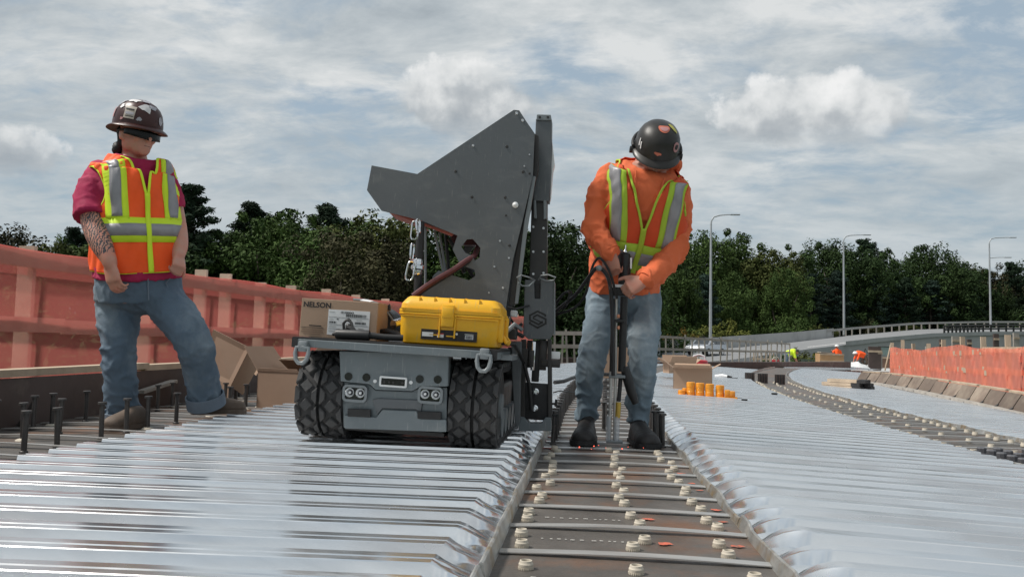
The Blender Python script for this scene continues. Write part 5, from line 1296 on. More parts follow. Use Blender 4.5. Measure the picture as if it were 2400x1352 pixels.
mb = MB(); mb.tube([(-.2, 0, .37), (-.12, -.05, .52), (.12, -.05, .52), (.2, 0, .37)], .015, 6); lb(mb, 'handle', M_WHITE, t)
t = thing('skip_bin', 'low grey-green bin behind the bent worker in yellow-green', 'bin', P(1900, 860, 52)); mb = MB(); mb.loft([[Vector((x * s_, y * s_, z)) for x, y in ((-.7, -.5), (.7, -.5), (.7, .5), (-.7, .5))] for z, s_ in ((0, .85), (.5, 1), (.5, .94), (.1, .82))]); lb(mb, 'bin_body', mat('green_paint', (.12, .16, .13), .6), t)
t = thing('white_tarp', 'crumpled white tarp lying right of the crate', 'tarp', P(2003, 866, 40)); rr = random.Random(2)
mb = MB(); mb.grid(lambda i, j: ((i - 6) * .13, (j - 4) * .14, max(0, .34 - .008 * (i - 6) ** 2 - .014 * (j - 4) ** 2) * (.7 + .5 * mnoise.noise((i * .5, j * .5, 1)) + .3) + .01), range(13), range(9)); lb(mb, 'sheet', mat('tarp', (.62, .63, .63), .7), t, smooth=True)
t = thing('timber_box', 'brown timber box at the left end of the orange netting', 'box', P(2066, 862, 44)); mb = MB(); mb.box((0, 0, .3), (.9, .7, .6)); lb(mb, 'box_body', mat('dark_ply', (.20, .12, .085), .8, 0, .2, 2), t); mb = MB(); mb.box((0, -.36, .55), (.94, .05, .08)); lb(mb, 'batten', M_WOOD, t)
t = thing('gas_bottle', 'white gas bottle standing beside the far crouching worker', 'bottle', P(2051, 862, 45)); mb = MB(); mb.lathe((0, 0, 0), [(.1, 0), (.12, .05), (.12, .5), (.06, .62), (.05, .72)], 12); lb(mb, 'cylinder', M_WHITE, t, smooth=True); mb = MB(); mb.lathe((0, 0, .72), [(.05, 0), (.05, .08)], 8); lb(mb, 'valve', M_RD, t)
t = thing('leaning_pole', 'thin pale pole leaning at the end of the orange netting', 'pole', P(2074, 868, 32)); mb = MB(); mb.cyl((0, 0, 0), (.25, 0, 1.1), .03, n=8); lb(mb, 'pole', M_WOOD, t)
t = thing('wall_sign', 'pale green panel fixed to the retaining wall', 'sign', P(2073, 822, 70)); mb = MB(); mb.box((0, 0, 0), (1.0, .06, .7)); lb(mb, 'panel', mat('pale_green', (.25, .33, .31), .6), t); mb = MB(); mb.box((0, -.04, .36), (1.1, .05, .06)); lb(mb, 'frame', M_RD, t)
t = thing('pump_unit', 'dark pump and hoses on a stand before the retaining wall', 'machine', P(2035, 850, 58)); mb = MB(); mb.box((0, 0, .55), (1.3, .4, .06)); lb(mb, 'shelf', M_RD, t)
for x in (-.55, .55): mb = MB(); mb.box((x, 0, .2), (.06, .3, .7)); lb(mb, 'leg', M_RD, t)
mb = MB(); mb.tube([(-.3, 0, .6), (-.2, 0, 1.0), (-.05, 0, .7), (.1, 0, .95), (.2, 0, .6)], .04, 6); lb(mb, 'hose', M_HOSE, t); mb = MB(); mb.sphere((.45, 0, .7), (.2, .15, .14)); lb(mb, 'motor', M_RD, t)
# formwork strips standing in front of the wall at the right
for k, (px, pt, pb, w) in enumerate(((2050, 812, 838, 28), (2062, 818, 834, 10), (2130, 818, 830, 12), (2175, 812, 826, 10), (2207, 795, 812, 9), (2240, 788, 812, 16), (2272, 795, 812, 9), (2305, 800, 812, 10), (2335, 782, 815, 11), (2382, 780, 812, 12))):
    D = 40; a, b = P(px, pb + 30, D), P(px, pt, D); t = thing('timber_upright', f'timber upright behind the orange netting, {ORD[k]} from the left', 'post', a, group='uprights behind the orange netting')
    mb = MB(); mb.box((0, 0, (b.z - a.z) / 2), (w * D / 1900, .12, b.z - a.z)); lb(mb, 'board', M_WOODG if k % 2 else M_FASCIA, t)
    mb = MB(); mb.box((0, -.08, (b.z - a.z) * .8), (w * D / 1900 * 1.1, .04, .1)); lb(mb, 'cleat', M_WOOD, t)

# silver estate car on the ramp
def car():
    i = 11; base = P(1655, 833, 70); fwd = (P(1560, 845, 64) - P(1720, 828, 74)); fwd.z = 0; fwd.normalize()
    t = thing('car', 'silver estate car with roof rack driving down the ramp road', 'car', base, (0, 0, math.atan2(fwd.y, fwd.x)))
    M_CAR = mat('silver_paint', (.42, .44, .47), .28, .6, .04, 3, coat=.5); M_WIN = mat('car_glass', (.03, .035, .04), .08, 0, 0, 5, spec=.8)
    prof = [(2.2, .35), (2.25, .6), (2.1, .78), (1.15, .95), (.45, 1.42), (-.3, 1.52), (-1.6, 1.46), (-2.1, 1.0), (-2.2, .75), (-2.2, .35)]
    mb = MB(); rings = []
    for y, sc in ((-.88, .93), (-.86, .99), (-.6, 1.0), (.6, 1.0), (.86, .99), (.88, .93)):
        rings.append([Vector((x, y * (1 - .16 * max(0, (z - .9) / .6)), .35 + (z - .35) * sc)) for x, z in prof])
    mb.loft(rings); lb(mb, 'body', M_CAR, t, smooth=True, ang=30)
    for sy in (-1, 1):
        for pts in (((.95, .98), (.42, 1.36), (-.15, 1.42), (-.15, .98)), ((-.22, .98), (-.22, 1.42), (-1.2, 1.40), (-1.2, .98)), ((-1.28, .98), (-1.28, 1.39), (-1.62, 1.36), (-1.9, 1.0))):
            mb = MB(); mb.prism([Vector((x, sy * (.885 - .14 * max(0, (z - .9) / .6)), z)) for x, z in pts], (0, sy * .01, 0)); lb(mb, 'side_window', M_WIN, t)
        for x in (1.35, -1.35):
            mb = MB(); mb.cyl((x, sy * .70, .32), (x, sy * .91, .32), .32, n=20); w = lb(mb, 'wheel', M_BLACK, t); mb = MB(); mb.cyl((x, sy * .88, .32), (x, sy * .92, .32), .2, n=14); lb(mb, 'rim', M_CHROME, w)
        mb = MB(); mb.box((2.2, sy * .62, .68), (.1, .36, .14), bev=.03); lb(mb, 'headlight', M_WHITE, t)
        mb = MB(); mb.tube([(.2, sy * .6, 1.5), (.1, sy * .6, 1.6), (-1.4, sy * .6, 1.58), (-1.5, sy * .6, 1.48)], .03, 6); lb(mb, 'roof_rail', M_BLACK, t)
        mb = MB(); mb.box((.75, sy * 1.0, 1.02), (.14, .2, .13), bev=.03); lb(mb, 'mirror', M_CAR, t)
    mb = MB(); mb.prism([Vector((1.12, -.66, .985)), Vector((1.12, .66, .985)), Vector((.5, .58, 1.40)), Vector((.5, -.58, 1.40))], (.02, 0, .02)); lb(mb, 'windscreen', M_WIN, t)
    mb = MB(); mb.box((2.24, 0, .52), (.06, 1.0, .16), bev=.02); lb(mb, 'grille', M_BLACK, t)
car()
# ------------------------------------------------------------------ people
DV = Vector((-math.sin(YAW), math.cos(YAW), 0)); RV = Vector((math.cos(YAW), math.sin(YAW), 0)); ZV = Vector((0, 0, 1))
def skin_mat(name, col, tattoo=False):
    m = bpy.data.materials.new(name); N, L = nodes_of(m); b = N['Principled BSDF']; tc = N.new('ShaderNodeTexCoord')
    n = N.new('ShaderNodeTexNoise'); n.inputs['Scale'].default_value = 22; n.inputs['Detail'].default_value = 4; L.new(tc.outputs['Object'], n.inputs['Vector'])
    mx = N.new('ShaderNodeMix'); mx.data_type = 'RGBA'; mx.inputs[6].default_value = (*col, 1); mx.inputs[7].default_value = (col[0] * 1.12, col[1] * .86, col[2] * .82, 1)
    r = N.new('ShaderNodeMapRange'); r.inputs[1].default_value = .35; r.inputs[2].default_value = .65; L.new(n.outputs[0], r.inputs[0]); L.new(r.outputs[0], mx.inputs[0])
    out = mx.outputs[2]
    if tattoo:
        at = N.new('ShaderNodeAttribute'); at.attribute_name = 'ink'
        v = N.new('ShaderNodeTexWave'); v.inputs['Scale'].default_value = 26; v.inputs['Distortion'].default_value = 9; v.inputs['Detail'].default_value = 3; v.inputs['Detail Scale'].default_value = 2.2; L.new(tc.outputs['Object'], v.inputs['Vector'])
        r2 = N.new('ShaderNodeMapRange'); r2.inputs[1].default_value = .62; r2.inputs[2].default_value = .45; L.new(v.outputs['Fac'], r2.inputs[0])
        mu = N.new('ShaderNodeMath'); mu.operation = 'MULTIPLY'; L.new(r2.outputs[0], mu.inputs[0]); L.new(at.outputs['Fac'], mu.inputs[1])
        m2 = N.new('ShaderNodeMix'); m2.data_type = 'RGBA'; L.new(mu.outputs[0], m2.inputs[0]); L.new(out, m2.inputs[6]); m2.inputs[7].default_value = (.06, .055, .06, 1); out = m2.outputs[2]
    L.new(out, b.inputs['Base Color']); b.inputs['Roughness'].default_value = .5; b.inputs['Subsurface Weight'].default_value = .15; b.inputs['Subsurface Radius'].default_value = (.01, .004, .002); b.inputs['Subsurface Scale'].default_value = .5
    return m
M_SKIN1 = skin_mat('fair_skin', (.50, .27, .20), True); M_SKIN2 = skin_mat('tanned_skin', (.42, .21, .15))
def denim(name, c, c2):
    m = mat(name, c, .85, 0, .14, 7, .25, 260, c2, (.46, .66), 3.2, stretch=(1, 1, .7)); return m
M_JEAN1 = denim('blue_denim', (.095, .14, .19), (.20, .25, .29)); M_JEAN2 = denim('faded_denim', (.155, .21, .255), (.34, .39, .42))
M_CUFF = mat('denim_inside', (.16, .20, .25), .9, 0, .1, 20, .2, 200)
M_TEE = mat('magenta_cotton', (.36, .012, .070), .85, 0, .08, 10, .15, 200)
M_VORG = mat('fluorescent_orange', (1.0, .11, .012), .75, 0, .10, 11, .2, 300)
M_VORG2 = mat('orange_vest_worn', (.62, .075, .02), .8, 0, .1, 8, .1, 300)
M_LIME = mat('fluorescent_lime', (.66, .88, .03), .7, 0, .06, 8)
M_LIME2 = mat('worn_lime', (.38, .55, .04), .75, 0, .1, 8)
M_TAPE = mat('silver_tape', (.28, .275, .29), .45, .2, .16, 14, .1, 200)
M_HOOD = mat('orange_fleece', (.70, .15, .055), .9, 0, .09, 9, .3, 220)
M_BOOT = mat('brown_leather', (.105, .075, .055), .7, 0, .25, 14, .2, 60); M_SOLE = mat('boot_sole', (.12, .09, .07), .8, 0, .15, 20); M_BOOTB = mat('black_leather', (.018, .016, .016), .6, 0, .2, 14, .2, 60)
M_HAT1 = mat('brown_hard_hat', (.050, .016, .014), .34, 0, .2, 9, spec=.35); M_HAT2 = mat('black_hard_hat', (.030, .028, .026), .36, 0, .25, 7, spec=.35)
M_SHADE = mat('dark_lens', (.006, .006, .007), .3, 0, 0, 5, spec=.3)
M_HAIR = mat('dark_hair', (.012, .010, .010), .55, 0, .2, 30, .4, 90)
M_STK = [mat('sticker_white', (.62, .60, .60), .5, 0, .2, 40), mat('sticker_tan', (.46, .40, .34), .5, 0, .15, 40), mat('sticker_orange', (.55, .15, .09), .5), mat('sticker_yellow', (.45, .42, .08), .5), mat('sticker_grey', (.35, .34, .37), .5, 0, .2, 40), mat('sticker_pink', (.45, .22, .22), .5)]

class Fig:
    def __init__(s, D0): s.D0 = D0; s.k = D0 / 1900.
    def J(s, px, py, d=0.0): return P(px, py, s.D0 + d)
def limb(mb, pts, n=18):
    mb.tube([p for p, r in pts], [r for p, r in pts], n)
    mb.sphere(pts[0][0], pts[0][1], 12, 8); mb.sphere(pts[-1][0], pts[-1][1], 12, 8)
def smooth_chain(pts, sub=4):
    """Catmull-Rom through (Vector, r)"""
    out = []; n = len(pts)
    for i in range(n - 1):
        p0, p1, p2, p3 = pts[max(0, i - 1)], pts[i], pts[i + 1], pts[min(n - 1, i + 2)]
        for k in range(sub):
            t = k / sub; t2, t3 = t * t, t * t * t
            f = lambda a, b, c, d: .5 * ((2 * b) + (c - a) * t + (2 * a - 5 * b + 4 * c - d) * t2 + (3 * b - a - 3 * c + d) * t3)
            out.append((f(p0[0], p1[0], p2[0], p3[0]), f(p0[1], p1[1], p2[1], p3[1])))
    out.append(pts[-1]); return out
class Torso:
    """stack of rings: centre, half width, half depth, roll; phi turns the front to image right"""
    def __init__(s, F, rings, phi, e=2.5):
        s.F = F; s.e = e; s.rg = []
        for (px, py, d, hw, hd, roll) in rings: s.rg.append((F.J(px, py, d), hw * F.k, hd * F.k, R(roll)))
        s.phi = R(phi); s.n = len(rings)
    def at(s, h):
        h = max(0, min(1, h)) * (s.n - 1); i = min(int(h), s.n - 2); t = h - i
        q = [s.rg[max(0, i - 1)], s.rg[i], s.rg[i + 1], s.rg[min(s.n - 1, i + 2)]]
        f = lambda a, b, c, d: .5 * ((2 * b) + (c - a) * t + (2 * a - 5 * b + 4 * c - d) * t * t + (3 * b - a - 3 * c + d) * t ** 3)
        return [f(*(x[j] for x in q)) for j in range(4)]
    def frame(s, h):
        c, a, b, ro = s.at(h); c2 = s.at(min(1, h + .03))[0]; c1 = s.at(max(0, h - .03))[0]; up = (c2 - c1).normalized()
        rv = RV * math.cos(s.phi) + DV * math.sin(s.phi); rv = rv * math.cos(ro) - ZV * math.sin(ro)
        fr = up.cross(rv); fr = -fr if fr.dot(DV) > 0 else fr; fr.normalize(); rv = (rv - up * rv.dot(up)).normalized()
        return c, a, b, rv, fr
    def S(s, h, th, off=0.0):
        c, a, b, rv, fr = s.frame(h); ct, st = math.cos(th), math.sin(th); p = 2 / s.e
        return c + rv * (a + off) * math.copysign(abs(ct) ** p, ct) + fr * (b + off) * math.copysign(abs(st) ** p, st)
    def th(s, h, x, front=True):
        a = s.at(h)[1] + .01; q = max(-1, min(1, x / a)); ct = math.copysign(abs(q) ** (s.e / 2), q); t = math.acos(max(-1, min(1, ct))); return t if front else -t
    def rings(s, m=26, off=0.0, n=36, h0=0.0, h1=1.0):
        return [[s.S(h0 + (h1 - h0) * k / m, 2 * math.pi * j / n, off) for j in range(n)] for k in range(m + 1)]
def cloth(amp, freq, seed, zs=1.0, spots=(), root=None):
    """folds: sharp-crested creases over soft swells, and bunched rings near the given joints"""
    o = MW[root.name].translation if root is not None else Vector()
    sp = [(Vector(c) - o, Vector(ax).normalized(), r_, a_) for c, ax, r_, a_ in spots]
    def fn(co):
        out = np.empty(len(co), np.float32)
        for i, p in enumerate(co):
            x, y, z = float(p[0]), float(p[1]), float(p[2])
            a = mnoise.noise((x * freq + seed, y * freq, z * freq * zs + x * 4)); b = mnoise.noise((x * freq * 1.9 + z * 6, y * freq * 1.9 + seed, z * freq * 2.2 * zs + 5))
            ra, rb = 1 - min(1, abs(a) * 3.0), 1 - min(1, abs(b) * 3.0)
            v = amp * (ra * ra * .75 + rb * rb * .5 - .45 + a * .3)
            for c, ax, r_, a_ in sp:
                d = Vector((x, y, z)) - c; q = 1 - d.length / r_
                if q > 0:
                    w = d.dot(ax) / .034 + 2.6 * mnoise.noise((x * 14 + seed, y * 14, z * 9)); s_ = 1 - abs(math.sin(w)); v += a_ * q ** .7 * (s_ * s_ * 1.6 - .55)
            out[i] = v
        return out
    return fn
def vest(person, T, h0, h1, off, m, hv, neckw, holes, bind, name='safety_vest'):
    """open sleeveless shell on the torso: V neck from hv up, arm holes round the given points"""
    mb = MB(); nh, nt = 84, 190
    def keep(h, t):
        p = T.S(h, t, off)
        for (c, r_) in holes:
            if (p - c).length < r_: return False
        if math.sin(t) > .0 and h > hv:
            x = abs(T.at(h)[1] * abs(math.cos(t)) ** (2 / T.e)); 
            if x < neckw * (h - hv) / (h1 - hv): return False
        return True
    idx = {}; rims = {}
    for i in range(nh):
        for j in range(nt):
            ha, hb, ta, tb = h0 + (h1 - h0) * i / nh, h0 + (h1 - h0) * (i + 1) / nh, 2 * math.pi * j / nt, 2 * math.pi * (j + 1) / nt
            if not keep((ha + hb) / 2, (ta + tb) / 2): continue
            q = []
            for (h, t, key) in ((ha, ta, (i, j)), (ha, tb, (i, (j + 1) % nt)), (hb, tb, (i + 1, (j + 1) % nt)), (hb, ta, (i + 1, j))):
                if key not in idx:
                    w = woff(h, t, h0, h1); idx[key] = len(mb.v); q_ = T.S(h, t, off + w)
                    for (c, r_) in holes:
                        if (q_ - c).length < r_: q_ = c + (q_ - c) * (r_ / (q_ - c).length)
                    if math.sin(t) > 0 and h > hv:
                        lim = neckw * (h - hv) / (h1 - hv); x_ = T.at(h)[1] * math.copysign(abs(math.cos(t)) ** (2 / T.e), math.cos(t))
                        if abs(x_) < lim: q_ = T.S(h, T.th(h, math.copysign(lim, x_)), off + w)
                    for hi_, (c, r_) in enumerate(holes):
                        if abs((q_ - c).length - r_) < 1e-5: rims.setdefault(hi_, []).append(q_)
                    mb.v.append(q_)
                q.append(idx[key])
            mb.f.append(q); mb.mi.append(0)
    ob = mb.build(name, m, person, smooth=True, ang=60, solid=.004, soffset=-1)
    for hi_, pts in rims.items():                                    # bound edge of the arm hole
        c = holes[hi_][0]; mean = sum(pts, Vector()) / len(pts); n_ = (mean - c).normalized(); x_ = n_.orthogonal().normalized(); y_ = n_.cross(x_)
        pts = sorted(pts, key=lambda p: math.atan2((p - mean).dot(y_), (p - mean).dot(x_))); sm = []
        for j in range(len(pts)):
            a_ = [pts[(j + d_) % len(pts)] for d_ in range(-3, 4)]; sm.append(sum(a_, Vector()) / 7)
        mb2 = MB(); mb2.tube(sm[::2], .0048, 6, closed=True); mb2.build('arm_binding', bind, ob, smooth=True)
    return ob
def woff(h, t, h0, h1): return .007 * math.sin(t * 5 + h * 9) * (1 - (h - h0) / (h1 - h0)) + .0035 * math.sin(t * 9 - h * 22) + .0025 * math.sin(t * 15 + h * 41)
def tape(parent, T, pts, hw, off, m, name, h0, h1, closed=False):
    """strip on the torso surface; pts = (h, theta) pairs of the middle, hw = half width as (dh, dx)"""
    mb = MB(); L_, R_ = [], []
    for (h, t, dh, dt) in pts:
        L_.append(T.S(h - dh, t - dt, off + woff(h - dh, t - dt, h0, h1))); R_.append(T.S(h + dh, t + dt, off + woff(h + dh, t + dt, h0, h1)))
    o = len(mb.v); mb.v += [v for pr in zip(L_, R_) for v in pr]
    n = len(pts)
    for k in range(n if closed else n - 1):
        a, b = 2 * k, 2 * ((k + 1) % n); mb.f.append([o + a, o + b, o + b + 1, o + a + 1]); mb.mi.append(0)
    return mb.build(name, m, parent, smooth=True, ang=60, solid=.0015, soffset=0)
def vtape(parent, T, x0, x1, ha, hb, w, off, m, name, h0, h1, front=True, n=26):
    mb = MB(); rows = []
    for k in range(n + 1):
        h = ha + (hb - ha) * k / n; xc = x0 + (x1 - x0) * k / n; row = []
        for j in range(4):
            x = xc + w * (j / 3 - .5) * 2; t = T.th(h, x, front); row.append(T.S(h, t, off + woff(h, t, h0, h1)))
        rows.append(row)
    mb.grid(lambda i, j: rows[i][j], range(n + 1), range(4)); return mb.build(name, m, parent, smooth=True, ang=60, solid=.0015)
def htape(parent, T, ha, hb, off, m, name, h0, h1):
    mb = MB(); n = 80; mb.grid(lambda i, j: T.S((ha, (ha + hb) / 2, hb)[j], 2 * math.pi * i / n, off + woff((ha, (ha + hb) / 2, hb)[j], 2 * math.pi * i / n, h0, h1)), range(n + 1), range(3)); return mb.build(name, m, parent, smooth=True, ang=60, solid=.0015)
def hand(mb, w, d, nrm, side, curl=(20, 30, 20), sc=1.0, thumb=(.6, .75, -.15), spread=.04):
    d = d.normalized(); nrm = (nrm - d * nrm.dot(d)).normalized(); lat = d.cross(nrm).normalized() * side      # lat points to the thumb
    rg = []
    for t, a, b in ((-.015, .026, .019), (.015, .030, .018), (.045, .039, .016), (.075, .041, .014), (.088, .038, .012)):
        rg.append(mb.ring(w + d * t * sc, d, 16, a * sc, b * sc, x=lat, e=2.6))
    mb.loft(rg)
    for k, (o, l, r_) in enumerate(((.030, .92, .0088), (.0105, 1.0, .0092), (-.0095, .95, .0088), (-.029, .78, .0078))):
        p = w + d * (.080 * sc) + lat * o * sc; dirn = (d + lat * spread * (1.2 - k * .8)).normalized(); chain = [(p - dirn * .01, r_ * 1.05 * sc)]; a = 0
        for sgl, c in zip((.043, .027, .021), curl):
            a += R(c + k * 3); v = dirn * math.cos(a) - nrm * math.sin(a); p = p + v * sgl * l * sc; chain.append((p, r_ * (1 - .07 * len(chain)) * sc))
        limb(mb, chain, 10)
    p = w + d * .022 * sc + lat * .026 * sc; v = (d * thumb[0] + lat * thumb[1] + nrm * thumb[2]).normalized()
    p1 = p + v * .036 * sc; v2 = (v + d * .45 - nrm * .25).normalized(); p2 = p1 + v2 * .030 * sc; v3 = (v2 + d * .3 - lat * .2).normalized(); p3 = p2 + v3 * .022 * sc
    limb(mb, [(p, .0135 * sc), (p1, .0112 * sc), (p2, .010 * sc), (p3, .0085 * sc)], 10)
def head(mb, c, F_, U_, k=1.0):
    S_ = U_.cross(F_).normalized(); rot = Matrix((F_, S_, U_)).transposed()
    def el(p, r_): mb.sphere(c + rot @ (Vector(p) * k), Vector(r_) * k, 18, 12, rot)
    el((-.008, 0, .02), (.098, .077, .098)); el((.030, 0, -.045), (.066, .060, .072)); el((.046, 0, -.082), (.046, .046, .038)); el((.072, 0, -.100), (.024, .026, .020))
    el((.0, .045, -.055), (.04, .024, .05)); el((.0, -.045, -.055), (.04, .024, .05))
    el((.101, 0, -.034), (.024, .015, .018)); el((.094, 0, -.012), (.014, .012, .028)); el((.090, .010, -.041), (.010, .009, .009)); el((.090, -.010, -.041), (.010, .009, .009))
    el((.087, 0, -.064), (.014, .023, .008)); el((.085, 0, -.079), (.015, .021, .009)); el((.078, 0, .010), (.018, .046, .014)); el((.072, .035, -.035), (.022, .022, .018)); el((.072, -.035, -.035), (.022, .022, .018))
    for s in (-1, 1): el((-.008, s * .079, -.022), (.020, .009, .032)); el((-.004, s * .081, -.04), (.012, .008, .012))
    return rot
def hat(person, c, F_, U_, m, k=1.0, brim_full=True, rim=.05):
    S_ = U_.cross(F_).normalized(); rot = Matrix((F_, S_, U_)).transposed(); mb = MB(); n = 40; rings = []
    prof = [(1.0, 0), (1.005, .02), (.985, .045), (.93, .075), (.82, .10), (.64, .122), (.40, .137), (.15, .143), (.02, .144)]
    for s, z in prof: rings.append([c + rot @ (Vector((math.cos(t) * .133 * s, math.sin(t) * .112 * s, z)) * k) for t in (2 * math.pi * j / n for j in range(n))])
    mb.loft(rings); ob = mb.build('hard_hat', m, person, smooth=True, ang=50)
    mb = MB(); rings = []
    for (ex, z) in ((0, .004), (rim * .6, .0), (rim, -.006), (rim + .002, -.010), (rim * .5, -.006), (-.006, -.002)):
        ring = []
        for j in range(n):
            t = 2 * math.pi * j / n; f = 1.0 if brim_full else max(.12, (math.cos(t) + .35) / 1.35)
            fw = 1 + .12 * max(0, math.cos(t)); ring.append(c + rot @ (Vector((math.cos(t) * (.133 + ex * f * fw), math.sin(t) * (.112 + ex * f), z - .010 * (ex / rim if rim else 0) * abs(math.cos(t)))) * k))
        rings.append(ring)
    mb.loft(rings, cap=False); mb.build('brim', m, ob, smooth=True, ang=50)
    for s in (-.32, .0, .32):                                       # crown ridge
        pass
    def sticker(az, el_, w, h, mi, kind='r', rotz=0.0, name='sticker', lift=0.0):
        """patch laid on the dome: azimuth from the front, elevation, size in metres"""
        a, e = R(az), R(el_)
        def pt(u, v, o=.0026 + lift):
            cu, su = math.cos(rotz), math.sin(rotz); u, v = u * cu - v * su, u * su + v * cu
            q = max(0, min(.999, (e / (math.pi / 2)) + v / .19)) * (len(prof) - 1); i_ = min(int(q), len(prof) - 2); f_ = q - i_
            s_ = prof[i_][0] * (1 - f_) + prof[i_ + 1][0] * f_; z_ = prof[i_][1] * (1 - f_) + prof[i_ + 1][1] * f_
            az2 = a + u / (.12 * max(.25, s_)); g_ = o * (1 + 0 * s_)
            return c + rot @ (Vector((math.cos(az2) * (.133 * s_ + g_), math.sin(az2) * (.112 * s_ + g_), z_ + o * .8)) * k)
        mb = MB()
        if kind == 'r': mb.grid(lambda u, v: pt(u * w, v * h), [-.5, -.25, 0, .25, .5], [-.5, -.25, 0, .25, .5])
        elif kind == 'o':
            vs = [pt(0, 0)] + [pt(.5 * w * math.cos(t), .5 * h * math.sin(t)) for t in (2 * math.pi * j / 16 for j in range(16))]; mb.add(vs, [(0, j + 1, (j + 1) % 16 + 1) for j in range(16)])
        else:
            rr = random.Random(int(az * 7 + el_)); vs = [pt(0, 0)] + [pt(.5 * w * rr.uniform(.5, 1.15) * math.cos(t), .5 * h * rr.uniform(.5, 1.15) * math.sin(t)) for t in (2 * math.pi * j / 12 for j in range(12))]; mb.add(vs, [(0, j + 1, (j + 1) % 12 + 1) for j in range(12)])
        return mb.build(name, M_STK[mi] if isinstance(mi, int) else mi, ob, smooth=True)
    return ob, rot, sticker
def boot(person, heel, toe, ankle, m, sole_m, w=.05, hgt=.10):
    d = toe - heel; d.z = 0; L_ = d.length; d.normalize(); lat = Vector((d.y, -d.x, 0)); g = heel.copy()
    mb = MB(); prof = [(0, .034, .085), (.08, .042, .09), (.25, .046, .088), (.45, .047, .078), (.62, .052, .066), (.8, .053, .056), (.93, .044, .046), (1.0, .024, .030)]
    rings = []
    for t, hw, hh in prof:
        ring = []
        for j in range(18):
            a = 2 * math.pi * j / 18; z = max(-.2, math.sin(a)); ring.append(g + d * (L_ * t) + lat * (hw * w / .05 * math.copysign(abs(math.cos(a)) ** .8, math.cos(a))) + ZV * (.016 + (hh * z if z > 0 else .004 * z)))
        rings.append(ring)
    mb.loft(rings); a0 = g + d * (L_ * .22) + ZV * .05
    mb.loft([mb.ring(a0.lerp(ankle, t), (ankle - a0), 18, r_, x=lat) for t, r_ in ((0, .045), (.5, .042), (1, .046))])
    b = blob('boot', mb, m, person, .007, 3)
    mb = MB(); outl = []
    for t, hw, hh in [(-.02, .022, 0)] + prof + [(1.02, .012, 0)]: outl.append((t, hw * w / .05 + .004))
    ring = [g + d * (L_ * t) + lat * hw for t, hw in outl] + [g + d * (L_ * t) - lat * hw for t, hw in outl[::-1]]
    mb.loft([[p + ZV * z for p in ring] for z in (.0, .022)]); mb.build('sole', sole_m, b)
    return b
def cuff(person, c, ax, r_, h, m=M_CUFF):
    mb = MB(); x = ax.orthogonal().normalized(); mb.loft([mb.ring(c + ax * t, ax, 22, rr, x=x) for t, rr in ((-h / 2, r_), (-h / 2, r_ + .006), (h / 2, r_ + .007), (h / 2, r_))], closed=True); return mb.build('trouser_cuff', m, person, smooth=True, ang=60)

# ================= standing worker on the left =================
F1 = Fig(4.0); k = F1.k; J = F1.J
footL, footR = G(292, 1004, -.028), G(470, 972, zl(-1.75) + .002)
p1 = thing('person', 'person in magenta shirt, bright vest, jeans and brown hard hat standing by the robot', 'person', (footL + footR) / 2)
T1 = Torso(F1, [(326, 700, .03, 94, 80, 0), (325, 665, .02, 95, 80, 0), (324, 632, .01, 88, 76, 0), (322, 590, .0, 87, 72, 0), (320, 540, .0, 86, 70, 0), (318, 490, .0, 86, 66, 0), (316, 445, .0, 87, 62, 0), (315, 412, .01, 86, 56, 0), (317, 394, .01, 76, 50, 0), (315, 378, .01, 52, 42, 0), (317, 368, .01, 36, 36, 0)], 43, 2.3)
hc = J(322, 312, -.02); hF = (RV * .84 - DV * .53 - ZV * .10).normalized(); hU = (ZV + RV * .02 + hF * .08); hU = (hU - hF * hU.dot(hF)).normalized()
legL = [(J(278, 690, .02), 50 * k), (J(277, 750, .0), 47 * k), (J(279, 825, -.03), 38 * k), (J(283, 900, -.02), 38 * k), (J(288, 968, .0), 37 * k)]
legR = [(J(370, 690, .02), 50 * k), (J(413, 742, -.02), 48 * k), (J(454, 800, -.08), 42 * k), (J(468, 860, -.03), 39 * k), (J(481, 932, .02), 39 * k)]
armL = [(J(238, 412, -.06), 24 * k), (J(217, 460, -.11), 25 * k), (J(219, 520, -.17), 26 * k), (J(236, 568, -.22), 24 * k), (J(254, 606, -.25), 17 * k), (J(258, 618, -.255), 15 * k)]
armR = [(J(378, 414, .05), 22 * k), (J(400, 460, .07), 22 * k), (J(418, 530, .07), 19 * k), (J(422, 575, .0), 18 * k), (J(418, 600, -.06), 14 * k)]
mb = MB(); head(mb, hc, hF, hU, .96); limb(mb, [(hc - hU * .06 - hF * .02, 25 * k), (J(316, 372, .01), 27 * k), (J(315, 392, .02), 36 * k)])
mb.loft(T1.rings(24, -.02)); limb(mb, smooth_chain(armL)); limb(mb, smooth_chain(armR))
limb(mb, [(p, r_ * .72) for p, r_ in smooth_chain(legL)]); limb(mb, [(p, r_ * .72) for p, r_ in smooth_chain(legR)])
hand(mb, armL[-1][0], J(266, 660, -.262) - armL[-1][0], (-DV * .9 - RV * .3), 1, (24, 38, 30), 1.0, (.85, .45, -.5))
hand(mb, armR[-1][0], (J(424, 650, -.14) - J(420, 600, -.05)), (RV * .8 - DV * .6), -1, (62, 66, 40), .92, (.7, .5, -.5))
b1 = blob('body', mb, M_SKIN1, p1, .0062, 3)
nv = len(b1.data.vertices); co = np.empty(nv * 3); b1.data.vertices.foreach_get('co', co); co = co.reshape(-1, 3) + np.array(MW[p1.name].translation)
ea, wa = np.array(armL[2][0]), np.array(armL[4][0]); ab = wa - ea; tt = ((co - ea) @ ab) / (ab @ ab); dist = np.linalg.norm(co - (ea + np.clip(tt, -.4, 1.0)[:, None] * ab), axis=1)
ink = ((tt > -.25) & (tt < .95) & (dist < .075)).astype(np.float32); b1.data.attributes.new('ink', 'FLOAT', 'POINT').data.foreach_set('value', ink)
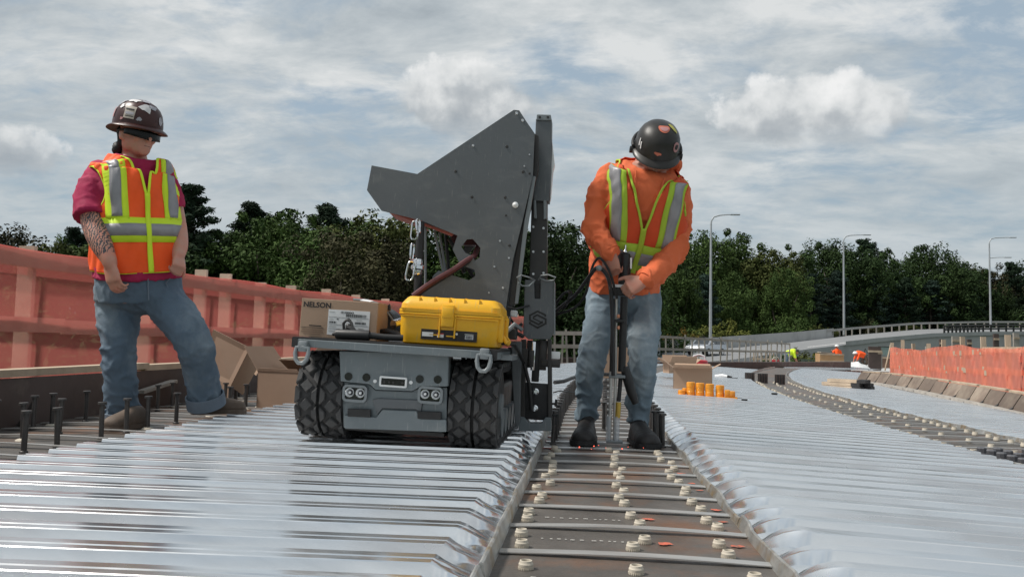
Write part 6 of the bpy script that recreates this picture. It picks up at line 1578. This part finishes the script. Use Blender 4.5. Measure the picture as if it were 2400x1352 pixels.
# jeans
mb = MB(); mb.loft(T1.rings(8, .002, h0=.0, h1=.24)); limb(mb, smooth_chain(legL)); limb(mb, smooth_chain(legR)); mb.sphere(J(322, 700, .03), (98 * k, 76 * k, 40 * k))
blob('jeans', mb, M_JEAN1, p1, .0085, 4, cloth(.009, 7.5, 3, 1.1, [(legL[2][0], legL[2][0] - legL[1][0], .17, .0075), (legL[4][0], ZV, .17, .010), (legR[2][0], legR[2][0] - legR[1][0], .16, .007), (legR[4][0], ZV, .15, .009), (J(345, 720, -.05), RV + ZV * .6, .16, .008), (J(250, 690, 0), RV * .4 + ZV, .12, .006)], p1))
for (lg, dz) in ((legL, 0), (legR, 0)):
    a, b = lg[-2][0], lg[-1][0]; cuff(p1, b + (b - a).normalized() * .012, (b - a).normalized(), 41 * k, .06)
# belt loops, fly and pocket seams of the jeans, laid on the surface of the hips
for (pts, r_) in (([(.17, -.01, 1), (.10, -.012, 1), (.03, -.012, 1)], .0035), ([(.16, -.14, 1), (.13, -.115, 1), (.09, -.12, 1)], .003), ([(.16, .10, 1), (.13, .075, 1), (.09, .085, 1)], .003)):
    mb = MB(); mb.tube([T1.S(h_, T1.th(h_, x_), .007) for h_, x_, _ in pts], r_, 6); mb.build('seam', M_CUFF, p1, smooth=True)
# shirt with short sleeves
mb = MB(); mb.loft(T1.rings(24, .004, h0=.165, h1=.955)); mb.loft(T1.rings(4, .014, h0=.150, h1=.25))
limb(mb, [(J(240, 408, -.05), 34 * k), (J(219, 450, -.10), 36 * k)]); mb.tube([J(224, 430, -.09), J(214, 470, -.12), J(214, 512, -.16)], [35 * k, 38 * k, 39 * k], 20)
limb(mb, [(J(376, 408, .04), 30 * k), (J(396, 450, .06), 29 * k)]); mb.tube([J(388, 430, .05), J(400, 462, .065), J(409, 490, .07)], [29 * k, 28 * k, 28 * k], 20)
blob('t_shirt', mb, M_TEE, p1, .0085, 4, cloth(.007, 9, 8, 1.0))
# vest and its tapes
vh0, vh1 = .205, .93; holes = [(J(204, 450, -.13), 60 * k), (J(404, 446, .13), 52 * k)]
v1 = vest(p1, T1, vh0, vh1, .020, M_VORG, .555, .078, holes, M_LIME)
o1, o2 = .0265, .0295
htape(v1, T1, .335, .445, o1, M_LIME, 'lime_band', vh0, vh1); htape(v1, T1, .362, .418, o2, M_TAPE, 'silver_band', vh0, vh1)
for sx in (-1, 1):
    vtape(v1, T1, sx * .118, sx * .120, .44, .865, .042, o1, M_LIME, 'lime_brace', vh0, vh1); vtape(v1, T1, sx * .120, sx * .120, .45, .87, .020, o2, M_TAPE, 'silver_brace', vh0, vh1)
    vtape(v1, T1, sx * .118, sx * .10, .44, .82, .036, o1, M_LIME, 'lime_brace', vh0, vh1, False)
    vtape(v1, T1, 0 + sx * .004, sx * .074, .555, .92, .0055, o2, M_LIME, 'neck_binding', vh0, vh1)
vtape(v1, T1, 0, 0, vh0, .56, .011, o2 + .001, M_LIME, 'zip_strip', vh0, vh1); htape(v1, T1, vh0 - .004, vh0 + .008, .0225, M_LIME, 'hem_binding', vh0, vh1)
# head gear
hp = hc + hU * .022 - hF * .004
ob, rot1, stk = hat(p1, hp, hF, hU, M_HAT1, .97, True, .024)
for a in ((-58, 26, .052, .056, 1, 'r', -.1), (-20, 40, .07, .05, 0, 'x', 0), (-60, 58, .075, .03, 0, 'x', 0), (-10, 62, .08, .03, 4, 'x', .5), (22, 20, .035, .05, 4, 'x', 0), (-112, 28, .02, .045, 5, 'r', 0), (-5, 75, .05, .04, 0, 'x', 0), (-100, 55, .04, .03, 4, 'x', 0), (-36, 14, .03, .022, 4, 'x', 0), (-85, 40, .03, .03, 0, 'x', .4), (-40, 70, .06, .025, 4, 'x', .2), (2, 44, .05, .03, 4, 'x', 0), (-75, 12, .02, .02, 5, 'x', 0)): stk(*a)
for dv_, hh in ((.012, .006), (-.004, .012), (-.018, .004)): stk(-58, 26 + dv_ / .19 * 90, .042, hh, M_RD if hh < .01 else 4, 'r', -.1, lift=.0012)
mb = MB()
for t in np.linspace(0, 1, 7): mb.sphere(hc - hF * (.055 + .02 * t) - hU * (.02 + .075 * t) + (hU.cross(hF)) * (-.03 + .02 * math.sin(t * 5)), .032 - .008 * t)
for s in (-1, 1):
    for t in np.linspace(0, 1, 5): mb.sphere(hc - hF * .045 - hU * (.0 + .06 * t) + hU.cross(hF) * s * (.055 - .012 * t), .024)
mb.sphere(hc - hF * .088 - hU * .070 + hU.cross(hF) * -.04, .022); mb.sphere(hc - hF * .08 - hU * .095 + hU.cross(hF) * -.03, .016)
blob('hair', mb, M_HAIR, p1, .006, 2, cloth(.003, 40, 1))
mb = MB(); S_ = hU.cross(hF)
def gl(a, z, o=0): return hc + hF * ((.090 + o) * math.cos(a)) + S_ * ((.082 + o) * math.sin(a)) + hU * z
mb.grid(lambda a, z: gl(a, -.016 + z * (.019 if z > 0 else .026) * (1 - .35 * abs(a) / 1.15) + .004 * (1 - math.cos(a * 2)), .016 + .006 * math.cos(a)), [-1.2 + 2.4 * j / 24 for j in range(25)], [-1, -.5, 0, .5, 1]); mb.build('sunglasses', M_SHADE, p1, smooth=True, solid=.003)
for s in (-1, 1):
    mb = MB(); mb.tube([gl(s * 1.15, -.006, .012), gl(s * 1.5, -.004, .010), gl(s * 1.75, -.008, .008)], .004, 6); mb.build('temple_arm', M_BLACK, p1)
mb = MB(); mb.sphere(hc + (hF * .0955 - hU * .0705) * .96, Vector((.004, .017, .0022)), 10, 6, Matrix((hF, hU.cross(hF), hU)).transposed()); mb.build('mouth', mat('lip_line', (.16, .05, .045), .6), p1)
# collar of the shirt
boot(p1, footL + DV * .10 + RV * .03, footL - DV * .13 - RV * .02, J(288, 965, .0), M_BOOT, M_SOLE, .054)
boot(p1, G(450, 970, zl(-1.75) + .002), G(574, 968, zl(-1.5) + .004), J(484, 940, .02), M_BOOT, M_SOLE, .052)

# ================= operator in the orange hoodie =================
F2 = Fig(3.92); k = F2.k; J = F2.J
fL, fR = G(1372, 1036, FL_Z + .006), G(1505, 1043, FL_Z + .006)
p2 = thing('person', 'person in orange hoodie, vest and black hard hat bending over a weld tool', 'person', (fL + fR) / 2)
T2 = Torso(F2, [(1462, 705, .16, 80, 64, 0), (1463, 665, .15, 84, 68, 1), (1468, 625, .12, 88, 70, 3), (1482, 580, .06, 92, 74, 6), (1500, 530, -.01, 97, 74, 9), (1510, 480, -.07, 101, 72, 12), (1514, 440, -.11, 98, 66, 13), (1516, 412, -.13, 80, 56, 13), (1520, 396, -.14, 62, 48, 12), (1523, 384, -.15, 40, 40, 10)], 0, 2.4)
hF2 = (-DV * .74 - ZV * .66 - RV * .08).normalized(); hU2 = (ZV * .74 - DV * .66 + RV * .10); hU2 = (hU2 - hF2 * hU2.dot(hF2)).normalized(); hc2 = J(1533, 372, -.15)
lg1 = [(J(1420, 690, .16), 46 * k), (J(1410, 750, .10), 42 * k), (J(1388, 835, .0), 34 * k), (J(1380, 910, .04), 33 * k), (J(1374, 972, .06), 27 * k)]
lg2 = [(J(1505, 690, .16), 46 * k), (J(1508, 750, .10), 43 * k), (J(1506, 835, -.02), 35 * k), (J(1500, 910, .02), 33 * k), (J(1497, 985, .04), 27 * k)]
ar1 = [(J(1428, 412, -.10), 29 * k), (J(1403, 470, -.10), 30 * k), (J(1396, 535, -.12), 30 * k), (J(1416, 570, -.18), 27 * k), (J(1428, 586, -.20), 23 * k)]
ar2 = [(J(1588, 450, -.12), 30 * k), (J(1594, 510, -.10), 30 * k), (J(1579, 586, -.12), 30 * k), (J(1540, 636, -.20), 27 * k), (J(1516, 655, -.24), 23 * k)]
mb = MB(); head(mb, hc2 + hF2 * .004 - hU2 * .014, hF2, hU2, .95); limb(mb, [(hc2 - hU2 * .05 - hF2 * .02, 26 * k), (J(1523, 405, -.12), 32 * k)]); mb.loft(T2.rings(22, -.03))
for ch in (ar1, ar2): limb(mb, [(p, r_ * .66) for p, r_ in smooth_chain(ch)])
for ch in (lg1, lg2): limb(mb, [(p, r_ * .75) for p, r_ in smooth_chain(ch)])
w1 = J(1430, 590, -.205); w2 = J(1512, 657, -.245); limb(mb, [(ar1[-1][0], .024), (w1, .022)]); limb(mb, [(ar2[-1][0], .024), (w2, .022)])
hand(mb, w1, J(1437, 640, -.21) - w1, (-DV * .8 - RV * .5), 1, (42, 60, 35), .98, (.75, .5, -.4))
hand(mb, w2, J(1472, 676, -.25) - w2, (-DV * .85 + ZV * .45 - RV * .1), 1, (48, 62, 40), 1.0, (.8, .55, .1))
blob('body', mb, M_SKIN2, p2, .0062, 3)
mb = MB(); mb.loft(T2.rings(6, -.004, h0=0, h1=.2)); limb(mb, smooth_chain(lg1)); limb(mb, smooth_chain(lg2)); mb.sphere(J(1462, 705, .16), (80 * k, 62 * k, 36 * k))
blob('jeans', mb, M_JEAN2, p2, .008, 4, cloth(.010, 7.5, 13, 1.1, [(lg1[2][0], ZV, .18, .008), (lg1[4][0], ZV, .19, .013), (lg2[2][0], ZV, .18, .008), (lg2[4][0], ZV, .19, .013), (J(1462, 730, .05), RV + ZV, .14, .007)], p2))
mb = MB(); mb.loft(T2.rings(22, .004, h0=.06, h1=.93)); limb(mb, smooth_chain(ar1)); limb(mb, smooth_chain(ar2))
# hood lying round the neck, standing up on the right side
for a in np.linspace(-2.75, 2.75, 30):
    c0 = J(1526, 408, -.10); up = .022 * math.cos(a * .5) ** 2
    rad = .105 if a > 0 else .095
    mb.sphere(c0 + RV * (math.sin(a) * rad * 1.02 + .012) + DV * (-math.cos(a) * -.085 + .02) + ZV * (.030 * (1 - math.cos(a + .4)) - .02 + (.022 if a > .6 else 0)), .032)
blob('hoodie', mb, M_HOOD, p2, .008, 4, cloth(.008, 8, 21, 1.0, [(ar1[2][0], ar1[3][0] - ar1[2][0], .19, .017), (ar1[4][0], ar1[4][0] - ar1[3][0], .12, .013), (ar1[1][0], ZV + RV, .15, .011), (ar2[2][0], ar2[3][0] - ar2[2][0], .19, .016), (ar2[4][0], ar2[4][0] - ar2[3][0], .13, .013), (ar2[1][0], ZV - RV, .15, .010), (J(1450, 640, 0), ZV, .18, .010)], p2))
for ch, w_ in ((ar1, w1), (ar2, w2)):
    ax = (w_ - ch[-2][0]).normalized(); mb = MB(); x = ax.orthogonal().normalized(); c = ch[-1][0]; mb.loft([mb.ring(c + ax * t, ax, 20, r_, x=x) for t, r_ in ((-.03, .050), (-.01, .046), (.012, .043), (.012, .036), (-.03, .036))]); mb.build('sleeve_cuff', M_HOOD, p2, smooth=True, ang=60)
wh0, wh1 = .30, .93; holes2 = [(J(1412, 430, -.10), 66 * k), (J(1606, 470, -.11), 60 * k)]
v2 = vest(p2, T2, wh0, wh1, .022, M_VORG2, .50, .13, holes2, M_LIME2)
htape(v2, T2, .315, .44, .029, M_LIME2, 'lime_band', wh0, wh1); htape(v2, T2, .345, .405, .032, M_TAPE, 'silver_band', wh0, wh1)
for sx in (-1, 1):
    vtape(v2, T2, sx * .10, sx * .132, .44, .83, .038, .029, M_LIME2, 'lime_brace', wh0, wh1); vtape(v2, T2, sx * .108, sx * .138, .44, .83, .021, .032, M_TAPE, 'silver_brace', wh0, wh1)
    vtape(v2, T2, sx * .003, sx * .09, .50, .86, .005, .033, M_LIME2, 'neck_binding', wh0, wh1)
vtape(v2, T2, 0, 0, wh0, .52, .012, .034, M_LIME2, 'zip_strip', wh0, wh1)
for (a, b) in (((1498, 424), (1496, 520)), ((1540, 432), (1528, 520))):
    sx_ = -.045 if a[0] < 1520 else .05; mb = MB(); mb.tube([T2.S(h_, T2.th(h_, sx_ * (.5 + h_)), .016) for h_ in (.86, .78, .70, .62, .56)], .0045, 6); mb.build('drawstring', M_HOOD, p2, smooth=True)
ob2, rot2, stk2 = hat(p2, hc2 + hU2 * .046 - hF2 * .010, hF2, hU2, M_HAT2, .92, False, .030)
stk2(8, 68, .062, .034, 2, 'o'); stk2(8, 68, .044, .020, 5, 'o', lift=.0012); stk2(72, 64, .022, .05, 3, 'o', -.3); stk2(48, 30, .045, .04, 5, 'o'); stk2(48, 30, .026, .02, M_BLACK, 'o', lift=.0012); stk2(-4, 20, .06, .02, 2, 'x'); stk2(-62, 26, .008, .03, 0, 'r', .3); stk2(-54, 22, .008, .03, 0, 'r', .3)
# headgear strap of the face shield round the hat
mb = MB(); pts = []
for j in range(25):
    t = R(80) + R(200) * j / 24; pts.append(hc2 + hU2 * .046 - hF2 * .010 + rot2 @ Vector((math.cos(t) * .130, math.sin(t) * .112, .01 + .022 * math.sin((t - R(80)) / R(200) * math.pi))))
mb.tube(pts, .008, 8); mb.build('strap', M_BLACK, ob2, smooth=True)
for s in (-1, 1): mb = MB(); mb.cyl(hc2 + hU2 * .034 + rot2 @ Vector((.01, s * .098, .0)), hc2 + hU2 * .034 + rot2 @ Vector((.01, s * .122, .0)), .016, n=14); mb.build('knob', M_BLACK, ob2, smooth=True, ang=40)
boot(p2, fL + DV * .12 + RV * .02, fL - DV * .14 - RV * .03, J(1374, 970, .06), M_BOOTB, M_BLACK, .056)
boot(p2, fR + DV * .12 - RV * .01, fR - DV * .14 + RV * .02, J(1497, 985, .04), M_BOOTB, M_BLACK, .056)

# ------------------------------------------------------------------ stud welding tool held by the operator
wt = thing('weld_tool', 'tall black stud welding tool with steel rods held upright by the operator', 'tool', G(1440, 1036, FL_Z))
TD = -.16
Q = lambda px, py, d=0: J(px, py, TD + d)
mb = MB(); mb.lathe(Q(1464, 690), [(.026, 0), (.027, .01), (.027, .175), (.024, .187), (.020, .19)], 18); mb.build('motor_housing', M_HOSE, wt, smooth=True, ang=35)
mb = MB(); mb.lathe(Q(1466, 592), [(.016, 0), (.012, .01), (.005, .02), (.004, .035)], 14); mb.build('cap', M_CHROME, wt, smooth=True)
mb = MB(); mb.box(Q(1479, 617, -.03), (.008, .004, .05)); mb.build('badge', M_LAB, wt)
mb = MB(); mb.box(Q(1454, 671), (.085, .06, .014), bev=.003); mb.build('handle_plate', M_WHITE, wt)
mb = MB(); mb.box(Q(1450, 684), (.07, .05, .036), bev=.003); mb.build('grip_block', M_HOSE, wt)
mb = MB(); mb.box(Q(1457, 640, .01), (.03, .03, .1)); mb.build('side_block', M_HOSE, wt)
for (a, b, r_, m) in (((1463, 695), (1457, 870), .018, M_HOSE), ((1445, 695), (1440, 1030), .0075, M_STRAP), ((1437, 700), (1432, 870), .008, M_HOSE), ((1432, 870), (1428, 1030), .009, M_STRAP), ((1455, 880), (1450, 940), .010, M_BLACK)):
    mb = MB(); mb.cyl(Q(*a), Q(*b), r_, n=12); mb.build('rod', m, wt, smooth=True)
for (px, py, w) in ((1448, 752, .065), (1446, 882, .075)):
    mb = MB(); mb.box(Q(px, py), (w, .05, .014), bev=.003); mb.build('cross_plate', M_HOSE if py < 800 else M_RGL, wt)
for py in (745, 772): mb = MB(); mb.lathe(Q(1449, py, -.03), [(.006, 0), (.008, .006), (.006, .016)], 10); mb.build('brass_fitting', mat('copper', (.55, .25, .15), .35, .8), wt)
mb = MB(); mb.tube([Q(1464, 860), Q(1472, 890), Q(1480, 920), Q(1490, 945)], [.02, .024, .022, .016], 10); mb.build('trigger_boot', M_HOSE, wt, smooth=True)
for j in range(7): mb = MB(); c = Q(1429, 890 + j * 14); mb.cyl(c - Vector((.012, 0, 0)), c + Vector((.012, 0, 0)), .007, n=8); mb.build('spring_coil', M_STRAP, wt)
mb = MB(); mb.cyl(Q(1449, 942), Q(1447, 978), .014, n=12); mb.build('chuck', mat('brass', (.50, .34, .08), .35, .8), wt, smooth=True)
M_CLR = mat('clear_tube', (.62, .66, .70), .15, 0, 0, 5, alpha=.45)
for (px, r_) in ((1427, .012), (1446, .014)):
    mb = MB(); mb.cyl(Q(px, 975), Q(px - 2, 1032), r_, n=14); mb.build('clear_sleeve', M_CLR, wt, smooth=True)
mb = MB(); mb.box(Q(1440, 1034), (.075, .05, .012), bev=.003); mb.build('foot', M_RGL, wt)
# weld cables from the tool up past the left hand and back to the mast
wc = thing('weld_cable', 'black cables hanging between the robot mast and the weld tool', 'cable', J(1350, 700, .0))
for pts, r_ in (([(1437, 880, -.2), (1436, 800, -.2), (1434, 720, -.2), (1428, 660, -.22), (1414, 634, -.24), (1398, 628, -.24), (1380, 650, -.2), (1350, 690, -.1), (1320, 715, -.05), (1300, 730, -.02)], .009),
        ([(1446, 700, -.2), (1430, 640, -.22), (1408, 606, -.24), (1394, 614, -.22), (1384, 640, -.2), (1372, 690, -.15), (1345, 722, -.08), (1300, 738, -.02)], .006),
        ([(1300, 720, -.02), (1320, 690, -.05), (1338, 682, -.06), (1336, 700, -.06), (1318, 728, -.04), (1300, 742, -.02)], .004),
        ([(1300, 712, -.02), (1322, 686, -.07), (1334, 688, -.08), (1326, 712, -.08), (1302, 735, -.03)], .004), ([(1440, 756, -.2), (1432, 820, -.2), (1436, 868, -.19)], .007)):
    ch = smooth_chain([(J(*q), r_) for q in pts], 5); mb = MB(); mb.tube([p for p, _ in ch], r_, 8); mb.build('cable', M_HOSE, wc, smooth=True)
c = J(1404, 628, -.25); mb = MB(); mb.sphere(c, .014); mb.build('cable_joint', M_RGL, wc, smooth=True)
mb = MB()                                                           # weld sparks: hot metal drops just above the flange
rr = random.Random(4)
M_SPK = mat('hot_metal', (.9, .3, .15), .5, emis=((1, .12, .08), 1.4))
for j, (px, py) in enumerate(((1392, 1045), (1403, 1043), (1472, 1047), (1358, 1047), (1420, 1049), (1386, 1052), (1458, 1051), (1508, 1049))):
    mb = MB(); mb.sphere(G(px, py, FL_Z + .012), .0016 + .0012 * (j % 3 == 0), 8, 6); o = single('weld_spark', mb, M_SPK, f'tiny glowing weld spark on the girder, {ORD[j]} of eight from where the tool stands', 'spark', 'weld sparks'); recentre(o)

# ------------------------------------------------------------------ small workers far away
def worker(px, py, D, label, vest_m, leg_m, pose, hat_m):
    F = Fig(D); b = P(px, py, D); t = thing('person', label, 'person', b, (0, 0, YAW)); 
    if pose == 'bend':   # bent double towards the right
        hip, sh, hd = Vector((-.22, 0, .78)), Vector((.18, -.02, .95)), Vector((.36, -.04, .90)); legs = [((-.25, -.08, .75), (-.28, -.12, .40), (-.26, -.06, .06)), ((-.2, .1, .75), (-.12, .08, .40), (-.2, .12, .06))]; arms = [((.16, -.16, .9), (.24, -.18, .6), (.36, -.1, .36)), ((.16, .14, .9), (.28, .16, .62), (.38, .1, .36))]
    elif pose == 'bendl':
        hip, sh, hd = Vector((.2, 0, .72)), Vector((-.16, -.02, .86)), Vector((-.34, -.04, .80)); legs = [((.22, -.08, .7), (.3, -.12, .38), (.2, -.06, .06)), ((.2, .1, .7), (.14, .08, .38), (.26, .12, .06))]; arms = [((-.14, -.16, .82), (-.26, -.18, .52), (-.36, -.1, .3)), ((-.14, .14, .82), (-.3, .16, .55), (-.4, .1, .3))]
    else:
        hip, sh, hd = Vector((0, 0, .92)), Vector((0, 0, 1.38)), Vector((-.02, -.03, 1.62)); legs = [((-.09, 0, .9), (-.1, -.03, .48), (-.1, 0, .06)), ((.09, 0, .9), (.1, -.03, .48), (.1, 0, .06))]; arms = [((-.2, 0, 1.36), (-.34, -.1, 1.2), (-.42, -.2, 1.38)), ((.2, 0, 1.36), (.27, -.05, 1.1), (.2, -.2, .98))]
    mb = MB(); limb(mb, [(hip, .13), (hip.lerp(sh, .5), .14), (sh, .13)]); limb(mb, [(sh, .06), (hd, .06)]); mb.sphere(hd, (.09, .09, .11))
    for a in legs: limb(mb, [(Vector(a[0]), .085), (Vector(a[1]), .06), (Vector(a[2]), .045)])
    for a in arms: limb(mb, [(Vector(a[0]), .05), (Vector(a[1]), .04), (Vector(a[2]), .032)]); mb.sphere(Vector(a[2]), .045)
    blob('body', mb, M_SKIN2, t, .02, 2, local=True)
    mb = MB()
    for a in legs: limb(mb, [(Vector(a[0]), .105), (Vector(a[1]), .08), (Vector(a[2]) + Vector((0, 0, .05)), .07)])
    limb(mb, [(hip, .155), (hip.lerp(sh, .15), .155)]); blob('trousers', mb, leg_m, t, .02, 2, local=True)
    mb = MB(); limb(mb, [(hip.lerp(sh, .12), .165), (hip.lerp(sh, .6), .17), (sh, .155)])
    for a in arms: limb(mb, [(Vector(a[0]), .07), (Vector(a[1]), .058)])
    blob('vest', mb, vest_m, t, .02, 2, local=True)
    mb = MB(); mb.lathe(hd + Vector((0, 0, .03)), [(.17, 0), (.13, .012), (.125, .06), (.09, .11), (.03, .13)], 16); mb.build('hard_hat', hat_m, t, local=True, smooth=True)
    for a in legs: mb = MB(); mb.box(Vector(a[2]) + Vector((0, -.05, -.01)), (.11, .26, .1), bev=.03); mb.build('boot', M_BOOTB, t, local=True, smooth=True)
worker(1852, 862, 46, 'distant worker in yellow-green vest bent double beside the red bucket', M_LIME, M_JEAN1, 'bend', M_BLACK)
worker(1962, 872, 52, 'distant worker in orange shirt standing behind the plywood crate', M_VORG, M_JEAN1, 'stand', M_WHITE)
worker(2018, 863, 46, 'distant worker in orange shirt bending left of the orange netting', M_VORG, M_BOOT, 'bendl', M_WHITE)
